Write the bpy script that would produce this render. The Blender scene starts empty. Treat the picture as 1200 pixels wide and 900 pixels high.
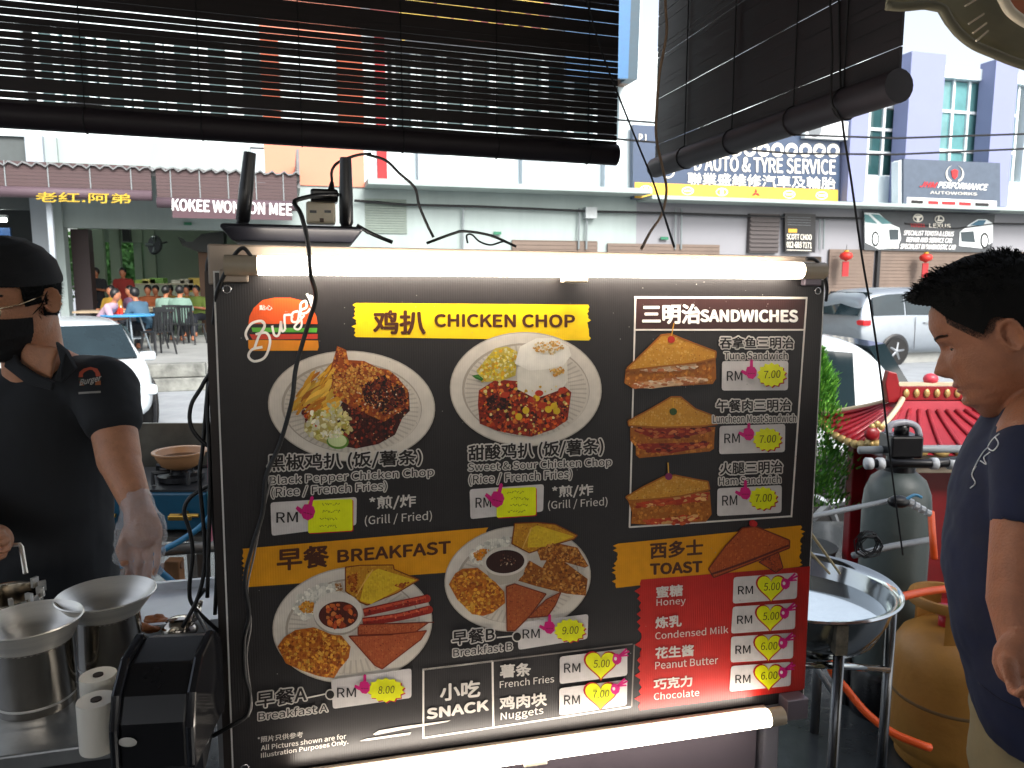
import bpy, bmesh, math, random
from mathutils import Vector, Matrix, noise as mn
R = math.radians
rnd = random.Random(7)
SC = bpy.context.scene
COL = SC.collection
# ---------------------------------------------------------------- camera, sky, sun, exposure
PITCH = R(7.6); FPX = 900.0; EYE = Vector((0, 0, 1.6))
cd = bpy.data.cameras.new("camera"); cam = bpy.data.objects.new("camera", cd); COL.objects.link(cam)
cam.location = EYE; cam.rotation_euler = (R(90) - PITCH, 0, 0)
cd.sensor_width = 36.0; cd.lens = 36.0 * FPX / 1200.0
cd.clip_start = 0.02; cd.clip_end = 400
cd.dof.use_dof = True; cd.dof.focus_distance = 1.3; cd.dof.aperture_fstop = 13
SC.camera = cam
SUN_EL, SUN_AZ = R(38), R(150)
w = bpy.data.worlds.new("World"); SC.world = w; w.use_nodes = True
nt = w.node_tree; bg = nt.nodes['Background']; sky = nt.nodes.new('ShaderNodeTexSky')
sky.sky_type = 'NISHITA'; sky.sun_disc = False; sky.sun_elevation = SUN_EL; sky.sun_rotation = SUN_AZ
sky.air_density = 1.0; sky.dust_density = 4.0; sky.ozone_density = 1.0
hs = nt.nodes.new('ShaderNodeHueSaturation'); hs.inputs['Saturation'].default_value = .45
nt.links.new(sky.outputs[0], hs.inputs['Color']); nt.links.new(hs.outputs[0], bg.inputs[0])
bg.inputs[1].default_value = 0.15
sd = bpy.data.lights.new("sun", 'SUN'); sd.energy = 1.4; sd.angle = R(20); sd.color = (1, .97, .92)
sun = bpy.data.objects.new("sun", sd); COL.objects.link(sun)
sun.rotation_euler = (R(90) - SUN_EL, 0, R(180) - SUN_AZ + R(0))
SC.view_settings.view_transform = 'Standard'; SC.view_settings.look = 'None'
SC.view_settings.exposure = 1.25; SC.view_settings.gamma = 1
SC.cycles.max_bounces = 8; SC.cycles.diffuse_bounces = 4; SC.cycles.glossy_bounces = 4
SC.cycles.transparent_max_bounces = 12
SC.cycles.sample_clamp_indirect = 6
SC.cycles.caustics_reflective = False; SC.cycles.caustics_refractive = False

# ---------------------------------------------------------------- geometry helpers
FW = Vector((0, math.cos(PITCH), -math.sin(PITCH))); RT = Vector((1, 0, 0)); UP = RT.cross(FW)
def ray(x, y): return FW + RT * ((x - 600) / FPX) + UP * ((450 - y) / FPX)
def P(x, y, d): return EYE + ray(x, y) * d
def G(x, y, z=0.0):
    r = ray(x, y); return EYE + r * ((z - EYE.z) / r.z)
def hexc(h):
    h = h.lstrip('#'); o = []
    for i in (0, 2, 4):
        c = int(h[i:i + 2], 16) / 255
        o.append(c / 12.92 if c <= .04045 else ((c + .055) / 1.055) ** 2.4)
    return (*o, 1.0)
MATS = {}
def M(name, col='808080', rough=.6, metal=0.0, emit=0.0, var=.12, scale=6.0, bump=0.0, bscale=40.0,
      alpha=1.0, trans=0.0, stretch=(1, 1, 1), col2=None, spec=None, coat=0.0):
    if name in MATS: return MATS[name]
    m = bpy.data.materials.new(name); m.use_nodes = True; MATS[name] = m
    n, l = m.node_tree.nodes, m.node_tree.links
    b = n['Principled BSDF']
    c = hexc(col) if isinstance(col, str) else (*col, 1.0)
    b.inputs['Roughness'].default_value = rough; b.inputs['Metallic'].default_value = metal
    if spec is not None: b.inputs['Specular IOR Level'].default_value = spec
    if coat: b.inputs['Coat Weight'].default_value = coat
    if alpha < 1: b.inputs['Alpha'].default_value = alpha
    if trans: b.inputs['Transmission Weight'].default_value = trans
    tc = n.new('ShaderNodeTexCoord'); mp = n.new('ShaderNodeMapping')
    mp.inputs['Scale'].default_value = stretch
    l.new(tc.outputs['Object'], mp.inputs[0])
    if emit:
        b.inputs['Emission Color'].default_value = c; b.inputs['Emission Strength'].default_value = emit
        b.inputs['Base Color'].default_value = (0.8, .8, .8, 1)
        return m
    nz = n.new('ShaderNodeTexNoise'); nz.inputs['Scale'].default_value = scale; nz.inputs['Detail'].default_value = 5
    nz.inputs['Roughness'].default_value = .65
    l.new(mp.outputs[0], nz.inputs['Vector'])
    mx = n.new('ShaderNodeMixRGB'); rp = n.new('ShaderNodeValToRGB')
    rp.color_ramp.elements[0].position = .3; rp.color_ramp.elements[1].position = .7
    l.new(nz.outputs[0], rp.inputs[0]); l.new(rp.outputs[0], mx.inputs[0])
    if col2: c2 = hexc(col2)
    else: c2 = tuple(min(1, v * (1 + var)) for v in c[:3]) + (1,); c = tuple(v * (1 - var) for v in c[:3]) + (1,)
    mx.inputs[1].default_value = c; mx.inputs[2].default_value = c2
    l.new(mx.outputs[0], b.inputs['Base Color'])
    mr = n.new('ShaderNodeMapRange'); mr.inputs[3].default_value = max(0.02, rough * .8); mr.inputs[4].default_value = min(1, rough * 1.25)
    l.new(nz.outputs[0], mr.inputs[0]); l.new(mr.outputs[0], b.inputs['Roughness'])
    if bump:
        bz = n.new('ShaderNodeTexNoise'); bz.inputs['Scale'].default_value = bscale; bz.inputs['Detail'].default_value = 4
        l.new(mp.outputs[0], bz.inputs['Vector'])
        bp = n.new('ShaderNodeBump'); bp.inputs['Strength'].default_value = bump; bp.inputs['Distance'].default_value = .01
        l.new(bz.outputs[0], bp.inputs['Height']); l.new(bp.outputs[0], b.inputs['Normal'])
    return m
def attr_mat(name, rough=.5, stripes=0.0, axis=None, spec=.5, coat=0.0):
    if name in MATS: return MATS[name]
    m = bpy.data.materials.new(name); m.use_nodes = True; MATS[name] = m
    n, l = m.node_tree.nodes, m.node_tree.links; b = n['Principled BSDF']
    a = n.new('ShaderNodeAttribute'); a.attribute_name = 'Col'
    nz = n.new('ShaderNodeTexNoise'); nz.inputs['Scale'].default_value = 60; nz.inputs['Detail'].default_value = 6
    tc = n.new('ShaderNodeTexCoord'); l.new(tc.outputs['Object'], nz.inputs['Vector'])
    mr = n.new('ShaderNodeMapRange'); mr.inputs[3].default_value = .82; mr.inputs[4].default_value = 1.16
    mu = n.new('ShaderNodeMixRGB'); mu.blend_type = 'MULTIPLY'; mu.inputs[0].default_value = 1
    l.new(nz.outputs[0], mr.inputs[0]); l.new(a.outputs[0], mu.inputs[1]); l.new(mr.outputs[0], mu.inputs[2])
    l.new(mu.outputs[0], b.inputs['Base Color']); b.inputs['Roughness'].default_value = rough
    b.inputs['Specular IOR Level'].default_value = spec
    if coat: b.inputs['Coat Weight'].default_value = coat
    if stripes:
        wv = n.new('ShaderNodeTexWave'); wv.inputs['Scale'].default_value = 90; wv.bands_direction = 'X'
        l.new(tc.outputs['Object'], wv.inputs['Vector'])
        bp = n.new('ShaderNodeBump'); bp.inputs['Strength'].default_value = stripes; bp.inputs['Distance'].default_value = .002
        l.new(wv.outputs[0], bp.inputs['Height']); l.new(bp.outputs[0], b.inputs['Normal'])
    return m

WL = {}   # world location of every empty/base
def tag(o, label=None, cat=None, group=None, kind=None):
    if label: o['label'] = label
    if cat: o['category'] = cat
    if group: o['group'] = group
    if kind: o['kind'] = kind
    return o
def thing(name, label, cat, loc=(0, 0, 0), group=None):
    o = bpy.data.objects.new(name, None); COL.objects.link(o); o.location = loc
    o.empty_display_size = .1
    WL[o.name] = Vector(loc); return tag(o, label, cat, group)
def base_of(p):
    while p.parent: p = p.parent
    return WL[p.name]

class MB:
    def __init__(s): s.v = []; s.f = []; s.c = []; s.smooth = False
    def add(s, vs, fs, col=None):
        o = len(s.v); s.v += [tuple(v) for v in vs]; s.f += [[i + o for i in f] for f in fs]
        if col is not None or s.c:
            while len(s.c) < len(s.f) - len(fs): s.c.append((.5, .5, .5, 1))
            s.c += [col or (.5, .5, .5, 1)] * len(fs)
        return s
    def hexa(s, p, col=None):   # 8 points: 4 bottom ccw, 4 top
        return s.add(p, [[0, 3, 2, 1], [4, 5, 6, 7], [0, 1, 5, 4], [1, 2, 6, 5], [2, 3, 7, 6], [3, 0, 4, 7]], col)
    def box(s, c, d, rz=0.0, m=None, col=None):
        c = Vector(c); x, y, z = [k / 2 for k in d]
        rot = m if m is not None else Matrix.Rotation(rz, 3, 'Z')
        return s.hexa([c + rot @ Vector(q) for q in ((-x, -y, -z), (x, -y, -z), (x, y, -z), (-x, y, -z), (-x, -y, z), (x, -y, z), (x, y, z), (-x, y, z))], col)
    def tube(s, pts, r, n=8, cap=True, col=None):
        pts = [Vector(p) for p in pts]; rr = r if isinstance(r, (list, tuple)) else [r] * len(pts)
        vs = []; fs = []; ref = None
        for i, p in enumerate(pts):
            a = pts[max(0, i - 1)]; b = pts[min(len(pts) - 1, i + 1)]; t = (b - a)
            t = t.normalized() if t.length > 1e-9 else Vector((0, 0, 1))
            if ref is None: ref = t.orthogonal().normalized()
            ref = (ref - t * ref.dot(t)); ref = ref.normalized() if ref.length > 1e-6 else t.orthogonal().normalized()
            bn = t.cross(ref)
            for k in range(n):
                an = 2 * math.pi * k / n; vs.append(p + (ref * math.cos(an) + bn * math.sin(an)) * rr[i])
        for i in range(len(pts) - 1):
            for k in range(n):
                k2 = (k + 1) % n; fs.append([i * n + k, i * n + k2, (i + 1) * n + k2, (i + 1) * n + k])
        if cap: fs.append(list(range(n))[::-1]); fs.append([(len(pts) - 1) * n + k for k in range(n)])
        return s.add(vs, fs, col)
    def lathe(s, c, prof, n=32, axis=None, cap=True, col=None, squash=(1, 1)):
        c = Vector(c); ax = Vector(axis).normalized() if axis is not None else Vector((0, 0, 1))
        if axis is None: e1, e2 = Vector((1, 0, 0)), Vector((0, 1, 0))
        else: e1 = ax.orthogonal().normalized(); e2 = ax.cross(e1)
        vs = []; fs = []
        for r, h in prof:
            for k in range(n):
                a = 2 * math.pi * k / n; vs.append(c + ax * h + e1 * (r * math.cos(a) * squash[0]) + e2 * (r * math.sin(a) * squash[1]))
        for i in range(len(prof) - 1):
            for k in range(n):
                k2 = (k + 1) % n; fs.append([i * n + k, i * n + k2, (i + 1) * n + k2, (i + 1) * n + k])
        if cap:
            if prof[0][0] > 1e-5: fs.append(list(range(n))[::-1])
            if prof[-1][0] > 1e-5: fs.append([(len(prof) - 1) * n + k for k in range(n)])
        return s.add(vs, fs, col)
    def ball(s, c, r, n=12, sc=(1, 1, 1), m=None, col=None):
        c = Vector(c); vs = []; fs = []; h = n // 2
        for i in range(h + 1):
            th = math.pi * i / h
            for k in range(n):
                a = 2 * math.pi * k / n
                q = Vector((math.sin(th) * math.cos(a) * r * sc[0], math.sin(th) * math.sin(a) * r * sc[1], math.cos(th) * r * sc[2]))
                vs.append(c + (m @ q if m is not None else q))
        for i in range(h):
            for k in range(n):
                k2 = (k + 1) % n; fs.append([i * n + k, (i + 1) * n + k, (i + 1) * n + k2, i * n + k2])
        return s.add(vs, fs, col)
    def prism(s, poly, o, e1, e2, ex, col=None):   # 2d outline in frame (o,e1,e2), extruded along vector ex
        o, e1, e2, ex = Vector(o), Vector(e1), Vector(e2), Vector(ex); n = len(poly)
        a = [o + e1 * x + e2 * y for x, y in poly]; b = [p + ex for p in a]
        return s.add(a + b, [list(range(n))[::-1], [n + i for i in range(n)]] + [[i, (i + 1) % n, n + (i + 1) % n, n + i] for i in range(n)], col)
    def slab(s, pts, ex):   # world points + extrusion vector
        n = len(pts); pts = [Vector(p) for p in pts]; ex = Vector(ex)
        return s.add(pts + [p + ex for p in pts], [list(range(n))[::-1], [n + i for i in range(n)]] + [[i, (i + 1) % n, n + (i + 1) % n, n + i] for i in range(n)])
    def loft(s, rings, close=True, col=None):
        n = len(rings[0]); vs = [v for r in rings for v in r]; fs = []
        for i in range(len(rings) - 1):
            for k in range(n):
                k2 = (k + 1) % n; fs.append([i * n + k, i * n + k2, (i + 1) * n + k2, (i + 1) * n + k])
        if close: fs.append(list(range(n))[::-1]); fs.append([(len(rings) - 1) * n + k for k in range(n)])
        return s.add(vs, fs, col)
    def mesh(s, name, mat, off=Vector((0, 0, 0)), smooth=False):
        me = bpy.data.meshes.new(name)
        me.from_pydata([(v[0] - off[0], v[1] - off[1], v[2] - off[2]) for v in s.v], [], s.f)
        if s.c:
            while len(s.c) < len(s.f): s.c.append((.5, .5, .5, 1))
            ca = me.color_attributes.new('Col', 'FLOAT_COLOR', 'CORNER'); data = []
            for p, c in zip(s.f, s.c): data += list(c) * len(p)
            ca.data.foreach_set('color', data)
        if mat: me.materials.append(mat)
        if smooth is True: me.polygons.foreach_set('use_smooth', [True] * len(me.polygons))
        elif smooth:
            me.polygons.foreach_set('use_smooth', [True] * len(me.polygons))
            try: me.set_sharp_from_angle(angle=R(smooth))
            except Exception: pass
        me.update(); return me
    def build(s, name, mat, parent=None, smooth=False, bevel=0.0, **tg):
        if parent is not None: off = base_of(parent)
        else:
            xs = [v[0] for v in s.v]; ys = [v[1] for v in s.v]; zs = [v[2] for v in s.v]
            off = Vector(((min(xs) + max(xs)) / 2, (min(ys) + max(ys)) / 2, min(zs)))
        o = bpy.data.objects.new(name, s.mesh(name, mat, off, smooth)); COL.objects.link(o)
        if parent is not None: o.parent = parent
        else: o.location = off; WL[o.name] = off
        if bevel:
            b = o.modifiers.new('bevel', 'BEVEL'); b.width = bevel; b.segments = 2; b.limit_method = 'ANGLE'
        if tg: tag(o, **tg)
        return o
def copy_tree(o, loc=None, rz=None, label=None, parent=None):
    c = o.copy(); COL.objects.link(c)
    if parent is not None: c.parent = parent
    else:
        if loc is not None: c.location = loc
        if rz is not None: c.rotation_euler = (0, 0, rz)
        if label: c['label'] = label
        WL[c.name] = Vector(c.location)
    for ch in list(o.children): copy_tree(ch, parent=c)
    return c
def spline(pts, n=8):   # Catmull-Rom through points
    pts = [Vector(p) for p in pts]; q = [pts[0] * 2 - pts[1]] + pts + [pts[-1] * 2 - pts[-2]]; out = []
    for i in range(1, len(q) - 2):
        for k in range(n):
            t = k / n; a, b, c, d = q[i - 1], q[i], q[i + 1], q[i + 2]
            out.append(.5 * ((2 * b) + (c - a) * t + (2 * a - 5 * b + 4 * c - d) * t * t + (3 * b - a - 3 * c + d) * t ** 3))
    out.append(pts[-1]); return out
def cable(name, pts, r, mat, parent=None, n=8, **tg):
    return MB().tube(spline(pts, n), r, 8).build(name, mat, parent, smooth=True, **tg)

# text meshes -------------------------------------------------------------
TXT = {}
FONT = None
try:
    import os
    _fd = bpy.utils.system_resource('DATAFILES', path='fonts'); _fp = os.path.join(_fd, 'Noto Sans CJK Regular.woff2') if _fd else ''
    if _fp and os.path.exists(_fp): FONT = bpy.data.fonts.load(_fp)     # the sans serif bundled with Blender itself
except Exception:
    FONT = None
def glyphs(s, bold=0.0, shear=0.0, tight=1.0):
    key = (s, bold, shear, tight)
    if key in TXT: return TXT[key]
    cu = bpy.data.curves.new('t', 'FONT'); cu.body = s; cu.size = 1; cu.resolution_u = 3; cu.offset = bold; cu.shear = shear
    cu.space_character = tight
    if FONT: cu.font = FONT
    ob = bpy.data.objects.new('t', cu); COL.objects.link(ob)
    dg = bpy.context.evaluated_depsgraph_get(); me = bpy.data.meshes.new_from_object(ob.evaluated_get(dg))
    vs = [tuple(v.co) for v in me.vertices]; fs = [list(p.vertices) for p in me.polygons]
    bpy.data.objects.remove(ob); bpy.data.curves.remove(cu); bpy.data.meshes.remove(me)
    TXT[key] = (vs, fs); return TXT[key]
def place_text(mb, s, frame, bold=0.0, outline=0.0, shear=0.0, col=None, tight=1.0):
    """frame: function (a,b) -> point for a,b in 0..1 over the text's plain bounding box"""
    v0, _ = glyphs(s, bold, shear, tight); v, f = glyphs(s, bold + outline, shear, tight) if outline else glyphs(s, bold, shear, tight)
    if not v0: return
    x0 = min(p[0] for p in v0); x1 = max(p[0] for p in v0); y0 = min(p[1] for p in v0); y1 = max(p[1] for p in v0)
    mb.add([frame((p[0] - x0) / (x1 - x0), (p[1] - y0) / max(1e-6, y1 - y0)) for p in v], f, col)

# organic bodies ----------------------------------------------------------
def capsule(mb, a, b, r0, r1, n=26):
    a, b = Vector(a), Vector(b); L = (b - a).length; ax = (b - a).normalized() if L > 1e-6 else Vector((0, 0, 1))
    prof = [(r0 * math.sin(t), -r0 * math.cos(t)) for t in (0.05, .5, 1.0)] + [(r0, 0)] + [(r1, L)] + [(r1 * math.cos(t), L + r1 * math.sin(t)) for t in (.5, 1.0, 1.5)]
    mb.lathe(a, prof, n, axis=ax)
def ell_ring(c, a, b, ex=(1, 0, 0), ey=(0, 1, 0), n=20, p=1.0):
    c, ex, ey = Vector(c), Vector(ex), Vector(ey); out = []
    for k in range(n):
        t = 2 * math.pi * k / n; cx, sx = math.cos(t), math.sin(t)
        out.append(c + ex * (a * math.copysign(abs(cx) ** p, cx)) + ey * (b * math.copysign(abs(sx) ** p, sx)))
    return out
def organic(mb, name, mat, parent, voxel=.01, smooth=6, disp=0.0, dscale=.08, cut=None, dec=0, **tg):
    off = base_of(parent); me = mb.mesh(name, None, off); o = bpy.data.objects.new('tmp', me); COL.objects.link(o)
    r = o.modifiers.new('r', 'REMESH'); r.mode = 'VOXEL'; r.voxel_size = voxel
    if smooth: sm = o.modifiers.new('s', 'SMOOTH'); sm.iterations = smooth; sm.factor = .6
    if disp:
        tx = bpy.data.textures.new('c', 'CLOUDS'); tx.noise_scale = dscale; d = o.modifiers.new('d', 'DISPLACE'); d.texture = tx; d.strength = disp; d.texture_coords = 'LOCAL'
    dg = bpy.context.evaluated_depsgraph_get(); m2 = bpy.data.meshes.new_from_object(o.evaluated_get(dg)); bpy.data.objects.remove(o)
    if cut:   # keep faces whose centre passes the test (world coordinates)
        bm = bmesh.new(); bm.from_mesh(m2)
        bmesh.ops.delete(bm, geom=[f for f in bm.faces if not cut(f.calc_center_median() + off)], context='FACES'); bm.to_mesh(m2); bm.free()
    m2.name = name; m2.materials.clear(); m2.materials.append(mat)
    m2.polygons.foreach_set('use_smooth', [True] * len(m2.polygons))
    o = bpy.data.objects.new(name, m2); COL.objects.link(o); o.parent = parent
    if tg: tag(o, **tg)
    return o

def bold_text(mb, s, fpix, rad, shear=0.0, col=None, n=8, tight=1.0):
    """fpix(a, b, dx, dy, k): point for the text box fractions a,b shifted by dx,dy photo pixels, copy k"""
    for k in range(n if rad > 0 else 1):
        an = 2 * math.pi * k / n; dx, dy = rad * math.cos(an), rad * math.sin(an)
        place_text(mb, s, lambda a, b: fpix(a, b, dx, dy, k), 0, 0, shear, col, tight)
def translucent(name, col, amount=.5, rough=.8):
    m = bpy.data.materials.new(name); m.use_nodes = True; n, l = m.node_tree.nodes, m.node_tree.links; MATS[name] = m
    b = n['Principled BSDF']; b.inputs['Base Color'].default_value = hexc(col); b.inputs['Roughness'].default_value = rough
    t = n.new('ShaderNodeBsdfTranslucent'); mx = n.new('ShaderNodeMixShader'); mx.inputs[0].default_value = amount
    nz = n.new('ShaderNodeTexNoise'); nz.inputs['Scale'].default_value = 9; rp = n.new('ShaderNodeMixRGB'); rp.inputs[1].default_value = hexc(col); rp.inputs[2].default_value = tuple(v * .6 for v in hexc(col)[:3]) + (1,)
    l.new(nz.outputs[0], rp.inputs[0]); l.new(rp.outputs[0], t.inputs[0]); l.new(rp.outputs[0], b.inputs['Base Color'])
    l.new(b.outputs[0], mx.inputs[1]); l.new(t.outputs[0], mx.inputs[2]); l.new(mx.outputs[0], n['Material Output'].inputs[0]); return m
# ---------------------------------------------------------------- street setting
FA = R(16.2); FU = Vector((math.cos(FA), math.sin(FA), 0)); FN = Vector((math.sin(FA), -math.cos(FA), 0)); FO = Vector((0, 21.8, 0))
def F(s, z, off=0.0): return FO + FU * s + FN * off + Vector((0, 0, z))
def FP(px, py, off=0.0):
    r = ray(px, py); o = FO + FN * off; t = (o - EYE).dot(FN) / r.dot(FN); p = EYE + r * t
    return (p - o).dot(FU), p.z
def FS(px, off=0.0): return FP(px, 332, off)[0]
FROT = Matrix.Rotation(FA, 3, 'Z')
def fbox(mb, s0, s1, z0, z1, o0, o1, col=None):
    return mb.box(F((s0 + s1) / 2, (z0 + z1) / 2, (o0 + o1) / 2), (abs(s1 - s0), abs(o1 - o0), abs(z1 - z0)), m=FROT, col=col)
white_wall = M('white_wall_paint', 'd6e3e6', .8, var=.07, scale=1.4, stretch=(1, 1, .12))
shaded_pale_wall = M('shaded_green_wall', '99a6a5', .8, var=.10, scale=1.6, stretch=(1, 1, .15))  # base colour darkened to carry the shade under the upper storey
grey_wall = M('grey_wall_paint', '9aa3ab', .8, var=.08, scale=.7)
lav_shade_wall = M('lavender_shade_wall', '7f86a8', .8, var=.05, scale=.7)  # shade on the pillars is put into this lavender base colour
salmon = M('salmon_wall_paint', 'd9866e', .8, var=.06, scale=.8)
red_p = M('red_wall_paint', '9c2226', .7, var=.06)
glass_d = M('dark_window_glass', '2c4b4d', .08, var=.25, scale=1.2)
glass_g = M('green_window_glass', '5f8f92', .08, var=.25, scale=1.0)
frame_w = M('white_frame_metal', 'd8e0e2', .5, var=.03)
dark_m = M('dark_painted_metal', '17181b', .45, var=.2)
asphalt = M('asphalt', '93989c', .95, var=.16, scale=2.5, bump=.5, bscale=90)
pave = M('paving_concrete', '8d8f8c', .85, var=.15, scale=2, bump=.3)
# road: one sheet to the horizon
MB().add([(-150, -60, -.25), (150, -60, -.25), (150, 200, -.25), (-150, 200, -.25)], [[0, 1, 2, 3]]).build('road', asphalt, kind='structure')
wet = M('wet_stall_floor', '34383a', .22, var=.35, scale=3, bump=.25, bscale=14)
MB().box((0, 1.2, -.125), (14, 7.6, .25)).build('stall_floor', wet, kind='structure')
# far pavement
m = MB(); fbox(m, -30, 40, -.25, .2, -3, 6.6); m.build('pavement', pave, kind='structure')
kerb = M('stained_kerb_concrete', '7b7d78', .9, var=.55, scale=3.5, bump=.6, bscale=25)
kr = thing('kerb', 'stained two-tier concrete kerb along the far pavement', 'kerb', F(-8, -.25, 6.8))
s0 = FS(160, 7.0); s1 = FS(234, 7.0)
m = MB(); fbox(m, s0, s1, -.02, .21, 6.6, 6.85); m.build('upper_step', kerb, kr, bevel=.015)
m = MB(); fbox(m, s0, s1, -.25, -.03, 6.6, 6.95); m.build('lower_step', kerb, kr, bevel=.015)
tag(kr, kind='structure')
del kr['category']
# ---- sky side: a distant row of trees and hill behind the shops
def fwin(parent, x0, y0, x1, y1, nx, ny, glass, off=0.0, bar=.09, rows=None):
    sa, za = FP(x0, y1, off); sb, zb = FP(x1, (y0 + y1) / 2, off)[0], FP(x0, y0, off)[1]
    fr = MB(); 
    fbox(fr, sa, sb, zb, zb + bar, off, off + .12); fbox(fr, sa, sb, za - bar, za, off, off + .14)
    xs = [sa + (sb - sa) * i / nx for i in range(nx + 1)]
    zs = [za] + [za + (zb - za) * q for q in (rows or [(i + 1) / ny for i in range(ny - 1)])] + [zb]
    for x in xs: fbox(fr, x - bar / 2, x + bar / 2, za, zb, off, off + .121)
    for z in zs[1:-1]: fbox(fr, sa, sb, z - bar / 2, z + bar / 2, off, off + .11)
    f = fr.build('window', frame_w, parent)
    for i in range(nx):
        for j in range(len(zs) - 1):
            p = MB(); fbox(p, xs[i] + bar / 2 + .003, xs[i + 1] - bar / 2 - .003, zs[j] + bar / 2, zs[j + 1] - bar / 2, off + .01, off + .05); p.build('pane', glass, f)
def panel(parent, name, mat, x0, y0, x1, y1, o0=0.0, o1=.1, off=0.0):
    s0, z0 = FP(x0, y1, off); s1 = FP(x1, y1, off)[0]; z1 = FP(x0, y0, off)[1]
    m = MB(); fbox(m, s0, s1, z0, z1, o0, o1); return m.build(name, mat, parent)
# building 1: coffee shop on the left
zf = .2
Zb = FP(150, 268)[1]                 # top of the opening
Zu = FP(560, 224)[1]                 # underside of the upper storey
b1 = thing('shophouse', 'coffee shop building with open front behind the brown roller blinds', 'building', F(-12, zf))
sL, sA, sB, sC, sE = -26, FS(46), FS(80), FS(300), FS(430)
Ztop = FP(60, 27)[1]; Zwin = FP(60, 136)[1]
m = MB(); fbox(m, sL, FS(316), Zu + .9, Zwin, -.3, 0); fbox(m, sL, FS(316), Ztop, Ztop + 3.2, -.3, 0); m.build('upper_wall', white_wall, b1)
m = MB(); fbox(m, FS(316), sE, Zu, Ztop + 3.2, -.28, .03); m.build('salmon_wall', salmon, b1)
m = MB(); fbox(m, sB + .0, sC, Zb, Zu + .9, -.3, 0); m.build('beam', shaded_pale_wall, b1)
m = MB(); fbox(m, sC, sE, zf, Zu - .003, -.3, -.02); m.build('wall', shaded_pale_wall, b1)
m = MB(); fbox(m, sA, FS(66), zf, Zu + .9, -.3, .25); m.build('column', grey_wall, b1)
m = MB(); fbox(m, FS(66) , sB, zf, Zu + .9, -.3, .1); m.build('column', shaded_pale_wall, b1)
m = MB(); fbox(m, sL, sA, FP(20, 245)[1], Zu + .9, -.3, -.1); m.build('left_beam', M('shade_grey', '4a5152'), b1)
for i in range(7):   # strips of windows and white piers behind the blind
    x0 = 46 + 39 * i
    fwin(b1, x0 + 4, 27 + i * 3.4, x0 + 35, 134 + i * 3, 1, 1, glass_d, off=-.25, bar=.12)
    m = MB(); fbox(m, FS(x0 + 35.5), FS(x0 + 42.5), Zwin, Ztop, -.3, .02); m.build('pier', white_wall, b1)
m = MB(); fbox(m, sL, FS(46), Zwin, Ztop, -.3, -.002); m.build('side_wall', white_wall, b1)
for a, b in ((317, 336), (402, 430)):
    m = MB(); fbox(m, FS(a), FS(b), Zwin, Ztop, .03, .25); m.build('orange_pier', M('orange_paint', '9a4a30', .8), b1)
m = MB(); fbox(m, FS(337), FS(401), Zwin, Ztop, .03, .14); m.build('white_panel', white_wall, b1)
m = MB(); fbox(m, sL, 26, -.25, Ztop + 3.1, -12.4, -12); m.build('unseen_rear_wall', white_wall, b1) if 0 else None
# interior
dep = 11.0
inw = M('interior_wall_paint', 'b2bfaa', .8, var=.06, scale=.5)
sR = FS(292)
m = MB(); fbox(m, sB - 3, sR + 3, zf, zf + .02, -dep, -.3); m.build('interior_floor', M('interior_tile', '77807c', .35, var=.2), b1)
m = MB(); fbox(m, sB - 3, sR + 3, 3.9, 4.05, -dep, -.3); m.build('ceiling', M('interior_ceiling', 'b6bdb4', .9), b1)
m = MB(); fbox(m, FP(168, 300, -dep)[0], sR + 3, zf, 3.9, -dep - .2, -dep); m.build('back_wall', inw, b1)
m = MB(); fbox(m, sR + 2.8, sR + 3, zf, 3.9, -dep + .001, -.3); m.build('right_wall', inw, b1)
for px, wd, o in ((110, 14, -7.5), (131, 12, -8.5), (159, 9, -10), (172, 12, -9.5)):
    m = MB(); fbox(m, FS(px, o), FS(px + wd, o), zf, 3.9, o - .3, o); m.build('column', inw, b1)
m = MB(); fbox(m, FS(147, -8), FS(156, -8), FP(150, 283, -8)[1], 3.9, -8.3, -8); m.build('dark_post', dark_m, b1)
m = MB(); fbox(m, FS(105, -9), FS(170, -9), FP(150, 284, -9)[1], 3.9, -9.2, -9.0); m.build('lintel', inw, b1)
m = MB(); fbox(m, FS(81), FS(102), zf, Zb, -.9, -.45); m.build('folded_door', M('dark_brown_door', '2c2022', .6, stretch=(40, 40, 1)), b1)
lamp_in = M('fluorescent_tube', 'f4fff4', emit=9)
for k, (px, o) in enumerate(((226, -1.6), (190, -6), (130, -4))):  # first tube is seen; the other two are added to light the room
    t = thing('ceiling_light', ('fluorescent tube light at the front of the coffee shop ceiling', 'added fluorescent tube light deep in the coffee shop beside the wall fan', 'added fluorescent tube light on the left of the coffee shop ceiling')[k], 'light', F(FS(px, o), 3.7, o))
    m = MB(); fbox(m, FS(px, o) - .62, FS(px, o) + .62, 3.76, 3.9, o - .05, o + .05); m.build('housing', frame_w, t)
    m = MB(); m.tube([F(FS(px, o) - .6, 3.73, o), F(FS(px, o) + .6, 3.73, o)], .03); m.build('tube', lamp_in, t)
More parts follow.
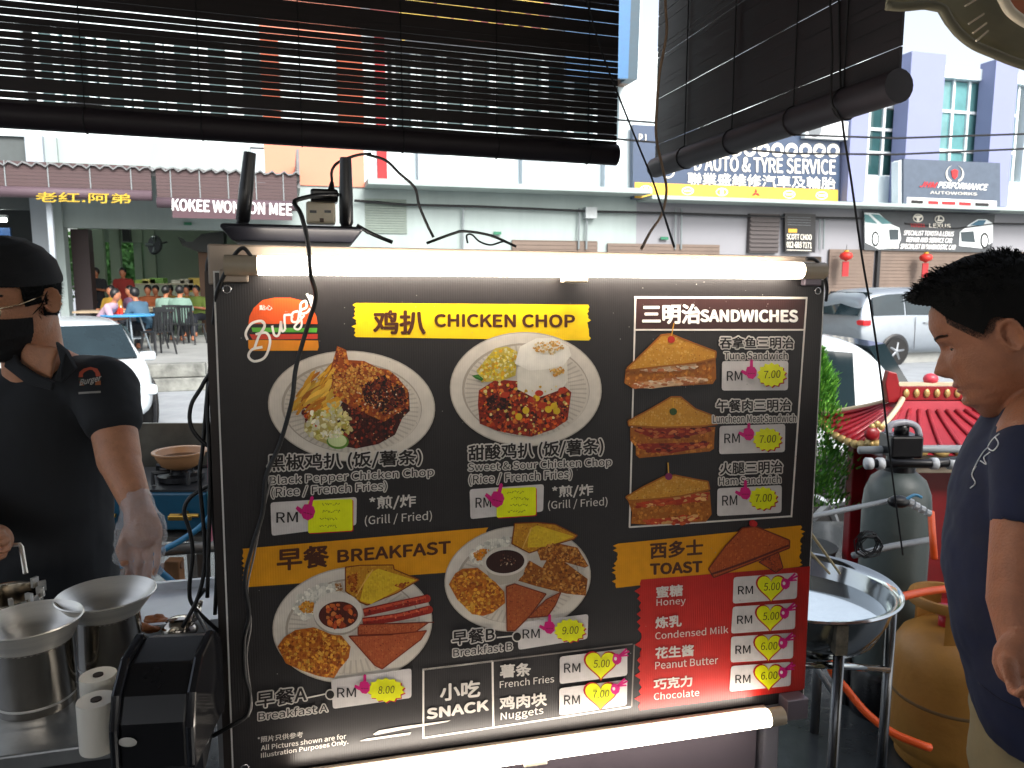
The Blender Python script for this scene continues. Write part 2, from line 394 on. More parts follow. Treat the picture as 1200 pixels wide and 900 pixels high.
# wall behind left: lit stall window, blue panel
m = MB(); fbox(m, sL, FS(17, -1), FP(10, 298, -1)[1], FP(10, 267, -1)[1], -1.1, -1.0)
m.build('blue_signboard', M('blue_sign', '244e86', .5), label='dark blue signboard under the lit tube at the far left', cat='sign')
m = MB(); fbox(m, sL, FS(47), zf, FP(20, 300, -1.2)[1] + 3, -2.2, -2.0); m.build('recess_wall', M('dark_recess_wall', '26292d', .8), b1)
t = thing('tube_light', 'small lit tube light at the far left edge over the blue signboard', 'light', F(FS(5, -.6), FP(5, 258, -.6)[1], -.6))
m = MB(); m.tube([F(FS(-15, -.6), FP(5, 258, -.6)[1], -.6), F(FS(14, -.6), FP(5, 258, -.6)[1], -.6)], .04); m.build('tube', lamp_in, t)
m = MB(); fbox(m, FS(-15, -.6), FS(15, -.6), FP(5, 258, -.6)[1] + .05, FP(5, 258, -.6)[1] + .12, -.68, -.55); m.build('housing', frame_w, t)

# building 2 : middle unit
b2 = thing('shophouse', 'middle white shop building with grey pillars, red stripe and bright windows', 'building', F(4, zf))
s0, s1 = sE, FS(745)
m = MB(); fbox(m, s0, s1, Zu, Zwin + .2, -.3, 0); m.build('upper_wall', white_wall, b2)
m = MB(); fbox(m, s0, s1, Ztop + .1, Ztop + 3.0, -.3, 0); m.build('parapet', white_wall, b2)
m = MB(); fbox(m, FS(445), FS(456), Zu + .1, Ztop + 3, 0, .09); m.build('red_stripe', red_p, b2)
m = MB(); fbox(m, s0, s1, zf, Zu - .003, -.3, -.05); m.build('lower_wall', shaded_pale_wall, b2)
m = MB(); fbox(m, s0, s1, Zu - .02, Zu + .12, -.04, .95); m.build('shade_ledge', shaded_pale_wall, b2)  # overhang added this deep to shade the wall below
for a, b in ((490, 520), (608, 641), (702, 716)):
    m = MB(); fbox(m, FS(a), FS(b), Zu + .12, Zwin, 0, .3); m.build('pillar', grey_wall, b2)
for i in range(9):
    x0 = 459 + 29.5 * i
    if x0 + 27 > 716: break
    fwin(b2, x0 + 3, 62 + i * 2.2, x0 + 26, 158 + i * 1.6, 1, 1, glass_d, off=-.25, bar=.1)
    m = MB(); fbox(m, FS(x0 + 26.5), FS(x0 + 31.5), Zwin + .15, Ztop + .15, -.3, .02); m.build('pier', white_wall, b2)
m = MB(); fbox(m, FS(430), FS(459), Zwin + .15, Ztop + .15, -.3, .001); m.build('infill_wall', white_wall, b2)
m = MB(); fbox(m, FS(722), s1, Zwin + .15, Ztop + .15, -.3, .001); m.build('infill_wall', white_wall, b2)
def shutter(parent, x0, y0, x1, zlow, mat, off, pitch=.11):
    s0, z1 = FP(x0, y0, off); s1 = FP(x1, y0, off)[0]; m = MB(); z = zlow
    while z < z1 - .02:
        z2 = min(z + pitch, z1); fbox(m, s0, s1, z, z2 - .012, off, off + .03); z += pitch
    fbox(m, s0, s1, zlow, z1, off - .03, off - .002); return m.build('roller_shutter', mat, parent, kind='stuff')
shg = M('green_grey_shutter', '75827a', .6, var=.1); shb = M('brown_shutter', '6e5f55', .6, var=.12, scale=2)
s_, z_ = FP(427, 273, -.05)
m = MB(); sx0, zx1 = FP(427, 232, -.05); sx1 = FP(476, 232, -.05)[0]
for k in range(14):
    z0 = z_ + (zx1 - z_) * k / 14; fbox(m, sx0, sx1, z0, z0 + (zx1 - z_) / 14 - .012, -.05, -.01)
m.build('louvre_panel', shg, b2, kind='stuff')
shutter(b2, 600, 281, 700, zf, shb, .0)
shutter(b2, 712, 285, 843, zf, shb, .0) if 0 else None
# building 3/4 : right unit
b3 = thing('shophouse', 'pale right-hand shop building with lavender pillars, green windows and brown shutters', 'building', F(14, zf))
s0, s1 = FS(745), FS(1330); Zr = FP(1090, 90)[1]; 
m = MB(); fbox(m, s0, s1, Zu - .16, Zu - .055, -.04, .95); m.build('shade_ledge', shaded_pale_wall, b3)  # same added overhang, shading the right unit's lower wall
m = MB(); fbox(m, s0, FS(986), Zu, Zr, -.3, 0); m.build('upper_wall', white_wall, b3)
zA = FP(1010, 205)[1]
m = MB(); fbox(m, FS(986), s1, Zu - .05, zA, -.3, 0); m.build('spandrel_wall', white_wall, b3)
m = MB(); fbox(m, FS(986), s1, Zr, Zr + .35, -.3, .1); m.build('parapet', white_wall, b3)
m = MB(); fbox(m, FS(1186), s1, zA, Zr, -.3, 0); m.build('side_wall', white_wall, b3)
m = MB(); fbox(m, FS(986), FS(1009), zA, Zr, -.3, 0); m.build('side_wall', white_wall, b3)
for a, b, t in ((987, 1007, 110), (1051, 1090, 58), (1147, 1173, 67)):
    zt = FP(a, t, .6)[1]; m = MB(); fbox(m, FS(a, .6), FS(b, .6), Zu, zt, .0, .6); m.build('pillar', lav_shade_wall, b3)
m = MB(); fbox(m, s0, s1, zf, Zu - .06, -.3, -.05); m.build('lower_wall', M('lilac_grey_wall', '8b8c92', .8, var=.06, scale=.5), b3)
fwin(b3, 1009, 125, 1052, 206, 2, 3, glass_d, off=-.2, rows=[.34, .68])
fwin(b3, 1089, 92, 1148, 208, 3, 4, glass_g, off=-.2, rows=[.28, .68])
fwin(b3, 1171, 97, 1187, 214, 1, 4, glass_g, off=-.2, rows=[.3, .68])
shutter(b3, 712, 285, 843, zf, shb, .02)
shutter(b3, 972, 292, 1024, zf, shb, .02); shutter(b3, 1028, 293, 1240, zf, shb, .02)
m = MB(); fbox(m, FS(1024.3), FS(1027.7), zf, FP(1026, 292, .1)[1], .0, .1); m.build('shutter_post', dark_m, b3)
m = MB(); fbox(m, FS(874), FS(908), FP(874, 296, .1)[1], FP(874, 250, .1)[1], -.05, .1); m.build('vent_louvre', M('brown_louvre', '4d4747', .6), b3)
for k in range(9):
    m = MB(); z0 = FP(874, 294, .1)[1] + k * .125; fbox(m, FS(874.5), FS(907.5), z0, z0 + .05, .1, .14); m.build('slat', M('brown_louvre', '4d4747'), b3)
# roof slab over the row and a back so that no light leaks
m = MB(); fbox(m, -26, FS(1330), Zr - .3, Zr - .15, -12, -.31); m.build('flat_roof', M('roof_concrete', '5c5c5a'), b3)
# tall trees beyond the coffee shop (seen through it)
lf = M('leaf_green', '4c7f3a', .7, var=.4, scale=3)
def leafy(name, c, rx, ry, rz, n, ls, mat, parent, seed=1, **tg):
    r_ = random.Random(seed); m = MB()
    for i in range(n):
        u = Vector((r_.gauss(0, 1), r_.gauss(0, 1), r_.gauss(0, 1))).normalized() * (r_.random() ** .4)
        p = Vector(c) + Vector((u.x * rx, u.y * ry, u.z * rz)); a = Vector((r_.gauss(0, 1), r_.gauss(0, 1), r_.gauss(0, 1))).normalized(); b = a.orthogonal().normalized()
        k = ls * r_.uniform(.6, 1.4); m.add([p - a * k, p + b * k * .45, p + a * k, p - b * k * .45], [[0, 1, 2, 3]])
    return m.build(name, mat, parent, **tg)
for i, (px, d, h) in enumerate(((118, 34, 1.6), (148, 35, 1.4), (166, 36, 2.0))):
    g = G(px, 380, -.25); c = P(px, 322, d); t = thing('tree', ('green tree seen between the left columns of the coffee shop', 'green tree behind the standing man in red', 'light green tree behind the coffee shop, right of the others')[i], 'tree', (c.x, c.y, -.25))
    MB().tube([(c.x, c.y, -.25), (c.x + .1, c.y, 1.2), (c.x, c.y, 2.4)], [.16, .12, .07]).build('trunk', M('bark', '5a4a38', .9), t)
    leafy('crown', (c.x, c.y, 2.3), 2.0, 1.4, h + .4, 1500, .16, lf, t, seed=i)
# ---------------------------------------------------------------- signs on the far shops
def fpt(x, y, off):
    s, z = FP(x, y, off); return F(s, z, off)
def ftext(parent, s, x0, y0, x1, y1, h, off, mat, bold=0.0, shear=0.0, name='lettering', outline=0.0, o2=None):
    m = MB()
    fr = lambda a, b, dx, dy, k: fpt(x0 + (x1 - x0) * a + dx, y0 + (y1 - y0) * a - h * b + dy, off + k * .002)
    bold_text(m, s, fr, bold * h * .8, shear, n=4); return m.build(name, mat, parent)
def fpoly(parent, name, pts, off, mat, th=.01):
    m = MB(); m.slab([fpt(x, y, off) for x, y in pts], -FN * th); return m.build(name, mat, parent)
def fell(parent, name, x, y, rx, ry, off, mat, n=18, th=.01):
    return fpoly(parent, name, [(x + rx * math.cos(2 * math.pi * k / n), y + ry * math.sin(2 * math.pi * k / n)) for k in range(n)], off, mat, th)
nav = M('navy_sign_face', '33455f', .4, var=.08); ltr = M('cream_lettering', 'e8e4d8', .5); yel = M('yellow_sign_strip', 'e0ae38', .5)
wht = M('white_lettering', 'f0f0f0', .5); redl = M('red_lettering', 'c01f24', .5); blk = M('black_sign_face', '15171b', .4); blk2 = M('black_print', '101010', .5)
t = thing('shop_sign', 'wide navy tyre service sign with a yellow strip of car badges', 'sign', fpt(860, 241, .3))
fpoly(t, 'sign_board', [(742, 146), (984, 160), (984, 241), (742, 233)], .3, nav, .2)
fpoly(t, 'yellow_strip', [(744, 213.5), (982, 222.5), (982, 240), (744, 232)], .31, yel)
ftext(t, 'D AUTO & TYRE SERVICE', 814, 199.5, 979, 204.5, 17, .32, ltr, .03)
ftext(t, '聯業盛維修汽車及輪胎', 806, 216, 979, 221.8, 14, .32, ltr, .02)
ftext(t, 'PJ', 749, 166, 757, 166.5, 9, .32, ltr, .03)
for k in range(8):
    x = 862.5 + 16.3 * k
    if x > 980: break
    y = 173.5 + .2 * k
    c = fell(t, 'service_icon', x, y + 1.5, 7.3, 8.3, .32, ltr)
    if k % 2: fell(c.parent, 'icon_print', x, y + 1.5, 3.6, 4, .335, nav)
    else: fpoly(c.parent, 'icon_print', [(x - 4.5, y + 3), (x - 1, y - 2), (x + 4.5, y), (x + 2, y + 5)], .335, nav)
fell(t, 'emblem', 783, 200, 8, 9, .32, ltr); fell(t, 'emblem', 783, 200, 6, 7, .335, nav)
for x, k in ((757, 0), (806, 1), (846, 0), (886, 2), (925, 1), (963, 1)):
    y = 222 + (x - 757) * .034
    if k == 2:
        for a in (90, 210, 330):
            dx, dy = 4 * math.cos(R(a)), -4 * math.sin(R(a)); fpoly(t, 'car_badge', [(x, y), (x + dx * .5 - dy * .35, y + dy * .5 + dx * .35), (x + dx * 1.4, y + dy * 1.4), (x + dx * .5 + dy * .35, y + dy * .5 - dx * .35)], .33, redl)
    else:
        fell(t, 'car_badge', x, y, 7, 4.8, .325, wht); fell(t, 'badge_print', x, y, 5.6, 3.6, .338, yel)
        if k: fpoly(t, 'badge_print', [(x - 4, y - 1), (x + 4, y - 1), (x + 4, y + 1), (x - 4, y + 1)], .35, wht)
        else: fell(t, 'badge_print', x, y, 2.2, 3.4, .35, wht)
t = thing('shop_sign', 'dark performance workshop sign board with laurel wreath emblem between lavender pillars', 'sign', fpt(1115, 246, .8))
fpoly(t, 'sign_board', [(1059, 186), (1172, 191), (1172, 248), (1059, 243)], .8, M('slate_sign_face', '4a5666', .4), .35)
fpoly(t, 'side_cap', [(1053, 189), (1059, 186), (1059, 243), (1053, 244)], .72, frame_w, .3)
fpoly(t, 'brand_strip', [(1063, 231), (1168, 235.5), (1168, 245), (1063, 241)], .815, wht)
ftext(t, 'JHM', 1078, 219, 1099, 220.5, 6.5, .82, redl, .05, .5)
ftext(t, 'PERFORMANCE', 1099, 220, 1158, 223, 7, .82, wht, .045, .4)
ftext(t, 'AUTOWORKS', 1090, 227, 1145, 229, 3.2, .82, ltr, .02)
for sgn in (-1, 1):
    mm = MB(); ring = [(1119 + sgn * (3 + 7.5 * math.sin(R(a))), 204 - 9 * math.cos(R(a))) for a in range(20, 175, 12)]
    for i in range(len(ring) - 1):
        (xa, ya), (xb, yb) = ring[i], ring[i + 1]; wd = 1.3
        mm.slab([fpt(xa, ya, .825), fpt(xb, yb, .825), fpt(xb - sgn * wd, yb - .6, .825), fpt(xa - sgn * wd * 1.3, ya - 1.8, .825)], -FN * .01)
    mm.build('laurel_branch', ltr, t, kind='stuff')
fpoly(t, 'crest', [(1115, 200), (1119, 198), (1123, 200), (1122, 207), (1119, 210), (1116, 207)], .825, redl)
for x, wd, mt in ((1068, 14, blk2), (1088, 12, redl), (1104, 16, redl), (1124, 14, redl), (1143, 16, blk2)):
    y = 236.5 + (x - 1068) * .042; fpoly(t, 'brand_print', [(x, y - 2.2), (x + wd, y - 1.6), (x + wd, y + 2.2), (x, y + 1.6)], .83, mt)
# banner with two printed cars
t = thing('banner', 'dark car repair banner with a printed white car at each end', 'banner', fpt(1090, 294, .12))
fpoly(t, 'banner_sheet', [(1012, 247.5), (1166, 251.5), (1162, 296), (1013, 293)], .12, M('charcoal_banner', '44484c', .55, var=.2, scale=3), .02)
cyw = M('printed_white_car', 'e6eef0', .5, var=.06); dkp = M('printed_dark', '2d3a40', .5); tyr = M('printed_tyre', '1b1d20', .6); blp = M('printed_blue_glass', '5b8f93', .5)
fpoly(t, 'printed_car', [(1013, 249), (1030, 250), (1043, 262), (1054, 267), (1056, 280), (1051, 291), (1030, 292), (1014, 284)], .135, cyw)
fpoly(t, 'printed_window', [(1021, 251), (1030, 251.5), (1045, 262), (1034, 262.5)], .15, blp)
fpoly(t, 'printed_window', [(1013, 251), (1018, 252), (1028, 262), (1014, 260)], .15, blp)
fell(t, 'printed_wheel', 1026, 280, 4.5, 9, .15, tyr); fell(t, 'printed_rim', 1026, 280, 3, 6.5, .165, cyw)
fpoly(t, 'printed_grille', [(1042, 269), (1053, 269), (1053, 281), (1043, 281)], .15, dkp)
fpoly(t, 'printed_car', [(1125, 272), (1136, 263), (1146, 257), (1156, 257), (1164, 262), (1163, 284), (1151, 291), (1124, 288)], .135, cyw)
fpoly(t, 'printed_window', [(1137, 264), (1147, 258), (1156, 258), (1152, 264)], .15, M('printed_blue', '3d6d86', .5))
fpoly(t, 'printed_grille', [(1126, 272), (1141, 271), (1143, 284), (1127, 283)], .15, dkp)
fell(t, 'printed_wheel', 1154, 282, 5, 9.5, .15, tyr); fell(t, 'printed_rim', 1154, 282, 3.2, 6.8, .165, cyw)
fpoly(t, 'printed_plate', [(1039, 285), (1053, 285.5), (1053, 291), (1039, 290.5)], .17, wht)
fell(t, 'ring_emblem', 1076, 255.5, 6, 5, .14, ltr); fell(t, 'ring_emblem', 1076, 255.5, 4.8, 3.8, .15, M('charcoal_banner'))
fell(t, 'ring_emblem', 1076, 254, 4.5, 1.6, .16, ltr); fell(t, 'ring_emblem', 1076, 256.5, 1.6, 3.3, .17, ltr)
fell(t, 'ring_emblem', 1101, 257, 5.5, 4.6, .14, ltr); fell(t, 'ring_emblem', 1101, 257, 4.4, 3.5, .15, M('charcoal_banner'))
fpoly(t, 'ring_emblem', [(1100, 253.5), (1101.3, 253.5), (1100.5, 257.5), (1104.5, 257.5), (1104.5, 259), (1098.5, 259)], .16, ltr)
ftext(t, 'TOYOTA', 1067, 266, 1084, 266.4, 4, .14, redl, .04); ftext(t, 'LEXUS', 1089, 266.5, 1114, 267.2, 4.6, .14, ltr, .03)
ftext(t, 'SPECIALIST TOYOTA & LEXUS', 1059, 275.5, 1118, 277, 5.6, .14, wht, .04, .35)
ftext(t, 'REPAIR AND SERVICE CAR', 1062, 283.5, 1116, 284.8, 5.6, .14, wht, .04, .35)
ftext(t, 'SPECIALIST IN DIAGNOSTIC CAR', 1055, 291.3, 1120, 292.6, 5.6, .14, wht, .04, .35)
t = thing('shop_sign', 'small black upright phone number sign beside the brown louvre', 'sign', fpt(938, 296, .15))
fpoly(t, 'sign_board', [(920, 250), (956, 251), (955, 296), (920, 295.5)], .15, blk, .08)
fpoly(t, 'yellow_print', [(924, 268), (934, 268.3), (934, 272.5), (924, 272.3)], .16, yel)
ftext(t, 'SCOTT CHOO', 922, 280.5, 951, 281.3, 6.5, .165, ltr, .03); ftext(t, '012-603 7171', 922, 290, 951, 291, 7, .165, ltr, .03)
fpoly(t, 'lower_line', [(922, 292.5), (951, 293.3), (951, 294), (922, 293.2)], .165, ltr)
for k in range(4):
    fpoly(t, 'small_print', [(923, 254 + 3 * k), (950, 254.8 + 3 * k), (950, 255.4 + 3 * k), (923, 254.6 + 3 * k)], .165, M('grey_print', '6a6f74'))
# blue hanging sign seen between the two near blinds
t = thing('shop_sign', 'tall blue signboard high on the wall between the two dark blinds', 'sign', fpt(725, 92, .9))
fpoly(t, 'sign_board', [(660, -40), (741, -40), (736, 92), (664, 90)], .9, M('blue_sign_face', '1f5f8e', .4, var=.1), .1)
fpoly(t, 'side_face', [(741, -40), (752, -40), (747, 93), (736, 92)], .9, M('dark_blue_side', '24404f', .5), .5)
m = MB(); fbox(m, FS(728, .6), FS(737, .6), FP(728, 95, .6)[1], FP(728, 86, .6)[1], 0, .7); m.build('lamp_bracket', M('rusty_bracket', '6d5648'), t)
# red and yellow sign behind the left blind
t = thing('shop_sign', 'red and yellow character sign showing through the slats of the wide blind', 'sign', fpt(540, 60, .7))
fpoly(t, 'sign_board', [(430, -60), (650, -60), (642, 40), (560, 50), (500, 44), (436, 36)], .7, M('deep_red_sign', '7c1416', .5), .12)
ftext(t, '美味小吃', 470, 46, 640, 44, 66, .75, M('yellow_characters', 'b3961c', .5), .05)
# exit-like green plates on the far wall
gpl = M('green_plate', '0f6b4c', .4)
for k, (x, y, l) in enumerate(((220, 262, 'small green exit plate over the coffee shop opening'), (583, 273, 'small green plate on the middle of the pale wall'), (779, 279, 'small dark plate on the wall above the menu board right half'))):
    fpoly(None, 'exit_plate', [(x - 4.5, y - 1.7), (x + 4.5, y - 1.4), (x + 4.5, y + 1.9), (x - 4.5, y + 1.6)], .06, gpl, .05)
    o = bpy.context.scene.collection.objects[-1]; tag(o, l, 'plate')
# red lanterns
rl = M('lantern_red', 'c0291f', .5, var=.15); gold = M('gold_paint', 'c79a3a', .35, metal=.5)
for x, y, l in ((991.5, 300, 'red paper lantern with hanging card nearest the menu board'), (1085, 302, 'red paper lantern with hanging card above the man in navy')):
    c = fpt(x, y, .45); t = thing('lantern', l, 'lantern', c)
    MB().lathe(c - Vector((0, 0, .13)), [(.03, -.03), (.06, 0), (.17, .05), (.2, .13), (.17, .21), (.06, .26), (.03, .29)], 12).build('shade', rl, t, smooth=True)
    MB().lathe(c + Vector((0, 0, .12)), [(.07, 0), (.07, .06)], 12).build('top_ring', gold, t)
    m = MB(); m.box(c - Vector((0, 0, .4)), (.23, .03, .46), rz=FA); m.build('hanging_card', red_p, t)
    MB().tube([c + Vector((0, 0, .15)), c + Vector((0, 0, .35))], .008, 5).build('string', dark_m, t)
# air conditioner
t = thing('air_conditioner', 'white air conditioner unit on the wall above the tyre sign', 'air conditioner', fpt(966, 160, .3))
m = MB(); fbox(m, FS(935, .5), FS(984, .5), FP(960, 162, .5)[1], FP(960, 140, .5)[1], .05, .5); m.build('body', frame_w, t)
c = fpt(955, 151, .51); MB().lathe(c, [(.2, 0), (.24, 0.01), (.24, -.03)], 20, axis=FN).build('fan_guard', M('fan_guard', '6d7478'), t)
# cables along the wall with clips, meter boxes, conduits
blkc = M('black_cable', '101114', .5)
for pts, off, r_, l in (([(415, 235), (476, 240), (560, 242), (700, 248), (790, 250), (905, 254), (1010, 256)], .12, .035, 'thick black cable clipped along the pale wall'),
                        ([(1060, 262), (1120, 268), (1166, 262), (1230, 263)], .12, .03, 'short black cable at the right end of the wall')):
    o = MB().tube([fpt(x, y, off) for x, y in pts], r_, 6).build('wall_cable', blkc, None, label=l, cat='cable')
cond = M('grey_conduit', '7b8386', .5)
for k, x in enumerate((543, 679, 688, 792, 799, 961, 966)):
    o = MB().tube([fpt(x, 244 if x < 800 else 256, .08), fpt(x - 1, 292, .08)], .03, 6).build('conduit', cond, None, label='thin grey conduit running down the wall, ' + ('left of the coffee shop side', 'first of the pair right of the middle', 'second of the pair right of the middle', 'first of the pair behind the rope', 'second of the pair behind the rope', 'first beside the phone number sign', 'second beside the phone number sign')[k], cat='conduit', group='conduits on the far wall')
m = MB(); fbox(m, FS(684, .1), FS(697, .1), FP(690, 256, .1)[1], FP(690, 243, .1)[1], 0, .2); m.build('meter_box', M('meter_box_grey', 'a7aeb0'), None, label='grey meter box at the end of the wall cable', cat='meter box')
for pts, l in (([(718, 140), (758, 143), (930, 158), (1050, 162), (1230, 156)], 'upper overhead wire crossing in front of the shops'), ([(714, 162), (758, 166), (930, 180), (1050, 181), (1230, 173)], 'lower overhead wire crossing in front of the shops')):
    MB().tube([P(-300, pts[0][1] - 30, 11)] + [P(x, y, 11) for x, y in pts] + [P(1800, 110, 11)], .014, 6).build('overhead_wire', blkc, None, label=l, cat='wire')
# ---------------------------------------------------------------- coffee shop awning with blinds
aw = thing('awning', 'corrugated metal awning roof over the coffee shop pavement', 'awning', F(-14, 4.3, 3))
AO = 2.8; s0 = -24; s1 = FS(356, AO); zt = FP(200, 198, AO)[1]
m = MB(); n = 220; vs = []
for i in range(n + 1):
    s = s0 + (s1 - s0) * i / n; h = .045 * math.sin(i * math.pi * .66)
    for off, dz in ((AO + .1, 0), (AO + .1, -.03), (.02, .27), (.02, .24)): vs.append(F(s, zt + dz + h, off))
fs = []
for i in range(n):
    a, b = i * 4, i * 4 + 4; fs += [[a, b, b + 2, a + 2], [a + 1, a + 3, b + 3, b + 1], [a, a + 1, b + 1, b]]
m.add(vs, fs); m.build('roof_sheet', M('awning_metal', '6d7072', .5, var=.2), aw)
m = MB(); fbox(m, s0, s1, zt - .16, zt - .05, AO - .06, AO); m.build('edge_beam', dark_m, aw)
m = MB(); fbox(m, s1 - .06, s1, zt - .3, zt + .55, 0.05, AO - .1); m.build('side_sheet', M('awning_metal'), aw)
for x in (60, 187):
    m = MB(); fbox(m, FS(x, AO) - .05, FS(x, AO) + .05, -.2 + .4, zt - .1, AO - .35, AO - .25) if x == 60 else None
    if x == 60: m.build('post', grey_wall, aw)
mauve = M('mauve_bamboo', '4b3a3b', .7, var=.25, scale=3, stretch=(.3, .3, 12)); mau2 = M('mauve_roll', '55454d', .6, var=.15, stretch=(.3, .3, 8))
for (xa, xb, ytop, yb, lab) in ((-60, 184.5, 191, 231, 'left brown roller blind under the awning with yellow characters'), (190, 352, 200, 243, 'right brown roller blind under the awning with white lettering')):
    sa, sb = FS(xa, AO + .03), FS(xb, AO + .03); z1 = FP(xb, ytop + 4, AO)[1]; z0 = FP(xb, yb, AO)[1]
    t = thing('roller_blind', lab, 'blind', F((sa + sb) / 2, z0, AO + .03))
    k = 0; z = z1 
    while z > z0 + .06: 
        m = MB(); fbox(m, sa, sb, z - .07, z - .004, AO + .01, AO + .03); m.build('slat', mauve, t); z -= .07; k += 1
    MB().tube([F(sa, z0 + .02, AO + .06), F(sb, z0 + .02, AO + .06)], .11, 14).build('roll', mau2, t, smooth=True)
    for q in range(5):
        s = sa + (sb - sa) * (q + .5) / 5; m = MB(); fbox(m, s - .01, s + .01, z0 - .08, z1, AO + .035, AO + .05); m.build('cord', cond, t)
    if xa < 0:
        ftext(t, '老红.阿弟', 42, 236.5, 153, 238.5, 11.5, AO + .19, M('yellow_characters'), .03)
    else:
        ftext(t, 'KOKEE WONTON MEE', 202, 246.5, 342, 252.5, 13.5, AO + .19, wht, .045)
        m = MB(); fbox(m, FS(208, AO), FS(345, AO), FP(300, 258, AO)[1], FP(300, 243, AO)[1], AO + .165, AO + .18); m.build('name_strip', M('maroon_strip', '4a323a'), t)
# wall fan
c = F(FS(184, -5), FP(184, 287, -5)[1], -5); t = thing('wall_fan', 'dark wall fan over the diners in the coffee shop', 'fan', c)
MB().lathe(c, [(.02, .04), (.26, .03), (.3, 0), (.26, -.06), (.05, -.1)], 20, axis=(-.4, -.9, .1)).build('cage', M('fan_dark', '25292b', .5), t)
for a in range(4):
    MB().tube([c, c + Vector((math.cos(a * 1.57) * .24, -.08, math.sin(a * 1.57) * .24))], [.02, .06], 6).build('blade', cond, t)
MB().tube([c, c + Vector((.25, .3, .1))], .03).build('arm', dark_m, t)
# dark curved-eave roof at the right end of the opening
t = thing('stall_roof', 'dark curved-eave stall roof inside the coffee shop beside the menu board', 'roof', F(FS(232, -1), FP(232, 300, -1)[1], -1))
m = MB(); c0 = [(208, 277), (214, 283), (226, 283), (236, 274), (262, 271), (262, 296), (232, 295), (214, 288)]
m.slab([fpt(x, y, -1.2) for x, y in c0], -FN * 1.2); m.build('eave', M('dark_tiles', '2c3030', .6), t)
m = MB(); fbox(m, FS(234, -1.5), FS(250, -1.5), zf, FP(234, 290, -1.5)[1], -1.7, -1.5); m.build('post', M('brown_wood_post', '5b4230', .6), t)
# ---------------------------------------------------------------- parked cars
carglass = M('car_glass', '1d2a2f', .06, var=.2, scale=2); tyre = M('tyre_rubber', '141414', .85); alloy = M('alloy_rim', 'a9adb0', .3, metal=.9)
def wheel(parent, c, axis, r=.31):
    c = Vector(c); axis = Vector(axis).normalized()
    w_ = MB().lathe(c - axis * .1, [(r * .66, .0), (r * .95, 0), (r, .03), (r, .17), (r * .95, .2), (r * .66, .2)], 28, axis=axis).build('wheel', tyre, parent, smooth=40)
    m = MB(); m.lathe(c, [(r * .62, .07), (r * .68, .1), (r * .68, .06)], 28, axis=axis, cap=False); e = axis.orthogonal().normalized(); f_ = axis.cross(e)
    m.build('rim', alloy, w_, smooth=40)
    for k in range(5):
        a = k * 2 * math.pi / 5; d = e * math.cos(a) + f_ * math.sin(a); MB().tube([c + axis * .09, c + d * r * .65 + axis * .09], [.035, .022], 6).build('spoke', alloy, w_)
    MB().lathe(c, [(r * .66, .02), (0.001, .03)], 20, axis=axis, cap=False).build('brake_disc', dark_m, w_)
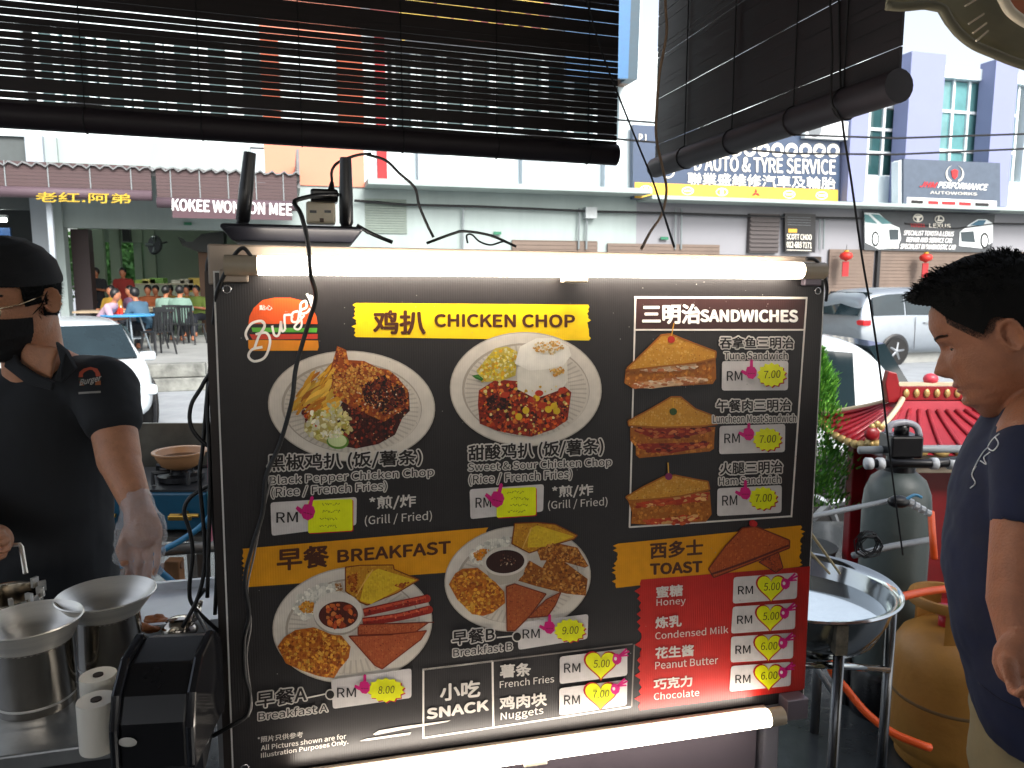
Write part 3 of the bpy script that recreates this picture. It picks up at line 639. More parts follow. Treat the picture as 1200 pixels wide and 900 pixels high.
def car(label, paint, o, heading, L, W, H, side, front_drop=.62, hatch=.12, stations=None, zb=.2):
    """side profile lofted across the width; local x forward, y left; origin on the ground under the centre"""
    t = thing('parked_car', label, 'car', o); rot = Matrix.Rotation(heading, 3, 'Z'); O = Vector(o)
    W2 = W / 2; T = lambda x, y, z: O + rot @ Vector((x, y, z))
    st = stations or [(-.5, .5, .50, .55), (-.49, .33, .58, .62), (-.46, .24, .60, .80), (-.40, .22, .61, .97), (-.28, .2, .62, .995), (-.05, .2, .61, 1.0), (.10, .2, .60, .98), (.20, .2, .60, .88), (.30, .2, .60, .64), (.38, .2, .57, .60), (.46, .22, .50, .52), (.49, .3, .42, .44), (.5, .35, .4, .41)]
    rings = []
    for (fx, zl, zbelt, zr) in st:
        e = max(0, abs(fx) - .36) / .14; wf = W2 * (1 - .16 * e * e); x = fx * L; zl_ = zl if zl < 1 else zl
        hb, hr = H * zbelt, H * zr; tw = .80 if zr > .7 else .93
        half = [(0, zl * H if zl > .3 else zb), (wf * .9, zl * H if zl > .3 else zb), (wf, H * .27 if zl < .3 else zl * H + .02), (wf * 1.0, H * .43 if zbelt > .44 else hb - .01), (wf * .965, hb), (wf * (.965 - (.965 - tw) * .5), (hb + hr) / 2), (wf * tw, hr - .05 * H * (1 if zr > .7 else .2)), (wf * tw * .8, hr - .008), (0, hr + .01)]
        ring = [T(x, y, z) for y, z in half] + [T(x, -y, z) for y, z in half[-2:0:-1]]
        rings.append(ring)
    m = MB(); m.loft(rings); b = m.build('body', paint, t, smooth=50)
    sub = b.modifiers.new('s', 'SUBSURF'); sub.levels = 1; sub.render_levels = 2
    # side glass
    def prof(fx):   # interpolate belt/roof
        for a, c in zip(st[:-1], st[1:]):
            if a[0] <= fx <= c[0]:
                k = (fx - a[0]) / (c[0] - a[0]); return a[2] + (c[2] - a[2]) * k, a[3] + (c[3] - a[3]) * k
        return st[-1][2:]
    for (xa, xb) in side:
        for sg in (-1, 1):
            m = MB(); pts = []
            for fx, up in ((xa, 0), (xb, 0), (xb, 1), ((xa + xb) / 2, 1), (xa, 1)):
                bl, rf = prof(fx); z = H * (bl + .018) if not up else H * (rf - .075); kk = (z / H - bl) / max(.02, rf - bl); y = W2 * (.955 - (.955 - .81) * kk)
                pts.append(T(fx * L, sg * (y + .012), max(z, H * bl + .03)))
            m.slab(pts, rot @ Vector((0, -sg * .03, 0))); m.build('side_window', carglass, t)
    for nm, a, b_ in (('rear_window', (-.505, .64, .40), (-.436, .94, .35)), ('windscreen', (.318, .66, .42), (.182, .945, .36))):
        s_ = -1 if a[0] < 0 else 1; m = MB(); pts = [T(a[0] * L, -a[2] * W, a[1] * H), T(a[0] * L + s_ * .05, 0, a[1] * H), T(a[0] * L, a[2] * W, a[1] * H), T(b_[0] * L, b_[2] * W, b_[1] * H), T(b_[0] * L + s_ * .04, 0, b_[1] * H), T(b_[0] * L, -b_[2] * W, b_[1] * H)]
        m.add(pts + [p + rot @ Vector((-s_ * .12, 0, -.02)) for p in pts], [[0, 1, 4, 5], [1, 2, 3, 4], [6, 11, 10, 7], [7, 10, 9, 8]] + [[i, 6 + i, 6 + (i + 1) % 6, (i + 1) % 6] for i in range(6)]); m.build(nm, carglass, t)
    for sg in (-1, 1):
        wheel(t, T(-.31 * L, sg * (W2 - .06), .31), rot @ Vector((0, sg, 0))); wheel(t, T(.31 * L, sg * (W2 - .06), .31), rot @ Vector((0, sg, 0)))
        m = MB(); m.lathe(T(-.31 * L, sg * (W2 - .035), .33), [(.36, 0), (.37, .03), (.33, .045)], 24, axis=rot @ Vector((0, sg, 0)), cap=True); m.build('wheel_arch', dark_m, t)
        m = MB(); m.lathe(T(.31 * L, sg * (W2 - .035), .33), [(.36, 0), (.37, .03), (.33, .045)], 24, axis=rot @ Vector((0, sg, 0)), cap=True); m.build('wheel_arch', dark_m, t)
        MB().box(T(.16 * L, sg * (W2 + .07), H * .63), (.14, .2, .12), rz=heading).build('mirror', paint, t, bevel=.03)
        for fx in (-.13, .08): MB().box(T(fx * L, sg * (W2 + .005), H * .54), (.17, .04, .028), rz=heading).build('door_handle', alloy, t)
        for fx in (-.2, .005, .19):
            bl, _ = prof(fx); MB().tube([T(fx * L, sg * (W2 * 1.003), H * .2), T(fx * L, sg * (W2 * .985 + .006), H * (bl - .01))], .006, 4).build('door_seam', dark_m, t)
        MB().box(T(-.475 * L, sg * W2 * .8, H * .55), (.2, .3, .12), rz=heading).build('tail_light', M('tail_light_red', 'd0121c', .3), t, bevel=.02)
        MB().box(T(.472 * L, sg * W2 * .76, H * .41), (.2, .34, .12), rz=heading).build('headlight', M('headlight_glass', 'c8d4d8', .1), t, bevel=.03)
    return t, T
white_car = M('white_car_paint', 'bcc4c8', .25, var=.02, coat=.5); silver_car = M('silver_car_paint', '8f979f', .3, metal=.5, var=.04)
# silver people carrier across the street
c = P(1078, 338, 18.2); hd = FA + math.pi
t, T = car('silver people carrier parked across the street behind the man in navy', silver_car, (c.x, c.y, -.25), FA, 4.6, 1.8, 1.72, [(-.44, -.26), (-.25, -.04), (-.03, .15)],
   stations=[(-.5, .5, .52, .56), (-.49, .33, .6, .7), (-.47, .2, .62, .9), (-.42, .2, .63, .975), (-.28, .2, .63, .995), (-.05, .2, .62, 1.0), (.10, .2, .61, .98), (.22, .2, .60, .86), (.33, .2, .60, .66), (.40, .2, .56, .6), (.46, .22, .50, .53), (.49, .3, .42, .44), (.5, .35, .4, .41)])
# white hatchback behind the cook (seen from its rear corner)
c = P(118, 480, 9.3); 
car('white hatchback parked behind the cook in black', white_car, (c.x - 1.0, c.y + 1.1, -.25), R(-56), 3.8, 1.65, 1.37, [(-.43, -.29), (-.28, -.04), (-.02, .15)])
# white cars beyond the red shrine
car('white car with dark quarter window parked beside the green conifer', white_car, (.95, 6.0, -.25), R(180 + 3), 3.9, 1.66, 1.50, [(-.36, -.29), (-.28, -.04), (-.02, .15)])
# ---------------------------------------------------------------- furniture and people in the coffee shop
chairm = M('black_plastic', '17191c', .45); tblue = M('blue_table_top', '3f8fc4', .4); steel_leg = M('table_steel', '9aa5ac', .35, metal=.7)
def plastic_chair(loc, rz, label):
    t = thing('plastic_chair', label, 'chair', (0, 0, 0), 'black plastic chairs at the coffee shop')
    m = MB(); m.box((0, 0, .44), (.42, .42, .035)); m.build('seat', chairm, t, bevel=.01)
    m = MB()
    for x in (-.17, .17): m.tube([(x, -.18, .44), (x * 1.05, -.24, .86)], .02, 6)
    m.box((0, -.235, .85), (.4, .03, .06)); 
    for k in range(5): m.box((-.13 + .065 * k, -.215, .65), (.03, .02, .4))
    m.build('backrest', chairm, t)
    for x in (-.18, .18):
        for y in (-.18, .18): MB().tube([(x, y, .43), (x * 1.25, y * 1.3, 0)], [.025, .018], 6).build('leg', chairm, t)
    t.location = loc; t.rotation_euler = (0, 0, rz); WL[t.name] = Vector(loc); return t
def pz(px, d, z=.2):   # floor point under a pixel column at depth d
    p = P(px, 380, d); return Vector((p.x, p.y, z))
ch0 = plastic_chair(pz(184, 14.8), R(60), 'black plastic chair right of the blue table, nearest the road')
for px, d, rz, l in ((78, 15.6, -40, 'black plastic chair left of the blue table beside the grey column'), (205, 17.5, 10, 'black plastic chair behind the diners in pale green, left one'), (224, 17.3, -10, 'black plastic chair behind the diners in pale green, right one'), (176, 15.9, 80, 'black plastic chair of the man in blue')):
    copy_tree(ch0, pz(px, d), R(rz), l)
c = pz(151, 15.2); t = thing('round_table', 'blue round table on steel legs on the coffee shop pavement', 'table', c)
MB().lathe(c + Vector((0, 0, .72)), [(.49, 0), (.5, .02), (.49, .035)], 32).build('table_top', tblue, t, smooth=40)
for k in range(4):
    a = k * math.pi / 2 + .6; MB().tube([c + Vector((math.cos(a) * .2, math.sin(a) * .2, .71)), c + Vector((math.cos(a) * .38, math.sin(a) * .38, 0))], .018, 6).build('leg', steel_leg, t)
MB().lathe(c + Vector((0, 0, .28)), [(.3, 0), (.3, .02)], 16).build('brace_ring', steel_leg, t)
for k, (px, h, l) in enumerate(((135, .1, 'short red tray on the blue table'), (139, .2, 'red sauce bottle with white cap on the blue table'), (143, .15, 'red sauce bottle on the blue table, rightmost'))):
    p = pz(px, 15.3, .957); bt = thing('sauce_bottle', l.replace('tray', 'bottle'), 'bottle', p)
    MB().lathe(p, [(.035, 0), (.035, h * .7), (.012, h * .85)], 12).build('body', M('sauce_red', 'c8351c', .3), bt); MB().lathe(p + Vector((0, 0, h * .85)), [(.012, 0), (.008, h * .3)], 8).build('cap', frame_w, bt)
for px, d, w_, l, mt in ((135, 17.2, 1.5, 'beige rectangular table behind the blue round table', M('beige_top', '9b8a72', .4)), (205, 20.0, 2.2, 'long table with food trays deep in the coffee shop', M('beige_top2', 'b0a890', .4)), (178, 21, 1.0, 'small table under the wall fan', M('beige_top3', 'a5a294', .4))):
    c = pz(px, d); t = thing('table', l, 'table', c); MB().box(c + Vector((0, 0, .74)), (w_, .8, .04), rz=FA).build('table_top', mt, t)
    for sx in (-1, 1):
        for sy in (-1, 1): MB().box(c + Vector((sx * w_ * .44, sy * .3, .36)), (.05, .05, .72)).build('leg', chairm, t)
# shelf with goods on the back wall
for k, (px, col, l) in enumerate(((172, 'b9d86a', 'pale green box'), (180, 'e7e08a', 'yellow packet'), (189, '7fae5a', 'green packet'), (214, 'd8d6c8', 'white carton'), (224, 'c9c2b0', 'grey carton'), (234, 'e0c060', 'amber packet'))):
    p = pz(px, 23, 1.35); MB().box(p + Vector((0, 0, .15)), (.42, .3, .3 + .06 * (k % 3))).build('carton', M('carton%d' % k, col, .6), None, bevel=.02, label=l + ' on the counter at the back of the coffee shop', cat='carton')
c = pz(203, 23); t = thing('counter', 'pale counter along the back wall of the coffee shop', 'counter', c)
MB().box(c + Vector((0, 0, .65)), (3.0, .6, 1.3), rz=FA).build('body', inw, t); MB().box(c + Vector((0, 0, 1.325)), (3.1, .7, .045), rz=FA).build('worktop', M('beige_top2'), t)
skin_m = M('skin_tan', 'a5694b', .55, var=.08, scale=8); hair_m = M('black_hair', '0d0c0c', .45, var=.4, scale=60)
def far_person(loc, rz, shirt, label, stand=False, lean=0.0, hair=True, reach=.25):
    t = thing('person', label, 'person', loc); L = Vector(loc); rot = Matrix.Rotation(rz, 3, 'Z')
    q = lambda x, y, z: L + rot @ Vector((x, y, z))
    hz = .95 if stand else .5   # hip height
    ly = lean; sh = hz + .48 - abs(lean) * .15; nk = sh + .07; hd = sh + .2
    m = MB()
    for s in (-1, 1):
        if stand: capsule(m, q(s * .09, 0, hz), q(s * .1, .02, .5), .09, .06); capsule(m, q(s * .1, .02, .5), q(s * .1, 0, .06), .055, .04); capsule(m, q(s * .1, -.02, .04), q(s * .1, .14, .03), .04, .03)
        else: capsule(m, q(s * .1, 0, hz), q(s * .13, .42, hz), .09, .065); capsule(m, q(s * .13, .42, hz), q(s * .13, .4, .06), .06, .04); capsule(m, q(s * .13, .38, .04), q(s * .13, .52, .03), .04, .03)
        capsule(m, q(s * .19, ly * .9, sh - .02), q(s * .24, ly + .05, sh - .27), .05, .04); capsule(m, q(s * .24, ly + .05, sh - .27), q(s * .12, ly + .1 + reach, sh - .22), .038, .028)
        capsule(m, q(s * .12, ly + .1 + reach, sh - .22), q(s * .1, ly + .18 + reach, sh - .22), .03, .02)
    m.loft([ell_ring(q(0, ly * f_, z), a, b, rot @ Vector((1, 0, 0)), rot @ Vector((0, 1, 0)), 14) for z, a, b, f_ in ((hz - .1, .13, .1, 0), (hz, .17, .12, 0), (hz + .2, .15, .11, .4), (hz + .38, .19, .12, .85), (sh + .01, .15, .09, 1), (sh + .05, .06, .05, 1.05))])
    capsule(m, q(0, ly * 1.05, sh), q(0, ly * 1.1 + .02, nk + .03), .055, .05); m.ball(q(0, ly * 1.15 + .04, hd), .1, 14, (.8, 1, 1.2))
    organic(m, 'body', skin_m, t, voxel=.022, smooth=3)
    m = MB()
    m.loft([ell_ring(q(0, ly * f_, z), a, b, rot @ Vector((1, 0, 0)), rot @ Vector((0, 1, 0)), 14) for z, a, b, f_ in ((hz - .08, .16, .13, 0), (hz, .19, .14, 0), (hz + .2, .17, .13, .4), (hz + .38, .215, .14, .85), (sh + .03, .17, .1, 1), (sh + .06, .08, .06, 1.05))])
    for s in (-1, 1): capsule(m, q(s * .18, ly * .9, sh - .02), q(s * .235, ly + .04, sh - .22), .07, .06)
    organic(m, 'shirt', shirt, t, voxel=.025, smooth=3)
    m = MB()
    for s in (-1, 1):
        if stand: capsule(m, q(s * .09, 0, hz), q(s * .1, .02, .1), .11, .07)
        else: capsule(m, q(s * .1, 0, hz), q(s * .13, .42, hz), .11, .085); capsule(m, q(s * .13, .42, hz), q(s * .13, .4, .15), .08, .06)
    organic(m, 'trousers', M('dark_trousers', '1e222b', .8), t, voxel=.03, smooth=3)
    if hair: MB().ball(q(0, ly * 1.15 + .015, hd + .035), .108, 14, (.86, .98, 1.05)).build('hair', hair_m, t, smooth=True)
    return t
sh = lambda n, c: M('shirt_' + n, c, .85, var=.12, scale=9)
toT = lambda a, b: 0
for px, d, rz, shirt, l, st, ln in (
    (148, 20.5, R(200), sh('red', '7d211b'), 'standing person in a red shirt inside the coffee shop', True, 0),
    (113, 15.1, R(-82), sh('pink', 'a68a98'), 'person in a pink shirt leaning over a phone at the blue table', False, .32),
    (172, 15.8, R(70), sh('denim', '3a586c'), 'person in a blue shirt seated right of the blue table', False, .22),
    (134, 18.3, R(170), sh('yellow', '8e6f1e'), 'seated person with a yellow and black jacket facing the road', False, .02),
    (158, 18.6, R(150), sh('mauve', '6a4a63'), 'seated person in a mauve top with black hair', False, .05),
    (194, 18.0, R(-10), sh('mint', '748f83'), 'person in pale green seen from behind, left of two', False, .05),
    (212, 17.8, R(5), sh('mint2', '6c887c'), 'person in pale green seen from behind, right of two', False, .02),
    (186, 20.6, R(190), sh('orange', '7c4524'), 'seated diner in orange deep in the coffee shop', False, .08),
    (203, 21.0, R(175), sh('ochre', '7c6228'), 'seated diner in ochre beside the food counter', False, .05),
    (222, 20.6, R(185), sh('amber', '85692a'), 'seated diner in amber yellow near the right post', False, .05),
    (234, 20.0, R(170), sh('lime', '667a34'), 'seated diner in lime green at the right end', False, .05),
    (176, 20.2, R(200), sh('rust', '93502c'), 'seated diner in rust brown left of the orange one', False, .05),
    (117, 20.5, R(180), sh('black', '1c1d22'), 'person in black beyond the left door', True, 0)):
    far_person(pz(px, d), rz, shirt, l, st, ln)
m = MB(); c = pz(96, 16.4); MB().box(c + Vector((0, 0, .75)), (.3, .3, .6), rz=.3).build('blue_bin', M('navy_plastic', '1b2250', .5), None, bevel=.03, label='navy blue plastic bin beside the coffee shop door', cat='bin') if 0 else None
# ---------------------------------------------------------------- menu board
BO = Vector((-.42368, 1.09944, 1.61498)); byaw, blean, broll, BH = .2514, .017416, -.009937, .7766; BW = 1.0
BU = Vector((math.cos(byaw) * math.cos(broll), math.sin(byaw) * math.cos(broll), math.sin(broll)))
_n = Vector((math.sin(byaw), -math.cos(byaw), 0)); BV = Vector((0, 0, -math.cos(blean))) + _n * math.sin(blean); BV = (BV - BU * BV.dot(BU)).normalized()
BN = BU.cross(BV) * 1.0
if BN.dot(_n) < 0: BN = -BN
def B(u, v, w=0.0): return BO + BU * u + BV * v + BN * w
def BP(px, py, w=0.0):
    r = ray(px, py); o = BO + BN * w; t = (o - EYE).dot(BN) / r.dot(BN); p = EYE + r * t - BO
    return p.dot(BU), p.dot(BV)
def bp(px, py, L=0):     # photo pixel -> point on the board face, print layer L
    u, v = BP(px, py); return B(u, v, L * .00022)
BROT = Matrix((BU, BV, BN)).transposed()
def bbox(mb, u0, u1, v0, v1, w0, w1): return mb.box(B((u0 + u1) / 2, (v0 + v1) / 2, (w0 + w1) / 2), (abs(u1 - u0), abs(v1 - v0), abs(w1 - w0)), m=BROT)
board = thing('menu_board', 'large black printed menu board with food pictures, yellow headings and red toast panel', 'menu board', B(.5, BH + .8, -.1))
core = M('white_board_core', 'd9d6d0', .5); beige = M('beige_steel', '9a8b7c', .38, var=.12, scale=5, metal=.2); lil = M('lilac_grey_steel', '6b626a', .35, metal=.35, var=.12, scale=3)
m = MB(); bbox(m, 0, BW, 0, BH, -.006, -.0005); m.build('panel', core, board)
prt = attr_mat('printed_face', .38, stripes=.12, spec=.45)
blackprint = (.019, .0165, .0165, 1)
face = MB(); e = .0025; face.add([B(e, e, 0), B(BW - e, e, 0), B(BW - e, BH - e, 0), B(e, BH - e, 0)], [[3, 2, 1, 0]], blackprint)
panel_o = face.build('printed_face', prt, board)
m = MB(); u0, v0 = BP(238, 285); bbox(m, u0 + .004, BW - .002, v0, .02, -.14, -.008); m.build('header_box', beige, board, bevel=.003)
m = MB(); bbox(m, .02, BW - .02, .03, BH + .8, -.14, -.10); m.build('cart_body', lil, board, bevel=.003)
m = MB(); bbox(m, .02, BW - .075, BH - .02, BH + .8, -.097, -.03); m.build('lower_panel', lil, board, bevel=.003)
m = MB(); bbox(m, BW - .066, BW - .034, BH - .05, BH + .8, -.06, -.02); m.build('post', M('post_steel', '8f8b94', .3, metal=.6), board, bevel=.004)
m = MB(); bbox(m, -.014, -.002, 0.0, BH + .8, -.1, -.02); m.build('side_frame', M('dark_side_steel', '3c3634', .4, metal=.5), board)
def C_(h, k=1.0): c = hexc(h); return (c[0] * k, c[1] * k, c[2] * k, 1)
def ppoly(name, pts, h, L, parent=None, k=1.0):
    m = MB(); m.add([bp(x, y, L) for x, y in pts], [list(range(len(pts)))[::-1]], C_(h, k)); return m.build(name, prt, parent or board)
def ptext(s, x0, y0, x1, y1, hh, h='ece6dc', L=6, bold=0.0, outline=0.0, oh='ece6dc', shear=0.0, h1=None, name='lettering'):
    """bottom-left (x0,y0), bottom-right (x1,y1), glyph height hh (h1 at the right end) in photo pixels"""
    h1 = h1 or hh
    def fr(lay):
        def f(a, b):
            x = x0 + (x1 - x0) * a; y = y0 + (y1 - y0) * a - (hh + (h1 - hh) * a) * b; return bp(x, y, lay)
        return f
    cjk = any(ord(c) > 0x2e80 for c in s); rb = bold * (hh + h1) * (.42 if cjk else (.78 if bold >= .03 else .5))
    def fp(lay):
        def f(a, b, dx, dy, k):
            x = x0 + (x1 - x0) * a; y = y0 + (y1 - y0) * a - (hh + (h1 - hh) * a) * b; return bp(x + dx, y + dy, lay + k * .12)
        return f
    if outline: m = MB(); bold_text(m, s, fp(L), rb + 1.0 + outline * 9, shear, C_(oh), 12); m.build('lettering_outline', prt, board)
    m = MB(); bold_text(m, s, fp(L + 2 if outline else L), rb, shear, C_(h), 6); return m.build(name, prt, board)
def pstroke(mb, pts, wd, h, L):    # flat ribbon of round pen width in pixels
    q = [(p.x, p.y) for p in spline([Vector((x, y, 0)) for x, y in pts], 6)]; a = []; b = []
    for i, (x, y) in enumerate(q):
        x0, y0 = q[max(0, i - 1)]; x1, y1 = q[min(len(q) - 1, i + 1)]; d = math.hypot(x1 - x0, y1 - y0) or 1; nx, ny = -(y1 - y0) / d * wd / 2, (x1 - x0) / d * wd / 2
        a.append((x + nx, y + ny)); b.append((x - nx, y - ny))
    v = [bp(x, y, L) for x, y in a + b]; n = len(q); mb.add(v, [[i, i + 1, n + i + 1, n + i] for i in range(n - 1)], C_(h))
def torn(x0, y0, x1, y1, amp, n, rr):   # torn edge between two points, jagging in x
    out = []
    for i in range(n + 1):
        t = i / n; out.append((x0 + (x1 - x0) * t + rr.uniform(-amp, amp * .3) * (1 if i % 2 else -.3), y0 + (y1 - y0) * t))
    return out
r1 = random.Random(3)
def band(pl, pr, h, L, al=5, ar=5, n=16):    # pl=(top,bottom) left, pr=(top,bottom) right
    lft = torn(*pl[1], *pl[0], al, n, r1) if al else [pl[1], pl[0]]; rgt = torn(*pr[0], *pr[1], -ar, n, r1) if ar else [pr[0], pr[1]]
    return ppoly('heading_band', lft + rgt, h, L)
def inpoly(x, y, P_):
    c = False; j = len(P_) - 1
    for i in range(len(P_)):
        if (P_[i][1] > y) != (P_[j][1] > y) and x < (P_[j][0] - P_[i][0]) * (y - P_[i][1]) / (P_[j][1] - P_[i][1]) + P_[i][0]: c = not c
        j = i
    return c
def bits(mb, poly, n, size, pal, L, seed=0, elong=1.0, ang=None, jit=.25, span=2.0):
    if elong == 1.0 and size > 1.5: n = int(n * 1.7); size *= .74
    rr = random.Random(seed); xs = [p[0] for p in poly]; ys = [p[1] for p in poly]; k = 0; tries = 0
    while k < n and tries < n * 30:
        tries += 1; x = rr.uniform(min(xs), max(xs)); y = rr.uniform(min(ys), max(ys))
        s = size * rr.uniform(.4, 1.15)
        if not inpoly(x, y, poly) or (elong == 1.0 and not all(inpoly(x + s * .8 * q, y + s * .8 * w, poly) for q, w in ((1, 0), (-1, 0), (0, 1), (0, -1)))): continue
        a0 = ang if ang is not None else rr.uniform(0, 6.28); a0 += rr.uniform(-.25, .25); nn = 7; vs = []
        for i in range(nn):
            t = 2 * math.pi * i / nn; q = s * rr.uniform(.7, 1.15); dx, dy = q * math.cos(t) * elong, q * math.sin(t)
            vs.append(bp(x + dx * math.cos(a0) - dy * math.sin(a0), y + dx * math.sin(a0) + dy * math.cos(a0), L + span * k / n))
        h = rr.choice(pal); mb.add(vs, [list(range(nn))[::-1]], C_(h, 1 + rr.uniform(-jit, jit))); k += 1
def bread(mb, poly, base, pal, L, seed, crust='7a3a10', cw=1.3):
    pp(mb, poly, base, L); bits(mb, poly, 200, 1.9, pal, L + .2, seed, jit=.07, span=1.2); bits(mb, poly, 40, .7, [crust], L + 1.5, seed + 1, jit=.1, span=.3)
    for a_, b_ in zip(poly, poly[1:] + poly[:1]): pstroke(mb, [a_, ((a_[0] + b_[0]) / 2, (a_[1] + b_[1]) / 2), b_], cw, crust, L + 1.9)
def pell(mb, cx, cy, rx, ry, h, L, rot=0.0, n=40, k=1.0):
    mb.add([bp(cx + rx * math.cos(t) * math.cos(rot) - ry * math.sin(t) * math.sin(rot), cy + rx * math.cos(t) * math.sin(rot) + ry * math.sin(t) * math.cos(rot), L) for t in [2 * math.pi * i / n for i in range(n)]], [list(range(n))[::-1]], C_(h, k))
def pp(mb, pts, h, L, k=1.0): mb.add([bp(x, y, L) for x, y in pts], [list(range(len(pts)))[::-1]], C_(h, k))
def Z(ox, oy, s): return lambda *a: [(ox + x * s, oy + y * s) for x, y in a]
z1, z3, z4, z5 = Z(240, 270, .23333), Z(720, 270, .216667), Z(270, 440, .216667), Z(510, 440, .216667)
z6, z7, z8, z9 = Z(710, 440, .216667), Z(270, 610, .216667), Z(490, 600, .216667), Z(700, 600, .216667)
z2 = Z(500, 270, .2)
# --- bands
BR = '4a2411'
band(((417, 355), (416, 395)), ((689, 357), (690, 399)), 'f2c80e', 2)
ptext('鸡扒', 438, 391, 498, 391.5, 27, BR, 4, .045); ptext('CHICKEN CHOP', 509.6, 382.5, 673, 383.3, 14.2, BR, 4, .035)
band(((284, 643), (289, 688)), ((572, 618), (548, 669)), 'd9920e', 2)
ptext('早餐', 325, 668.5, 385, 663.5, 25, BR, 4, .04); ptext('BREAKFAST', 396, 658.8, 527.5, 648, 14, BR, 4, .035)
band(((723, 637), (720.6, 689)), ((939, 615.6), (937, 664)), 'd9920e', 2, n=20)
ptext('西多士', 762, 654.6, 823, 650, 18.5, BR, 6, .045); ptext('TOAST', 762, 673, 822, 669.7, 12.3, BR, 6, .045)
lf_ = torn(750, 832, 750, 679, 7, 34, r1)
ppoly('red_panel', lf_ + [(949, 663.5), (942.5, 806.5), (939, 808.5)], 'b3221a', 3)
# --- logo
lg = MB()
pp(lg, z1((219, 470), (225, 430), (245, 390), (290, 350), (350, 338), (430, 338), (500, 355), (540, 390), (560, 430), (567, 470)), 'd9531e', 4)
pp(lg, z1((235, 488), (565, 490), (562, 512), (240, 510)), '56a838', 4); pp(lg, z1((225, 522), (567, 520), (566, 545), (240, 548)), 'c43b2a', 4)
pp(lg, z1((218, 550), (569, 553), (572, 585), (566, 603), (230, 605), (219, 590)), 'e08a1c', 4)
lg.build('logo_burger', prt, board); lg = MB()
for st, wd in (([(215, 550), (206, 515), (235, 468), (285, 455), (300, 480), (272, 530), (250, 590)], 3.0), ([(285, 456), (302, 478), (285, 510), (255, 522)], 2.6), ([(262, 520), (310, 515), (328, 560), (303, 635), (250, 657), (220, 632), (238, 598), (290, 585)], 3.0),
               ([(338, 478), (350, 525), (372, 522), (383, 455)], 2.8), ([(383, 455), (388, 505), (404, 498)], 2.6), ([(404, 498), (400, 432), (408, 425), (435, 425), (440, 440)], 2.6),
               ([(470, 405), (442, 415), (438, 455), (465, 455), (476, 405)], 2.6), ([(476, 405), (487, 470), (470, 497), (450, 485), (480, 450), (500, 425)], 2.4), ([(482, 400), (510, 385), (506, 355), (482, 370), (484, 415), (512, 412), (530, 392)], 2.6), ([(512, 318), (527, 345), (541, 390)], 2.8), ([(520, 330), (540, 335), (548, 385)], 2.6)):
    pstroke(lg, z1(*st), wd, 'efe8df', 6)
lg.build('script_lettering', prt, board); ptext('點心', 304, 363.5, 319, 363.5, 6, 'efe8df', 6, .03)
# --- sandwiches frame
def line(x0, y0, x1, y1, wd, h='d9d2c8', L=4, nm='frame_line'):
    m = MB(); pstroke(m, [(x0, y0), ((x0 + x1) / 2, (y0 + y1) / 2), (x1, y1)], wd, h, L); m.build(nm, prt, board)
ppoly('heading_field', [(744, 348), (945, 349), (943, 387), (743, 386.5)], '3a211f', 2)
line(743, 348.4, 946, 349.2, 2.6); line(743, 386.5, 943, 386.5, 2); line(744.5, 348, 737.5, 618, 2); line(945, 349, 927, 606, 2); line(737, 617.6, 927, 604.8, 2)
ptext('三明治', 753, 379, 820, 379, 22, 'f4efe6', 5, .05); ptext('SANDWICHES', 821, 376.6, 934, 377, 13.2, 'f4efe6', 5, .045)
OD = '1d1613'
def dual(s, x0, y0, x1, y1, hh, bold=.03, ol=.07, h1=None): ptext(s, x0, y0, x1, y1, hh, OD, 8, bold, ol, 'cfc8bf', h1=h1)
dual('吞拿鱼三明治', 843, 408, 929, 408.5, 13.5); dual('Tuna Sandwich', 848, 421, 922, 421, 9, .01, .05)
dual('午餐肉三明治', 839, 482, 926, 481, 13.5); ptext('Luncheon Meat Sandwich', 834, 495, 931, 494, 9, OD, 18, .01, .05, 'cfc8bf')
dual('火腿三明治', 843, 556, 916, 553.5, 14); dual('Ham Sandwich', 842, 568, 914, 565.5, 9, .01, .05)
def rrect(a, b, c, d, r=3.2):   # rounded quad TL,TR,BR,BL
    q = [a, b, c, d]; out = []
    for i in range(4):
        p, pv, nx = q[i], q[i - 1], q[(i + 1) % 4]
        def toward(p, t, k):
            L_ = math.hypot(t[0] - p[0], t[1] - p[1]); return (p[0] + (t[0] - p[0]) / L_ * k, p[1] + (t[1] - p[1]) / L_ * k)
        s_, e_ = toward(p, pv, r), toward(p, nx, r); out += [s_, (s_[0] * .25 + p[0] * .5 + e_[0] * .25, s_[1] * .25 + p[1] * .5 + e_[1] * .25), e_]
    return out
stk = M('fluorescent_sticker', 'd6e50c', .4); pnk = 'c4116e'
def hand(m, x, y, s, L, ang=0.0, ok=False):   # little pink hand print
    rt = lambda dx, dy: (x + s * (dx * math.cos(ang) - dy * math.sin(ang)), y + s * (dx * math.sin(ang) + dy * math.cos(ang)))
    pp(m, [rt(*q) for q in ((-6, -2), (-5, -6), (-1, -7), (4, -6), (6.5, -2), (6, 4), (2, 8), (-3, 7), (-6, 3))], pnk, L)
    if ok:
        for a, l in ((-.9, 15), (-.6, 16), (-.25, 13)): pp(m, [rt(1, -5), rt(3, -3), rt(3 + l * math.cos(a), -3 + l * math.sin(a)), rt(1 + l * math.cos(a), -5 + l * math.sin(a))], pnk, L + .5)
        pell(m, *rt(-2, 0), s * 2, s * 2.4, 'd6c8c8', L + 1)
    else:
        pp(m, [rt(-1.6, -5), rt(-1.2, -14), rt(.4, -15.5), rt(2, -14), rt(2.2, -5)], pnk, L + .5); pp(m, [rt(-6, -1), rt(-11, -3), rt(-12, 0), rt(-6, 4)], pnk, L + .7)
        for k in range(3): pp(m, [rt(-4 + 3 * k, 1), rt(-1.5 + 3 * k, 1), rt(-1.5 + 3 * k, 2), rt(-4 + 3 * k, 2)], '8c0a4c', L + 1)
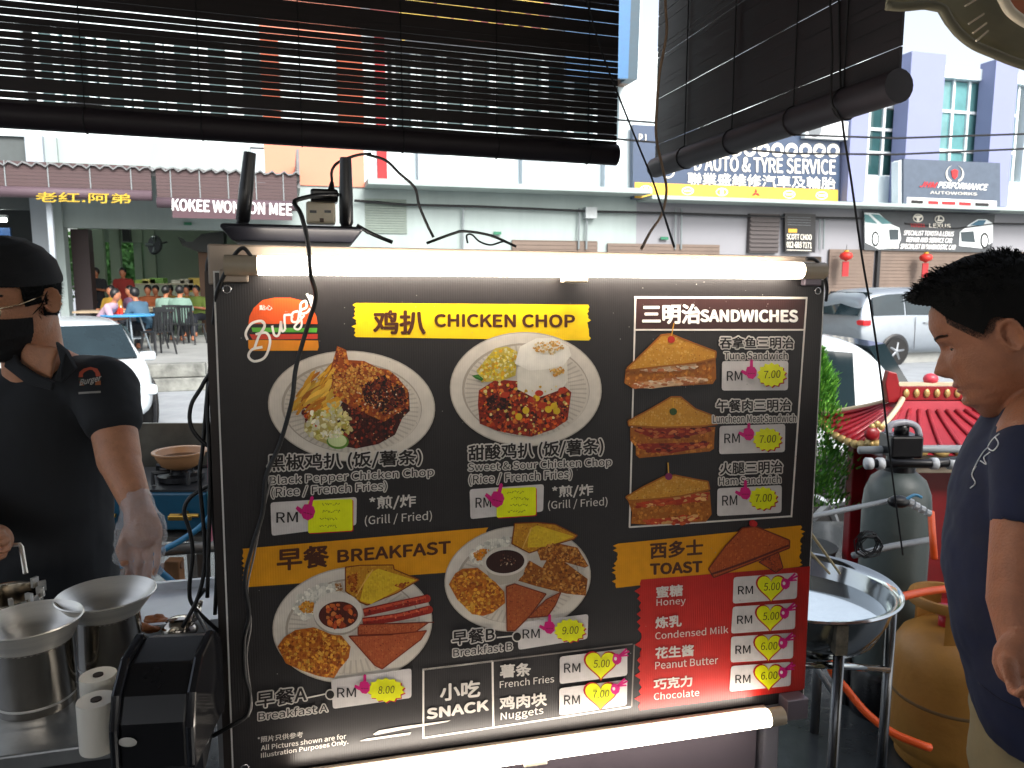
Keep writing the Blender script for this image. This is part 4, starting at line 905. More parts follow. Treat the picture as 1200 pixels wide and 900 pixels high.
def box(q, rm, kind, c, rx, ry, num, hd, lab=None):
    ppoly('price_box', rrect(*q), 'cdc6c2', 9); ptext('RM', rm[0], rm[3], rm[1], rm[3] - .6, rm[3] - rm[2], '1b1716', 11, .012)
    m = MB(); cx, cy = c
    if kind == 'star':
        def st(dx, dy, f): return [(cx + dx + f * rx * (1.0 if i % 2 else .84) * math.cos(i * math.pi / 14), cy + dy + f * ry * (1.0 if i % 2 else .84) * math.sin(i * math.pi / 14)) for i in range(28)]
        pp(m, st(1.3, 1.2, 1.0), 'b01822', 13); pp(m, st(0, 0, 1.0), 'dfe010', 14)
    elif kind == 'heart':
        def ht(f): return [(cx + f * rx * math.sin(t) ** 3, cy - f * ry * (13 * math.cos(t) - 5 * math.cos(2 * t) - 2 * math.cos(3 * t) - math.cos(4 * t)) / 14.5) for t in [2 * math.pi * i / 36 for i in range(36)]]
        pp(m, ht(1.12), 'b01822', 13); pp(m, ht(1.0), 'dfe010', 14)
    else:
        s_ = [(cx - rx, cy - ry + 2), (cx + rx, cy - ry), (cx + rx, cy + ry - 3), (cx - rx, cy + ry)]; pp(m, rrect(*[(x + 1, y + 1) for x, y in s_], 2), 'd01828', 13); pp(m, rrect(*s_, 2), 'e2e80c', 14)
    if kind == 'star': hand(m, *hd, 1.0, 16)
    elif kind == 'heart': hand(m, *hd, .85, 16, .15, True)
    else: hand(m, *hd, 1.25, 16, .25)
    m.build('price_sticker', prt, board)
    if kind == 'rect':
        m = MB(); rr = random.Random(int(cx))
        for k in range(4):
            y = cy - ry + 6 + k * (2 * ry - 6) / 4; x = cx - rx * .3 + rr.uniform(-5, 3)
            for j in range(7): pstroke(m, [(x + j * 3, y + rr.uniform(-1.5, 1.5)), (x + j * 3 + 1.2, y + rr.uniform(-2, 2)), (x + j * 3 + 2.2, y + rr.uniform(-1.5, 1.5))], .6, '6b7a18', 19)
        m.build('handwriting', prt, board, kind='stuff')
    else: ptext(num, cx - 9, cy + 4.3, cx + 10, cy + 3.4, 9, '1a1a14', 19, -.01, 0, shear=.12, name='handwriting')
def rq(x0, y0, x1, y1, s=0.0): return ((x0, y0), (x1, y0 - s), (x1 - .5, y1 - s), (x0 - .5, y1))
box(rq(845.5, 423, 923, 457.5, .3), (851, 869, 435, 446), 'star', (903, 439), 17.5, 14.5, '7.00', (879, 436))
box(rq(842.5, 499, 919.5, 532, 2.5), (848, 866, 508, 519), 'star', (898, 514.5), 17.5, 14, '7.00', (876, 508))
box(rq(840, 572, 915.5, 604.5, 4), (845.5, 863, 580.5, 592), 'star', (893, 583.5), 17.5, 14, '7.00', (872, 577))
box(((317, 588.5), (418, 582), (417.5, 615), (318.5, 627.5)), (324, 349, 600, 612), 'rect', (387, 604), 26, 20, '', (361, 599))
box(((550, 573), (637, 567), (636, 599), (551, 608)), (557, 575, 583, 594.5), 'rect', (604.5, 588), 23, 18, '', (582, 584))
box(((388, 796), (482, 782.5), (482, 817), (390, 830)), (395, 417, 805.5, 816.5), 'star', (452, 807.5), 22.5, 14.5, '8.00', (427, 804))
box(((606, 729), (689, 719), (688, 748), (607, 761)), (612, 632, 737, 747.5), 'star', (667, 738), 19, 14, '9.00', (643, 734))
for q, cy, num in ((((859, 676), (934, 670.5), (933, 701), (858, 707)), 688, '5.00'), (((858, 710.5), (931.5, 706), (931, 736.5), (856, 742)), 722.5, '5.00'), (((856, 745.6), (929, 741), (928.5, 771), (855.5, 776)), 757.5, '6.00'), (((856, 780), (926.5, 775), (926, 803), (854, 810)), 792, '6.00')):
    x = q[0][0]; box(q, (x + 5, x + 22.5, cy - 1.5, cy + 8), 'heart', (x + 43.5, cy - 1), 16, 15, num, (x + 60, cy - 5))
box(((655.5, 769), (734.6, 759), (734.6, 791), (655.5, 801)), (660.5, 679.5, 777, 787.5), 'heart', (703.5, 777), 18, 16, '5.00', (722, 771))
box(((655, 806), (734.6, 795.5), (734, 826), (655, 838)), (660.5, 679, 814.5, 825), 'heart', (703, 812.5), 18, 15.5, '7.00', (720, 806))
# --- texts of the dishes
dual('黑椒鸡扒 (饭/薯条)', 314, 554, 493.5, 545, 21, h1=18.5); dual('Black Pepper Chicken Chop', 316, 570, 508, 559.5, 12.5, .005, .045, h1=12); dual('(Rice / French Fries)', 318, 584, 453, 575.5, 13, .005, .045, h1=12)
dual('甜酸鸡扒 (饭/薯条)', 549, 541.5, 706, 533, 19.5); dual('Sweet & Sour Chicken Chop', 548.5, 554, 716, 547.5, 11.5, .005, .045); dual('(Rice / French Fries)', 549.5, 569, 669.5, 562, 13, .005, .045)
WT = 'cfc8bf'
ptext('*煎/炸', 433, 598, 487, 595, 16, WT, 6, .03); ptext('(Grill / Fried)', 427.5, 617, 506, 611, 13, WT, 6, .005)
ptext('*煎/炸', 647, 584, 694.6, 581.5, 14.5, WT, 6, .03); ptext('(Grill / Fried)', 642, 598.5, 711.5, 594, 12, WT, 6, .005)
dual('早餐A', 301, 829, 359, 821, 18); dual('Breakfast A', 303, 843.5, 384, 833, 9.5, .005, .05)
dual('早餐B', 530, 755.5, 579, 750, 16); dual('Breakfast B', 531, 769, 600, 761, 9.5, .005, .05)
line(360, 817.5, 381, 813, 1.6); line(582, 747, 601, 745, 1.6)
for x, y in ((387, 813), (605.5, 745.3)):
    m = MB(); pell(m, x, y, 6, 6.4, WT, 11); pell(m, x, y, 4.6, 4.9, '15110f', 12); m.build('tag_eyelet', prt, board)
for s, a in (('蜜糖', (769, 700.5, 799.5, 697.5, 13)), ('炼乳', (768, 736, 798, 733.5, 13)), ('花生酱', (768, 771.5, 812.5, 768, 13)), ('巧克力', (766, 808, 810.5, 803.5, 12.5))): ptext(s, *a, WT, 6, .045)
for s, a in (('Honey', (769, 712, 803, 709.5, 10)), ('Condensed Milk', (767.5, 749, 853, 741.5, 8.6)), ('Peanut Butter', (767.5, 784, 841, 777.5, 8.6)), ('Chocolate', (766, 820, 819, 815, 8.6))): ptext(s, *a, WT, 6, .004)
# --- snack frame
line(495, 784.5, 741, 754.5, 1.6, '7c746e'); line(495, 784.5, 577, 774.5, 2); line(496, 784, 496, 865, 2.2); line(577, 774, 578, 852, 2.2); line(496, 864.5, 739, 828, 2); line(743, 755, 740, 828, 1.6, '7c746e')
ptext('小吃', 516, 821, 562, 815.5, 19, WT, 6, .045); ptext('SNACK', 500.6, 842, 572, 831.5, 11.5, WT, 6, .05)
ptext('薯条', 586, 794, 621.5, 791, 15, WT, 6, .045); ptext('French Fries', 585.5, 806, 649, 799, 8.6, WT, 6, .005)
ptext('鸡肉块', 585.7, 831.5, 640, 826, 15, WT, 6, .045); ptext('Nuggets', 586.6, 846, 636.4, 838.5, 11, WT, 6, .01)
m = MB(); pp(m, [(437, 860), (444, 855.5), (470, 851), (528, 843.5), (524, 845.5), (470, 855), (440, 861)], WT, 6); pp(m, [(421, 868), (430, 865), (482, 857.5), (480, 860.5), (430, 867.5)], WT, 6); m.build('brush_strokes', prt, board, kind='stuff')
ptext('*照片只供参考', 302, 870, 355, 863.5, 7, WT, 6, .01); ptext('All Pictures shown are for', 306, 879, 405.6, 865, 6.2, WT, 6, .02); ptext('Illustration Purposes Only.', 306, 889, 408, 872.5, 7, WT, 6, .02)
# --- pictures of the dishes
def plate(m, cx, cy, rx, ry, rot, L=3):
    pell(m, cx + 1.5, cy + 2.5, rx, ry, '1c1613', L, rot, 56); pell(m, cx, cy, rx, ry, 'b5aa9c', L + .5, rot, 56); pell(m, cx, cy, rx * .985, ry * .98, 'd6ccbe', L + 1, rot, 56)
    pell(m, cx, cy + 1, rx * .84, ry * .82, 'aca091', L + 1.4, rot, 48); pell(m, cx + 1, cy + 2, rx * .82, ry * .8, 'd0c5b6', L + 1.8, rot, 48)
    for i in range(60):
        t = 2 * math.pi * i / 60; a, b = .58, .8
        f = lambda q, dt: (cx + rx * q * math.cos(t + dt) * math.cos(rot) - ry * q * math.sin(t + dt) * math.sin(rot), cy + 2 + rx * q * math.cos(t + dt) * math.sin(rot) + ry * q * math.sin(t + dt) * math.cos(rot))
        pp(m, [f(a, 0), f(b, 0), f(b, .035), f(a, .035)], 'bcb1a2', L + 2)
FR = ['c9861c', 'd99a24', 'b0650f', 'e0b040']; CK = ['b5531a', '9a3d12', 'cc7426', '7d2b0e', 'd98c38']; SA = ['2a0f0b', '3c130c', '1a0a08', '5a1f12']; SR = ['a32a0e', 'c33c12', '7d1c0a', 'd2561c', '5c140a']; CO = ['d8c24a', 'e2d27a', 'c9b03a', 'dcd4a0']
G_ = 0
m = MB(); plate(m, 412, 476, 98, 65, .05)
red_s = [(352, 468), (370, 470), (372, 500), (360, 500), (352, 485)]; bits(m, red_s, 25, 4, SR, 6, 1)
sauce = z4((600, 150), (720, 20), (900, 60), (965, 90), (970, 190), (930, 230), (890, 320), (800, 370), (680, 395), (600, 380), (560, 250)); pp(m, sauce, '3a0f0a', 5.6); bits(m, sauce, 220, 3.2, SA + ['6d2412', '8a2c14'], 6, 2)
bits(m, sauce, 40, 1.2, ['c98a5a', 'd8b48a', 'a04a2a'], 9, 22)
fries = z1((460, 830), (560, 705), (640, 690), (660, 800), (640, 900), (560, 930), (480, 880)); bits(m, fries, 70, 3.2, FR, 6.5, 3, 5, -.85)
bits(m, z4((360, 90), (560, 60), (560, 140), (420, 190), (370, 150)), 26, 3, FR, 7, 30, 5, -.5)
slaw = z4((400, 260), (460, 170), (560, 140), (640, 220), (650, 300), (600, 370), (560, 385), (470, 350), (400, 300)); pp(m, slaw, 'b8a560', 6.8); bits(m, slaw, 160, 2.6, ['d8d0a0', 'c9c06a', 'e6e0c8', 'b0a040', 'd8c888'], 7, 4, 1.6)
pell(m, *z4((580, 355))[0], 13, 9, '5d8a2e', 8.5, .1); pell(m, *z4((578, 350))[0], 11, 7.5, 'c9d49a', 9, .1); bits(m, z4((470, 300), (600, 280), (620, 330), (520, 350)), 30, 2.4, ['d8d0a0', 'e6e0c8'], 9.4, 41)
ck = z1((630, 700), (665, 580), (710, 600), (720, 650), (800, 655), (870, 690), (920, 700), (960, 730), (1020, 800), (1025, 880), (900, 960), (760, 900), (640, 830)); pp(m, ck, '9c4714', 7.6); bits(m, ck, 420, 3.0, CK, 8, 5)
bits(m, z1((640, 700), (800, 660), (900, 700), (860, 760), (700, 850), (640, 800)), 140, 2.2, ['d99440', 'e0a850', 'c47a2c'], 10, 51)
bits(m, z1((780, 770), (900, 720), (1000, 790), (1020, 860), (900, 930), (800, 860)), 220, 2.8, SA + ['7a2814'], 10.5, 6); bits(m, z1((760, 800), (1000, 780), (1000, 920), (820, 940)), 50, 1.1, ['d8a878', 'c08050', 'e8d0b0'], 13, 61)
m.build('dish_picture', prt, board)
m = MB(); plate(m, 616, 456, 89, 67, .03)
sc2 = z5((235, 80), (330, 20), (560, 40), (700, 60), (735, 90), (715, 240), (640, 290), (520, 330), (440, 320), (340, 300), (240, 260), (230, 160)); pp(m, sc2, '8a240e', 5.6); bits(m, sc2, 420, 3.4, SR + ['d07030', '3a110a'], 6, 7)
bits(m, sc2, 40, 2.6, ['d8b860', 'e0c880', 'd8a838'], 9, 8); bits(m, z5((270, 120), (400, 110), (420, 190), (280, 190)), 50, 3.2, SA, 8.6, 9)
for x, y in ((450, 222), (488, 188), (610, 182), (640, 165), (655, 190), (545, 120)): pell(m, *z5((x, y))[0], 4.2, 4.2, 'd8b022', 11, n=12)
for x, y in ((560, 95), (685, 80), (375, 105), (575, 160), (520, 130)): pell(m, *z5((x, y))[0], 5, 3.6, 'b8381a', 11, n=12)
corn = z2((290, 820), (400, 690), (470, 680), (530, 710), (520, 850), (440, 880), (320, 890)); pp(m, corn, 'c8b04a', 6.8); bits(m, corn, 190, 2.7, CO + ['e0c020', 'd8a020'], 7, 10)
pp(m, z2((262, 850), (300, 843), (332, 870), (320, 882), (285, 868)), '2f6b24', 10); pp(m, z2((275, 852), (300, 850), (326, 872)), '4c8c3a', 10.4)
m2_ = z2((515, 760), (560, 650), (680, 628), (800, 650), (850, 720), (830, 770), (700, 810), (640, 960), (530, 930)); pp(m, z2((530, 800), (820, 760), (825, 880), (790, 930), (640, 985), (530, 930)), 'ddd5c6', 8); pp(m, z2((515, 780), (545, 680), (640, 632), (740, 630), (830, 680), (845, 730), (800, 790), (690, 815), (600, 820)), 'e9e2d5', 8.6)
bits(m, z2((610, 700), (640, 650), (780, 645), (810, 690), (720, 740)), 60, 2.2, ['d6a860', 'c89040', 'e0c898'], 9.2, 11); bits(m, z2((710, 810), (810, 790), (800, 850), (740, 860)), 26, 2, ['d6a850', 'c48a3a'], 9.4, 12)
m.build('dish_picture', prt, board)
def hash_(m, poly, L, seed): pp(m, poly, 'b5641a', L); bits(m, poly, 330, 3.0, ['b5641a', 'c97c24', 'd8952e', 'a04e12', 'd9a03c', '8f4510'], L + .3, seed)
def breakfast_common(m, z, sh_, L=6):
    pass
m = MB(); plate(m, 413, 732, 94, 68, -.12)
bits(m, z7((330, 470), (360, 400), (500, 330), (570, 330), (600, 380), (560, 400), (470, 430), (450, 520), (380, 550)), 150, 4.5, ['d8d2c4', 'cdc8ba', 'e0dacb'], 6, 13); bits(m, z7((360, 470), (400, 430), (460, 430), (450, 500), (390, 500)), 60, 2.6, ['d08a2c', 'c87418', 'd8a040'], 8.2, 14)
bits(m, z7((560, 330), (600, 330), (610, 385), (570, 380)), 12, 2, ['9a6a3a', 'b08050'], 8.2, 15)
ts = z7((622, 250), (700, 240), (880, 238), (885, 262), (1020, 318), (900, 390), (740, 455), (700, 440), (622, 380)); bread(m, ts, 'c08520', ['c98a20', 'd0962a', 'b87a1c'], 6.4, 16)
pp(m, z7((735, 290), (800, 258), (1000, 320), (760, 450), (700, 430)), 'd8b326', 9); bits(m, z7((735, 300), (800, 268), (980, 320), (760, 440), (700, 425)), 120, 2.4, ['d8b326', 'dcb82e', 'd0a824'], 9.2, 17, jit=.05)
bits(m, z7((860, 350), (930, 330), (980, 325), (930, 365)), 18, 2.4, ['9a4a12', 'a85818'], 11.4, 18); bits(m, z7((628, 300), (690, 270), (690, 400), (640, 380)), 40, 2.4, ['a85a14', '8f4510'], 11.4, 19)
pstroke(m, z7((770, 262), (730, 320), (678, 405)), 1.5, 'd8a850', 12)
for (a, b, c) in (((1060, 420), (900, 455), (720, 495)), ((1072, 480), (900, 520), (715, 545))):
    pstroke(m, z7(a, b, c), 9.5, '8a1d12', 9); pstroke(m, z7((a[0] - 4, a[1] - 8), (b[0], b[1] - 9), (c[0], c[1] - 8)), 3, 'c04a2e', 9.6); pell(m, *z7(a)[0], 4.8, 4.8, '9c2818', 9.3, n=16); bits(m, z7((a[0], a[1] - 15), (a[0], a[1] + 15), (c[0], c[1] + 15), (c[0], c[1] - 15)), 30, 1.4, ['b03422', '701008', 'd06a4a'], 9.9, 20)
for poly, sd in ((z7((690, 560), (1072, 548), (1000, 600), (860, 612), (690, 615)), 21), (z7((640, 622), (860, 615), (1060, 592), (1030, 640), (820, 800), (780, 780)), 23)):
    bread(m, poly, 'b0562e', ['b55a32', 'aa4e28', 'bc6438'], 7.4 + sd * .02, sd, '7d2c14'); pstroke(m, [poly[0], poly[1], poly[1]], 1.4, '6d2410', 10.2)
hash_(m, z7((255, 680), (290, 630), (350, 590), (450, 575), (520, 600), (600, 620), (650, 680), (640, 740), (590, 800), (560, 850), (480, 840), (390, 810), (300, 770)), 7, 24)
pell(m, 396, 719, 29, 24.5, 'a49a8c', 11.5, .1); pell(m, 396, 717, 29, 24, 'd3cabd', 11.8, .1); pell(m, 396.5, 720, 23, 16, '4a1508', 12.2, -.05, k=1); bits(m, [(376, 722), (380, 711), (395, 706), (412, 710), (418, 720), (410, 731), (392, 735), (380, 730)], 40, 3.2, ['b5481c', 'c86428', '9a3410', 'd07a3a'], 12.4, 25, 1.3)
m.build('dish_picture', prt, board)
m = MB(); plate(m, 606.5, 678, 86, 62, -.1)
bits(m, z8((270, 230), (300, 180), (400, 140), (500, 120), (500, 180), (380, 210), (350, 290), (290, 280)), 130, 4.2, ['d8d2c4', 'cdc8ba', 'e0dacb'], 6, 26); bits(m, z8((290, 220), (340, 195), (390, 195), (350, 250), (320, 270)), 50, 2.4, ['d08a2c', 'c87418'], 8.2, 27)
ts = z8((520, 60), (640, 55), (740, 65), (860, 125), (840, 145), (720, 180), (600, 220), (505, 170)); bread(m, ts, 'c08520', ['c98a20', 'd0962a', 'b87a1c'], 6.4, 28)
pp(m, z8((600, 90), (640, 70), (840, 130), (700, 185), (590, 190)), 'd8b326', 9); bits(m, z8((600, 95), (650, 78), (820, 130), (700, 180), (595, 185)), 90, 2.2, ['d8b326', 'dcb82e', 'd0a824'], 9.2, 29, jit=.05); pstroke(m, z8((612, 80), (590, 130), (562, 195)), 1.4, 'd8a850', 12)
for poly, sd in ((z8((640, 200), (720, 160), (860, 190), (920, 290), (900, 300), (760, 260), (660, 260)), 31), (z8((670, 300), (700, 245), (780, 260), (915, 360), (905, 450), (800, 440), (640, 400), (540, 370), (600, 260)), 32)):
    pp(m, poly, '8f5016', 8.2 + .4 * (sd - 31)); bits(m, poly, 260, 2.5, ['a86420', '8a4a14', 'bb7a30', '6d370e', 'c48a44'], 9 + .8 * (sd - 31), sd)
for poly, sd in ((z8((590, 570), (690, 470), (770, 430), (740, 500), (700, 560)), 33), (z8((475, 400), (520, 385), (690, 440), (600, 560), (520, 640), (478, 640)), 34)):
    bread(m, poly, 'a45026', ['a85428', '9c4a22', 'b0602e'], 9.6 + .3 * (sd - 33), sd, '6d2810')
hash_(m, z8((165, 390), (200, 330), (240, 305), (320, 300), (400, 360), (465, 430), (470, 490), (400, 545), (350, 560), (290, 550), (210, 470)), 7, 35)
pp(m, z8((352, 265), (590, 250), (565, 340), (520, 380), (440, 392), (380, 350)), 'b0a698', 12.4); pell(m, 591.5, 657, 26, 17, 'd3cabd', 12.8, -.08); pell(m, 591.5, 657.5, 22.5, 13.6, '2c0f08', 13.2, -.08); bits(m, [(576, 656), (590, 648), (606, 654), (600, 664), (584, 664)], 24, 1.2, ['8a6a50', '5a3020', 'b09a80'], 13.5, 36)
m.build('dish_picture', prt, board)
def sandwich(z, top, fill, lo, pick, pc, seed, hot):
    m = MB(); pp(m, z(*lo), 'a8601a', 6); bits(m, z(*lo), 160, 3, ['b86c20', 'c98030', 'a0560f'], 6.3, seed)
    for f in fill:
        pp(m, z(*f), hot[0], 8.6); bits(m, z(*f), 70, 2.0, hot, 8.8, seed + 1, 2.2, 0.0)
    bread(m, z(*top), 'c98c2c', ['cc9030', 'd29a3c', 'c48628', 'd6a450'], 10.8, seed + 2, 'a05c18', 1.8)
    g0, g1 = z(*pick); pstroke(m, [g0, ((g0[0] + g1[0]) / 2, (g0[1] + g1[1]) / 2), g1], 1.2, 'd8a030', 13.6); pell(m, g1[0], g1[1] + 2, 4.4, 4.2, pc, 14, n=14); m.build('dish_picture', prt, board)
z3_, z6_ = z3, z6
sandwich(z3, [(65, 745), (180, 635), (250, 565), (300, 560), (420, 608), (545, 655), (542, 690), (440, 715), (250, 735), (80, 755)], [[(130, 755), (440, 718), (440, 745), (300, 760), (190, 765)], [(100, 830), (380, 790), (500, 800), (500, 815), (200, 855), (110, 850)]],
         [(60, 750), (545, 690), (548, 800), (530, 830), (100, 856), (52, 825)], ((318, 500), (303, 580)), 'b5281c', 100, ['d8b088', 'c89060', 'e0c8a8', 'b86a3c'])
sandwich(z6, [(118, 245), (240, 180), (350, 115), (400, 115), (480, 180), (598, 225), (598, 262), (520, 272), (300, 280), (120, 270)], [[(160, 285), (560, 282), (570, 300), (390, 340), (260, 340), (150, 300)], [(160, 368), (560, 360), (540, 385), (320, 425), (180, 395)]],
         [(130, 280), (590, 278), (585, 330), (582, 395), (560, 410), (180, 446), (160, 430), (160, 385), (130, 350)], ((360, 125), (360, 185)), '2f4a1c', 110, ['8a2412', 'a8401e', '5c120a', 'c06a3a'])
sandwich(z6, [(105, 655), (200, 600), (310, 545), (370, 538), (480, 560), (548, 572), (556, 615), (400, 650), (240, 668), (120, 675)], [[(160, 690), (420, 640), (550, 630), (550, 670), (430, 690), (170, 712)], [(200, 780), (480, 755), (500, 770), (420, 800), (220, 805)]],
         [(118, 675), (560, 625), (570, 750), (540, 790), (230, 806), (135, 800), (140, 740)], ((332, 470), (336, 535)), '7c2350', 120, ['b8401c', 'c8582a', 'd8a060', 'a83014'])
m = MB(); sl = z9((870, 268), (975, 212), (1000, 298), (962, 325)); bread(m, sl, 'a04618', ['a8481c', '983c12'], 9, 130, '5a1c0a')
sl = z9((597, 305), (690, 180), (780, 85), (850, 75), (1035, 150), (1035, 192), (800, 285), (625, 352)); bread(m, sl, 'a84c1c', ['b0521e', 'a44618', 'b85c28'], 10.2, 131, '6a240c', 1.6)
pstroke(m, z9((610, 335), (800, 268), (1030, 178)), 2.4, '5a1c0a', 12.6); pell(m, *z9((835, 58))[0], 4.2, 4, 'a01414', 13, n=14); pell(m, *z9((845, 62))[0], 3.4, 3.4, 'b82020', 13.3, n=14); m.build('dish_picture', prt, board)
# grommets, small pale dust specks
gm = M('grommet_steel', 'b8b8b8', .25, metal=1)
for x, y in ((266, 339), (958, 341), (287, 900)):
    c = bp(x, y, 3); mm = MB(); R_, r_ = .0055, .0012; rings = []
    for i in range(20):
        a = 2 * math.pi * i / 20; ce = c + (BU * math.cos(a) + BV * math.sin(a)) * R_; rings.append([ce + ((BU * math.cos(a) + BV * math.sin(a)) * math.cos(b) + BN * math.sin(b)) * r_ for b in [2 * math.pi * j / 8 for j in range(8)]])
    rings.append(rings[0]); mm.loft(rings, close=False).build('grommet', gm, board, smooth=True)
mm = MB()
for i in range(90):
    x, y = r1.uniform(280, 940), r1.uniform(330, 400) if i % 2 else r1.uniform(330, 800); s = r1.uniform(.3, .8); mm.add([bp(x + s * dx, y + s * dy, 20) for dx, dy in ((-1, 0), (0, -1), (1, 0), (0, 1))], [[3, 2, 1, 0]], C_('8f8a86'))
mm.build('dust_specks', prt, board, kind='stuff')
# ---------------------------------------------------------------- LED tubes
led = M('led_tube_glow', 'fff3e4', emit=15.0); led2 = M('led_tube_glow_low', 'fff3e4', emit=8.0); clr = M('clear_plastic_cap', 'c8b8a0', .25, trans=.35)
def bw(px, py, w): u, v = BP(px, py, w); return B(u, v, w)
def tube_light(label, a, b, r, caps, clips, led=led):
    t = thing('tube_light', label, 'light', (a + b) / 2); MB().tube([a, b], r, 20).build('tube', led, t, smooth=40)
    d = (b - a).normalized(); m = MB(); up = BN.cross(d).normalized(); up = up if up.z > 0 else -up
    m.box((a + b) / 2 - BN * (r + .006), ((b - a).length + .02, .02, .01), m=Matrix((d, up, BN)).transposed()); m.build('housing', beige, t, bevel=.002)
    for p, s in ((a, -1), (b, 1)):
        MB().tube([p + d * s * .001, p + d * s * caps], r * 1.05, 16).build('end_cap', clr, t, smooth=40)
    for c in clips:
        m = MB(); q = a + (b - a) * c; m.box(q - up * (r + .004) - BN * .005, (.04, .009, .02), m=Matrix((d, up, BN)).transposed()); m.build('clip', M('clip_plastic', 'd9cdb8', .4), t, bevel=.002)
    return t
TW = .026
a = bw(303, 311, TW); b = bw(938, 317, TW)
tube_light('upper glowing tube light along the top edge of the menu board', a, b, .0135, .045, (.54,))
br = thing('bracket', 'small beige bracket holding the left end of the upper tube light', 'bracket', bp(275, 322, 0))
m = MB(); u0, v0 = BP(258, 316); u1, v1 = BP(292, 331); bbox(m, u0, u1, v0, v1, .001, .016); m.build('bracket_body', beige, br, bevel=.002)
br = thing('bracket', 'small dark bracket holding the right end of the upper tube light', 'bracket', bp(950, 330, 0))
m = MB(); u0, v0 = BP(938, 321); u1, v1 = BP(957, 335); bbox(m, u0, u1, v0, v1, .001, .014); m.build('bracket_body', lil, br, bevel=.002)
a = bw(345, 921, .034); b = bw(899, 841, .034)
tube_light('lower glowing tube light below the snack and toast prices', a, b, .0155, .03, (.47,), led2)
m = MB(); u0, v0 = BP(912, 812); u1, v1 = BP(935, 832); br = thing('bracket', 'small clear bracket at the right end of the lower tube light', 'bracket', bp(920, 826, 0)); bbox(m, u0, u1, v0, v1, .001, .03); m.build('bracket_body', lil, br, bevel=.002)
# ---------------------------------------------------------------- stall roof and bamboo blinds
m = MB(); m.slab([(-2.2, -4.3, 2.63), (7, -4.3, 2.63), (7, .95, 2.63), (.75, .95, 2.63), (.75, 2.5, 2.63), (-2.2, 2.5, 2.63)], (0, 0, .06)); m.build('unseen_stall_canopy', M('grey_canopy_sheet', '8f8c86', .7), None, label='unseen flat grey canopy sheet shading the stall, above both blinds', cat='canopy')  # out of view; outline and grey chosen to shade the stall and bounce light
m = MB(); m.box((-1, -4.2, .9), (16, .15, 2.3)); m.build('unseen_rear_wall', M('warm_rear_wall', '5c5148', .8), None, label='unseen warm wall added behind the stall for reflections', cat='wall')  # added out of view for reflections, kept low to let sky light in
bam = M('dark_bamboo', '1e1719', .6, var=.5, scale=5, stretch=(.4, .4, 20)); bam2 = M('dark_bamboo_roll', '241c21', .55, var=.4, scale=4, stretch=(.3, .3, 14)); crd = M('dark_cord', '0f0e10', .7)
def blind(label, A, Bp, zb, ztop, rr, pitch, gap, jitter, cords, seed, closed=0.0, rl=1.0):
    """A, Bp: ends of the lower edge on plan; the roll hangs at zb, slats run up to ztop"""
    A, Bp = Vector(A), Vector(Bp); d = (Bp - A); L = d.length; d.normalize(); ang = math.atan2(d.y, d.x); c = (A + Bp) / 2
    t = thing('bamboo_blind', label, 'blind', (c.x, c.y, zb)); nn = Vector((-d.y, d.x, 0)); q = random.Random(seed)
    zA = A.z; zB = Bp.z
    rings = []; n = 24
    MB().tube([A, Bp], rr, 18).build('roll', bam2, t, smooth=40)
    for k in range(3): MB().tube([A + d * (-.006) + Vector((0, 0, 0)), A + d * .001], rr * (.9 - .3 * k), 16).build('roll_end', bam2, t) if k == 0 else None
    z = rr * .8; k = 0
    while zb + z < ztop:
        h = pitch - gap * (0 if q.random() < closed else q.uniform(.55, 1.5)); tilt = q.uniform(-jitter, jitter)
        m = MB(); x = 0; nseg = 10
        top = []; bot = []
        for i in range(nseg + 1):
            w_ = q.uniform(-jitter, jitter) * .5; s = L * i / nseg; p = A + (Bp - A) * (i / nseg); bot.append(p + Vector((0, 0, z + w_ + tilt * (i / nseg - .5)))); top.append(p + Vector((0, 0, z + h + w_ * .6 + tilt * (i / nseg - .5))))
        th = nn * .0022; rings = [[b_ - th, b_ + th, t_ + th, t_ - th] for b_, t_ in zip(bot, top)]
        m.loft(rings).build('slat', bam, t); z += pitch; k += 1
    for f in cords:
        p = A + (Bp - A) * f; q_ = 1
        MB().tube([p - nn * .006 + Vector((0, 0, rr * .5)), p - nn * .006 + Vector((0, 0, ztop - zb))], .0016, 5).build('cord', crd, t)
        mm = MB(); rg = [p + (nn * math.cos(a) + Vector((0, 0, 1)) * math.sin(a)) * (rr * 1.04) for a in [2 * math.pi * i / 16 for i in range(17)]]; mm.tube(rg, .0016, 5).build('cord_loop', crd, t)
    return t
A = Vector((-1.62, 1.74, 1.992)); Bq = Vector((.303, 2.30, 1.964))
blind('wide dark bamboo blind hanging over the left half of the stall front', A, Bq, 1.975, 2.62, .0295, .0169, .0023, .0007, [.05, .18, .31, .44, .56, .69, .82, .955], 5, .22)
A2 = Vector((.418, 2.30, 1.928)); B2 = Vector((.648, 1.34, 1.925))
blind('narrower dark bamboo blind on the right, its roll slanting up to the right', A2, B2, 1.945, 2.62, .028, .0142, .0020, .0010, [.2, .45, .7, .86], 9, .62)
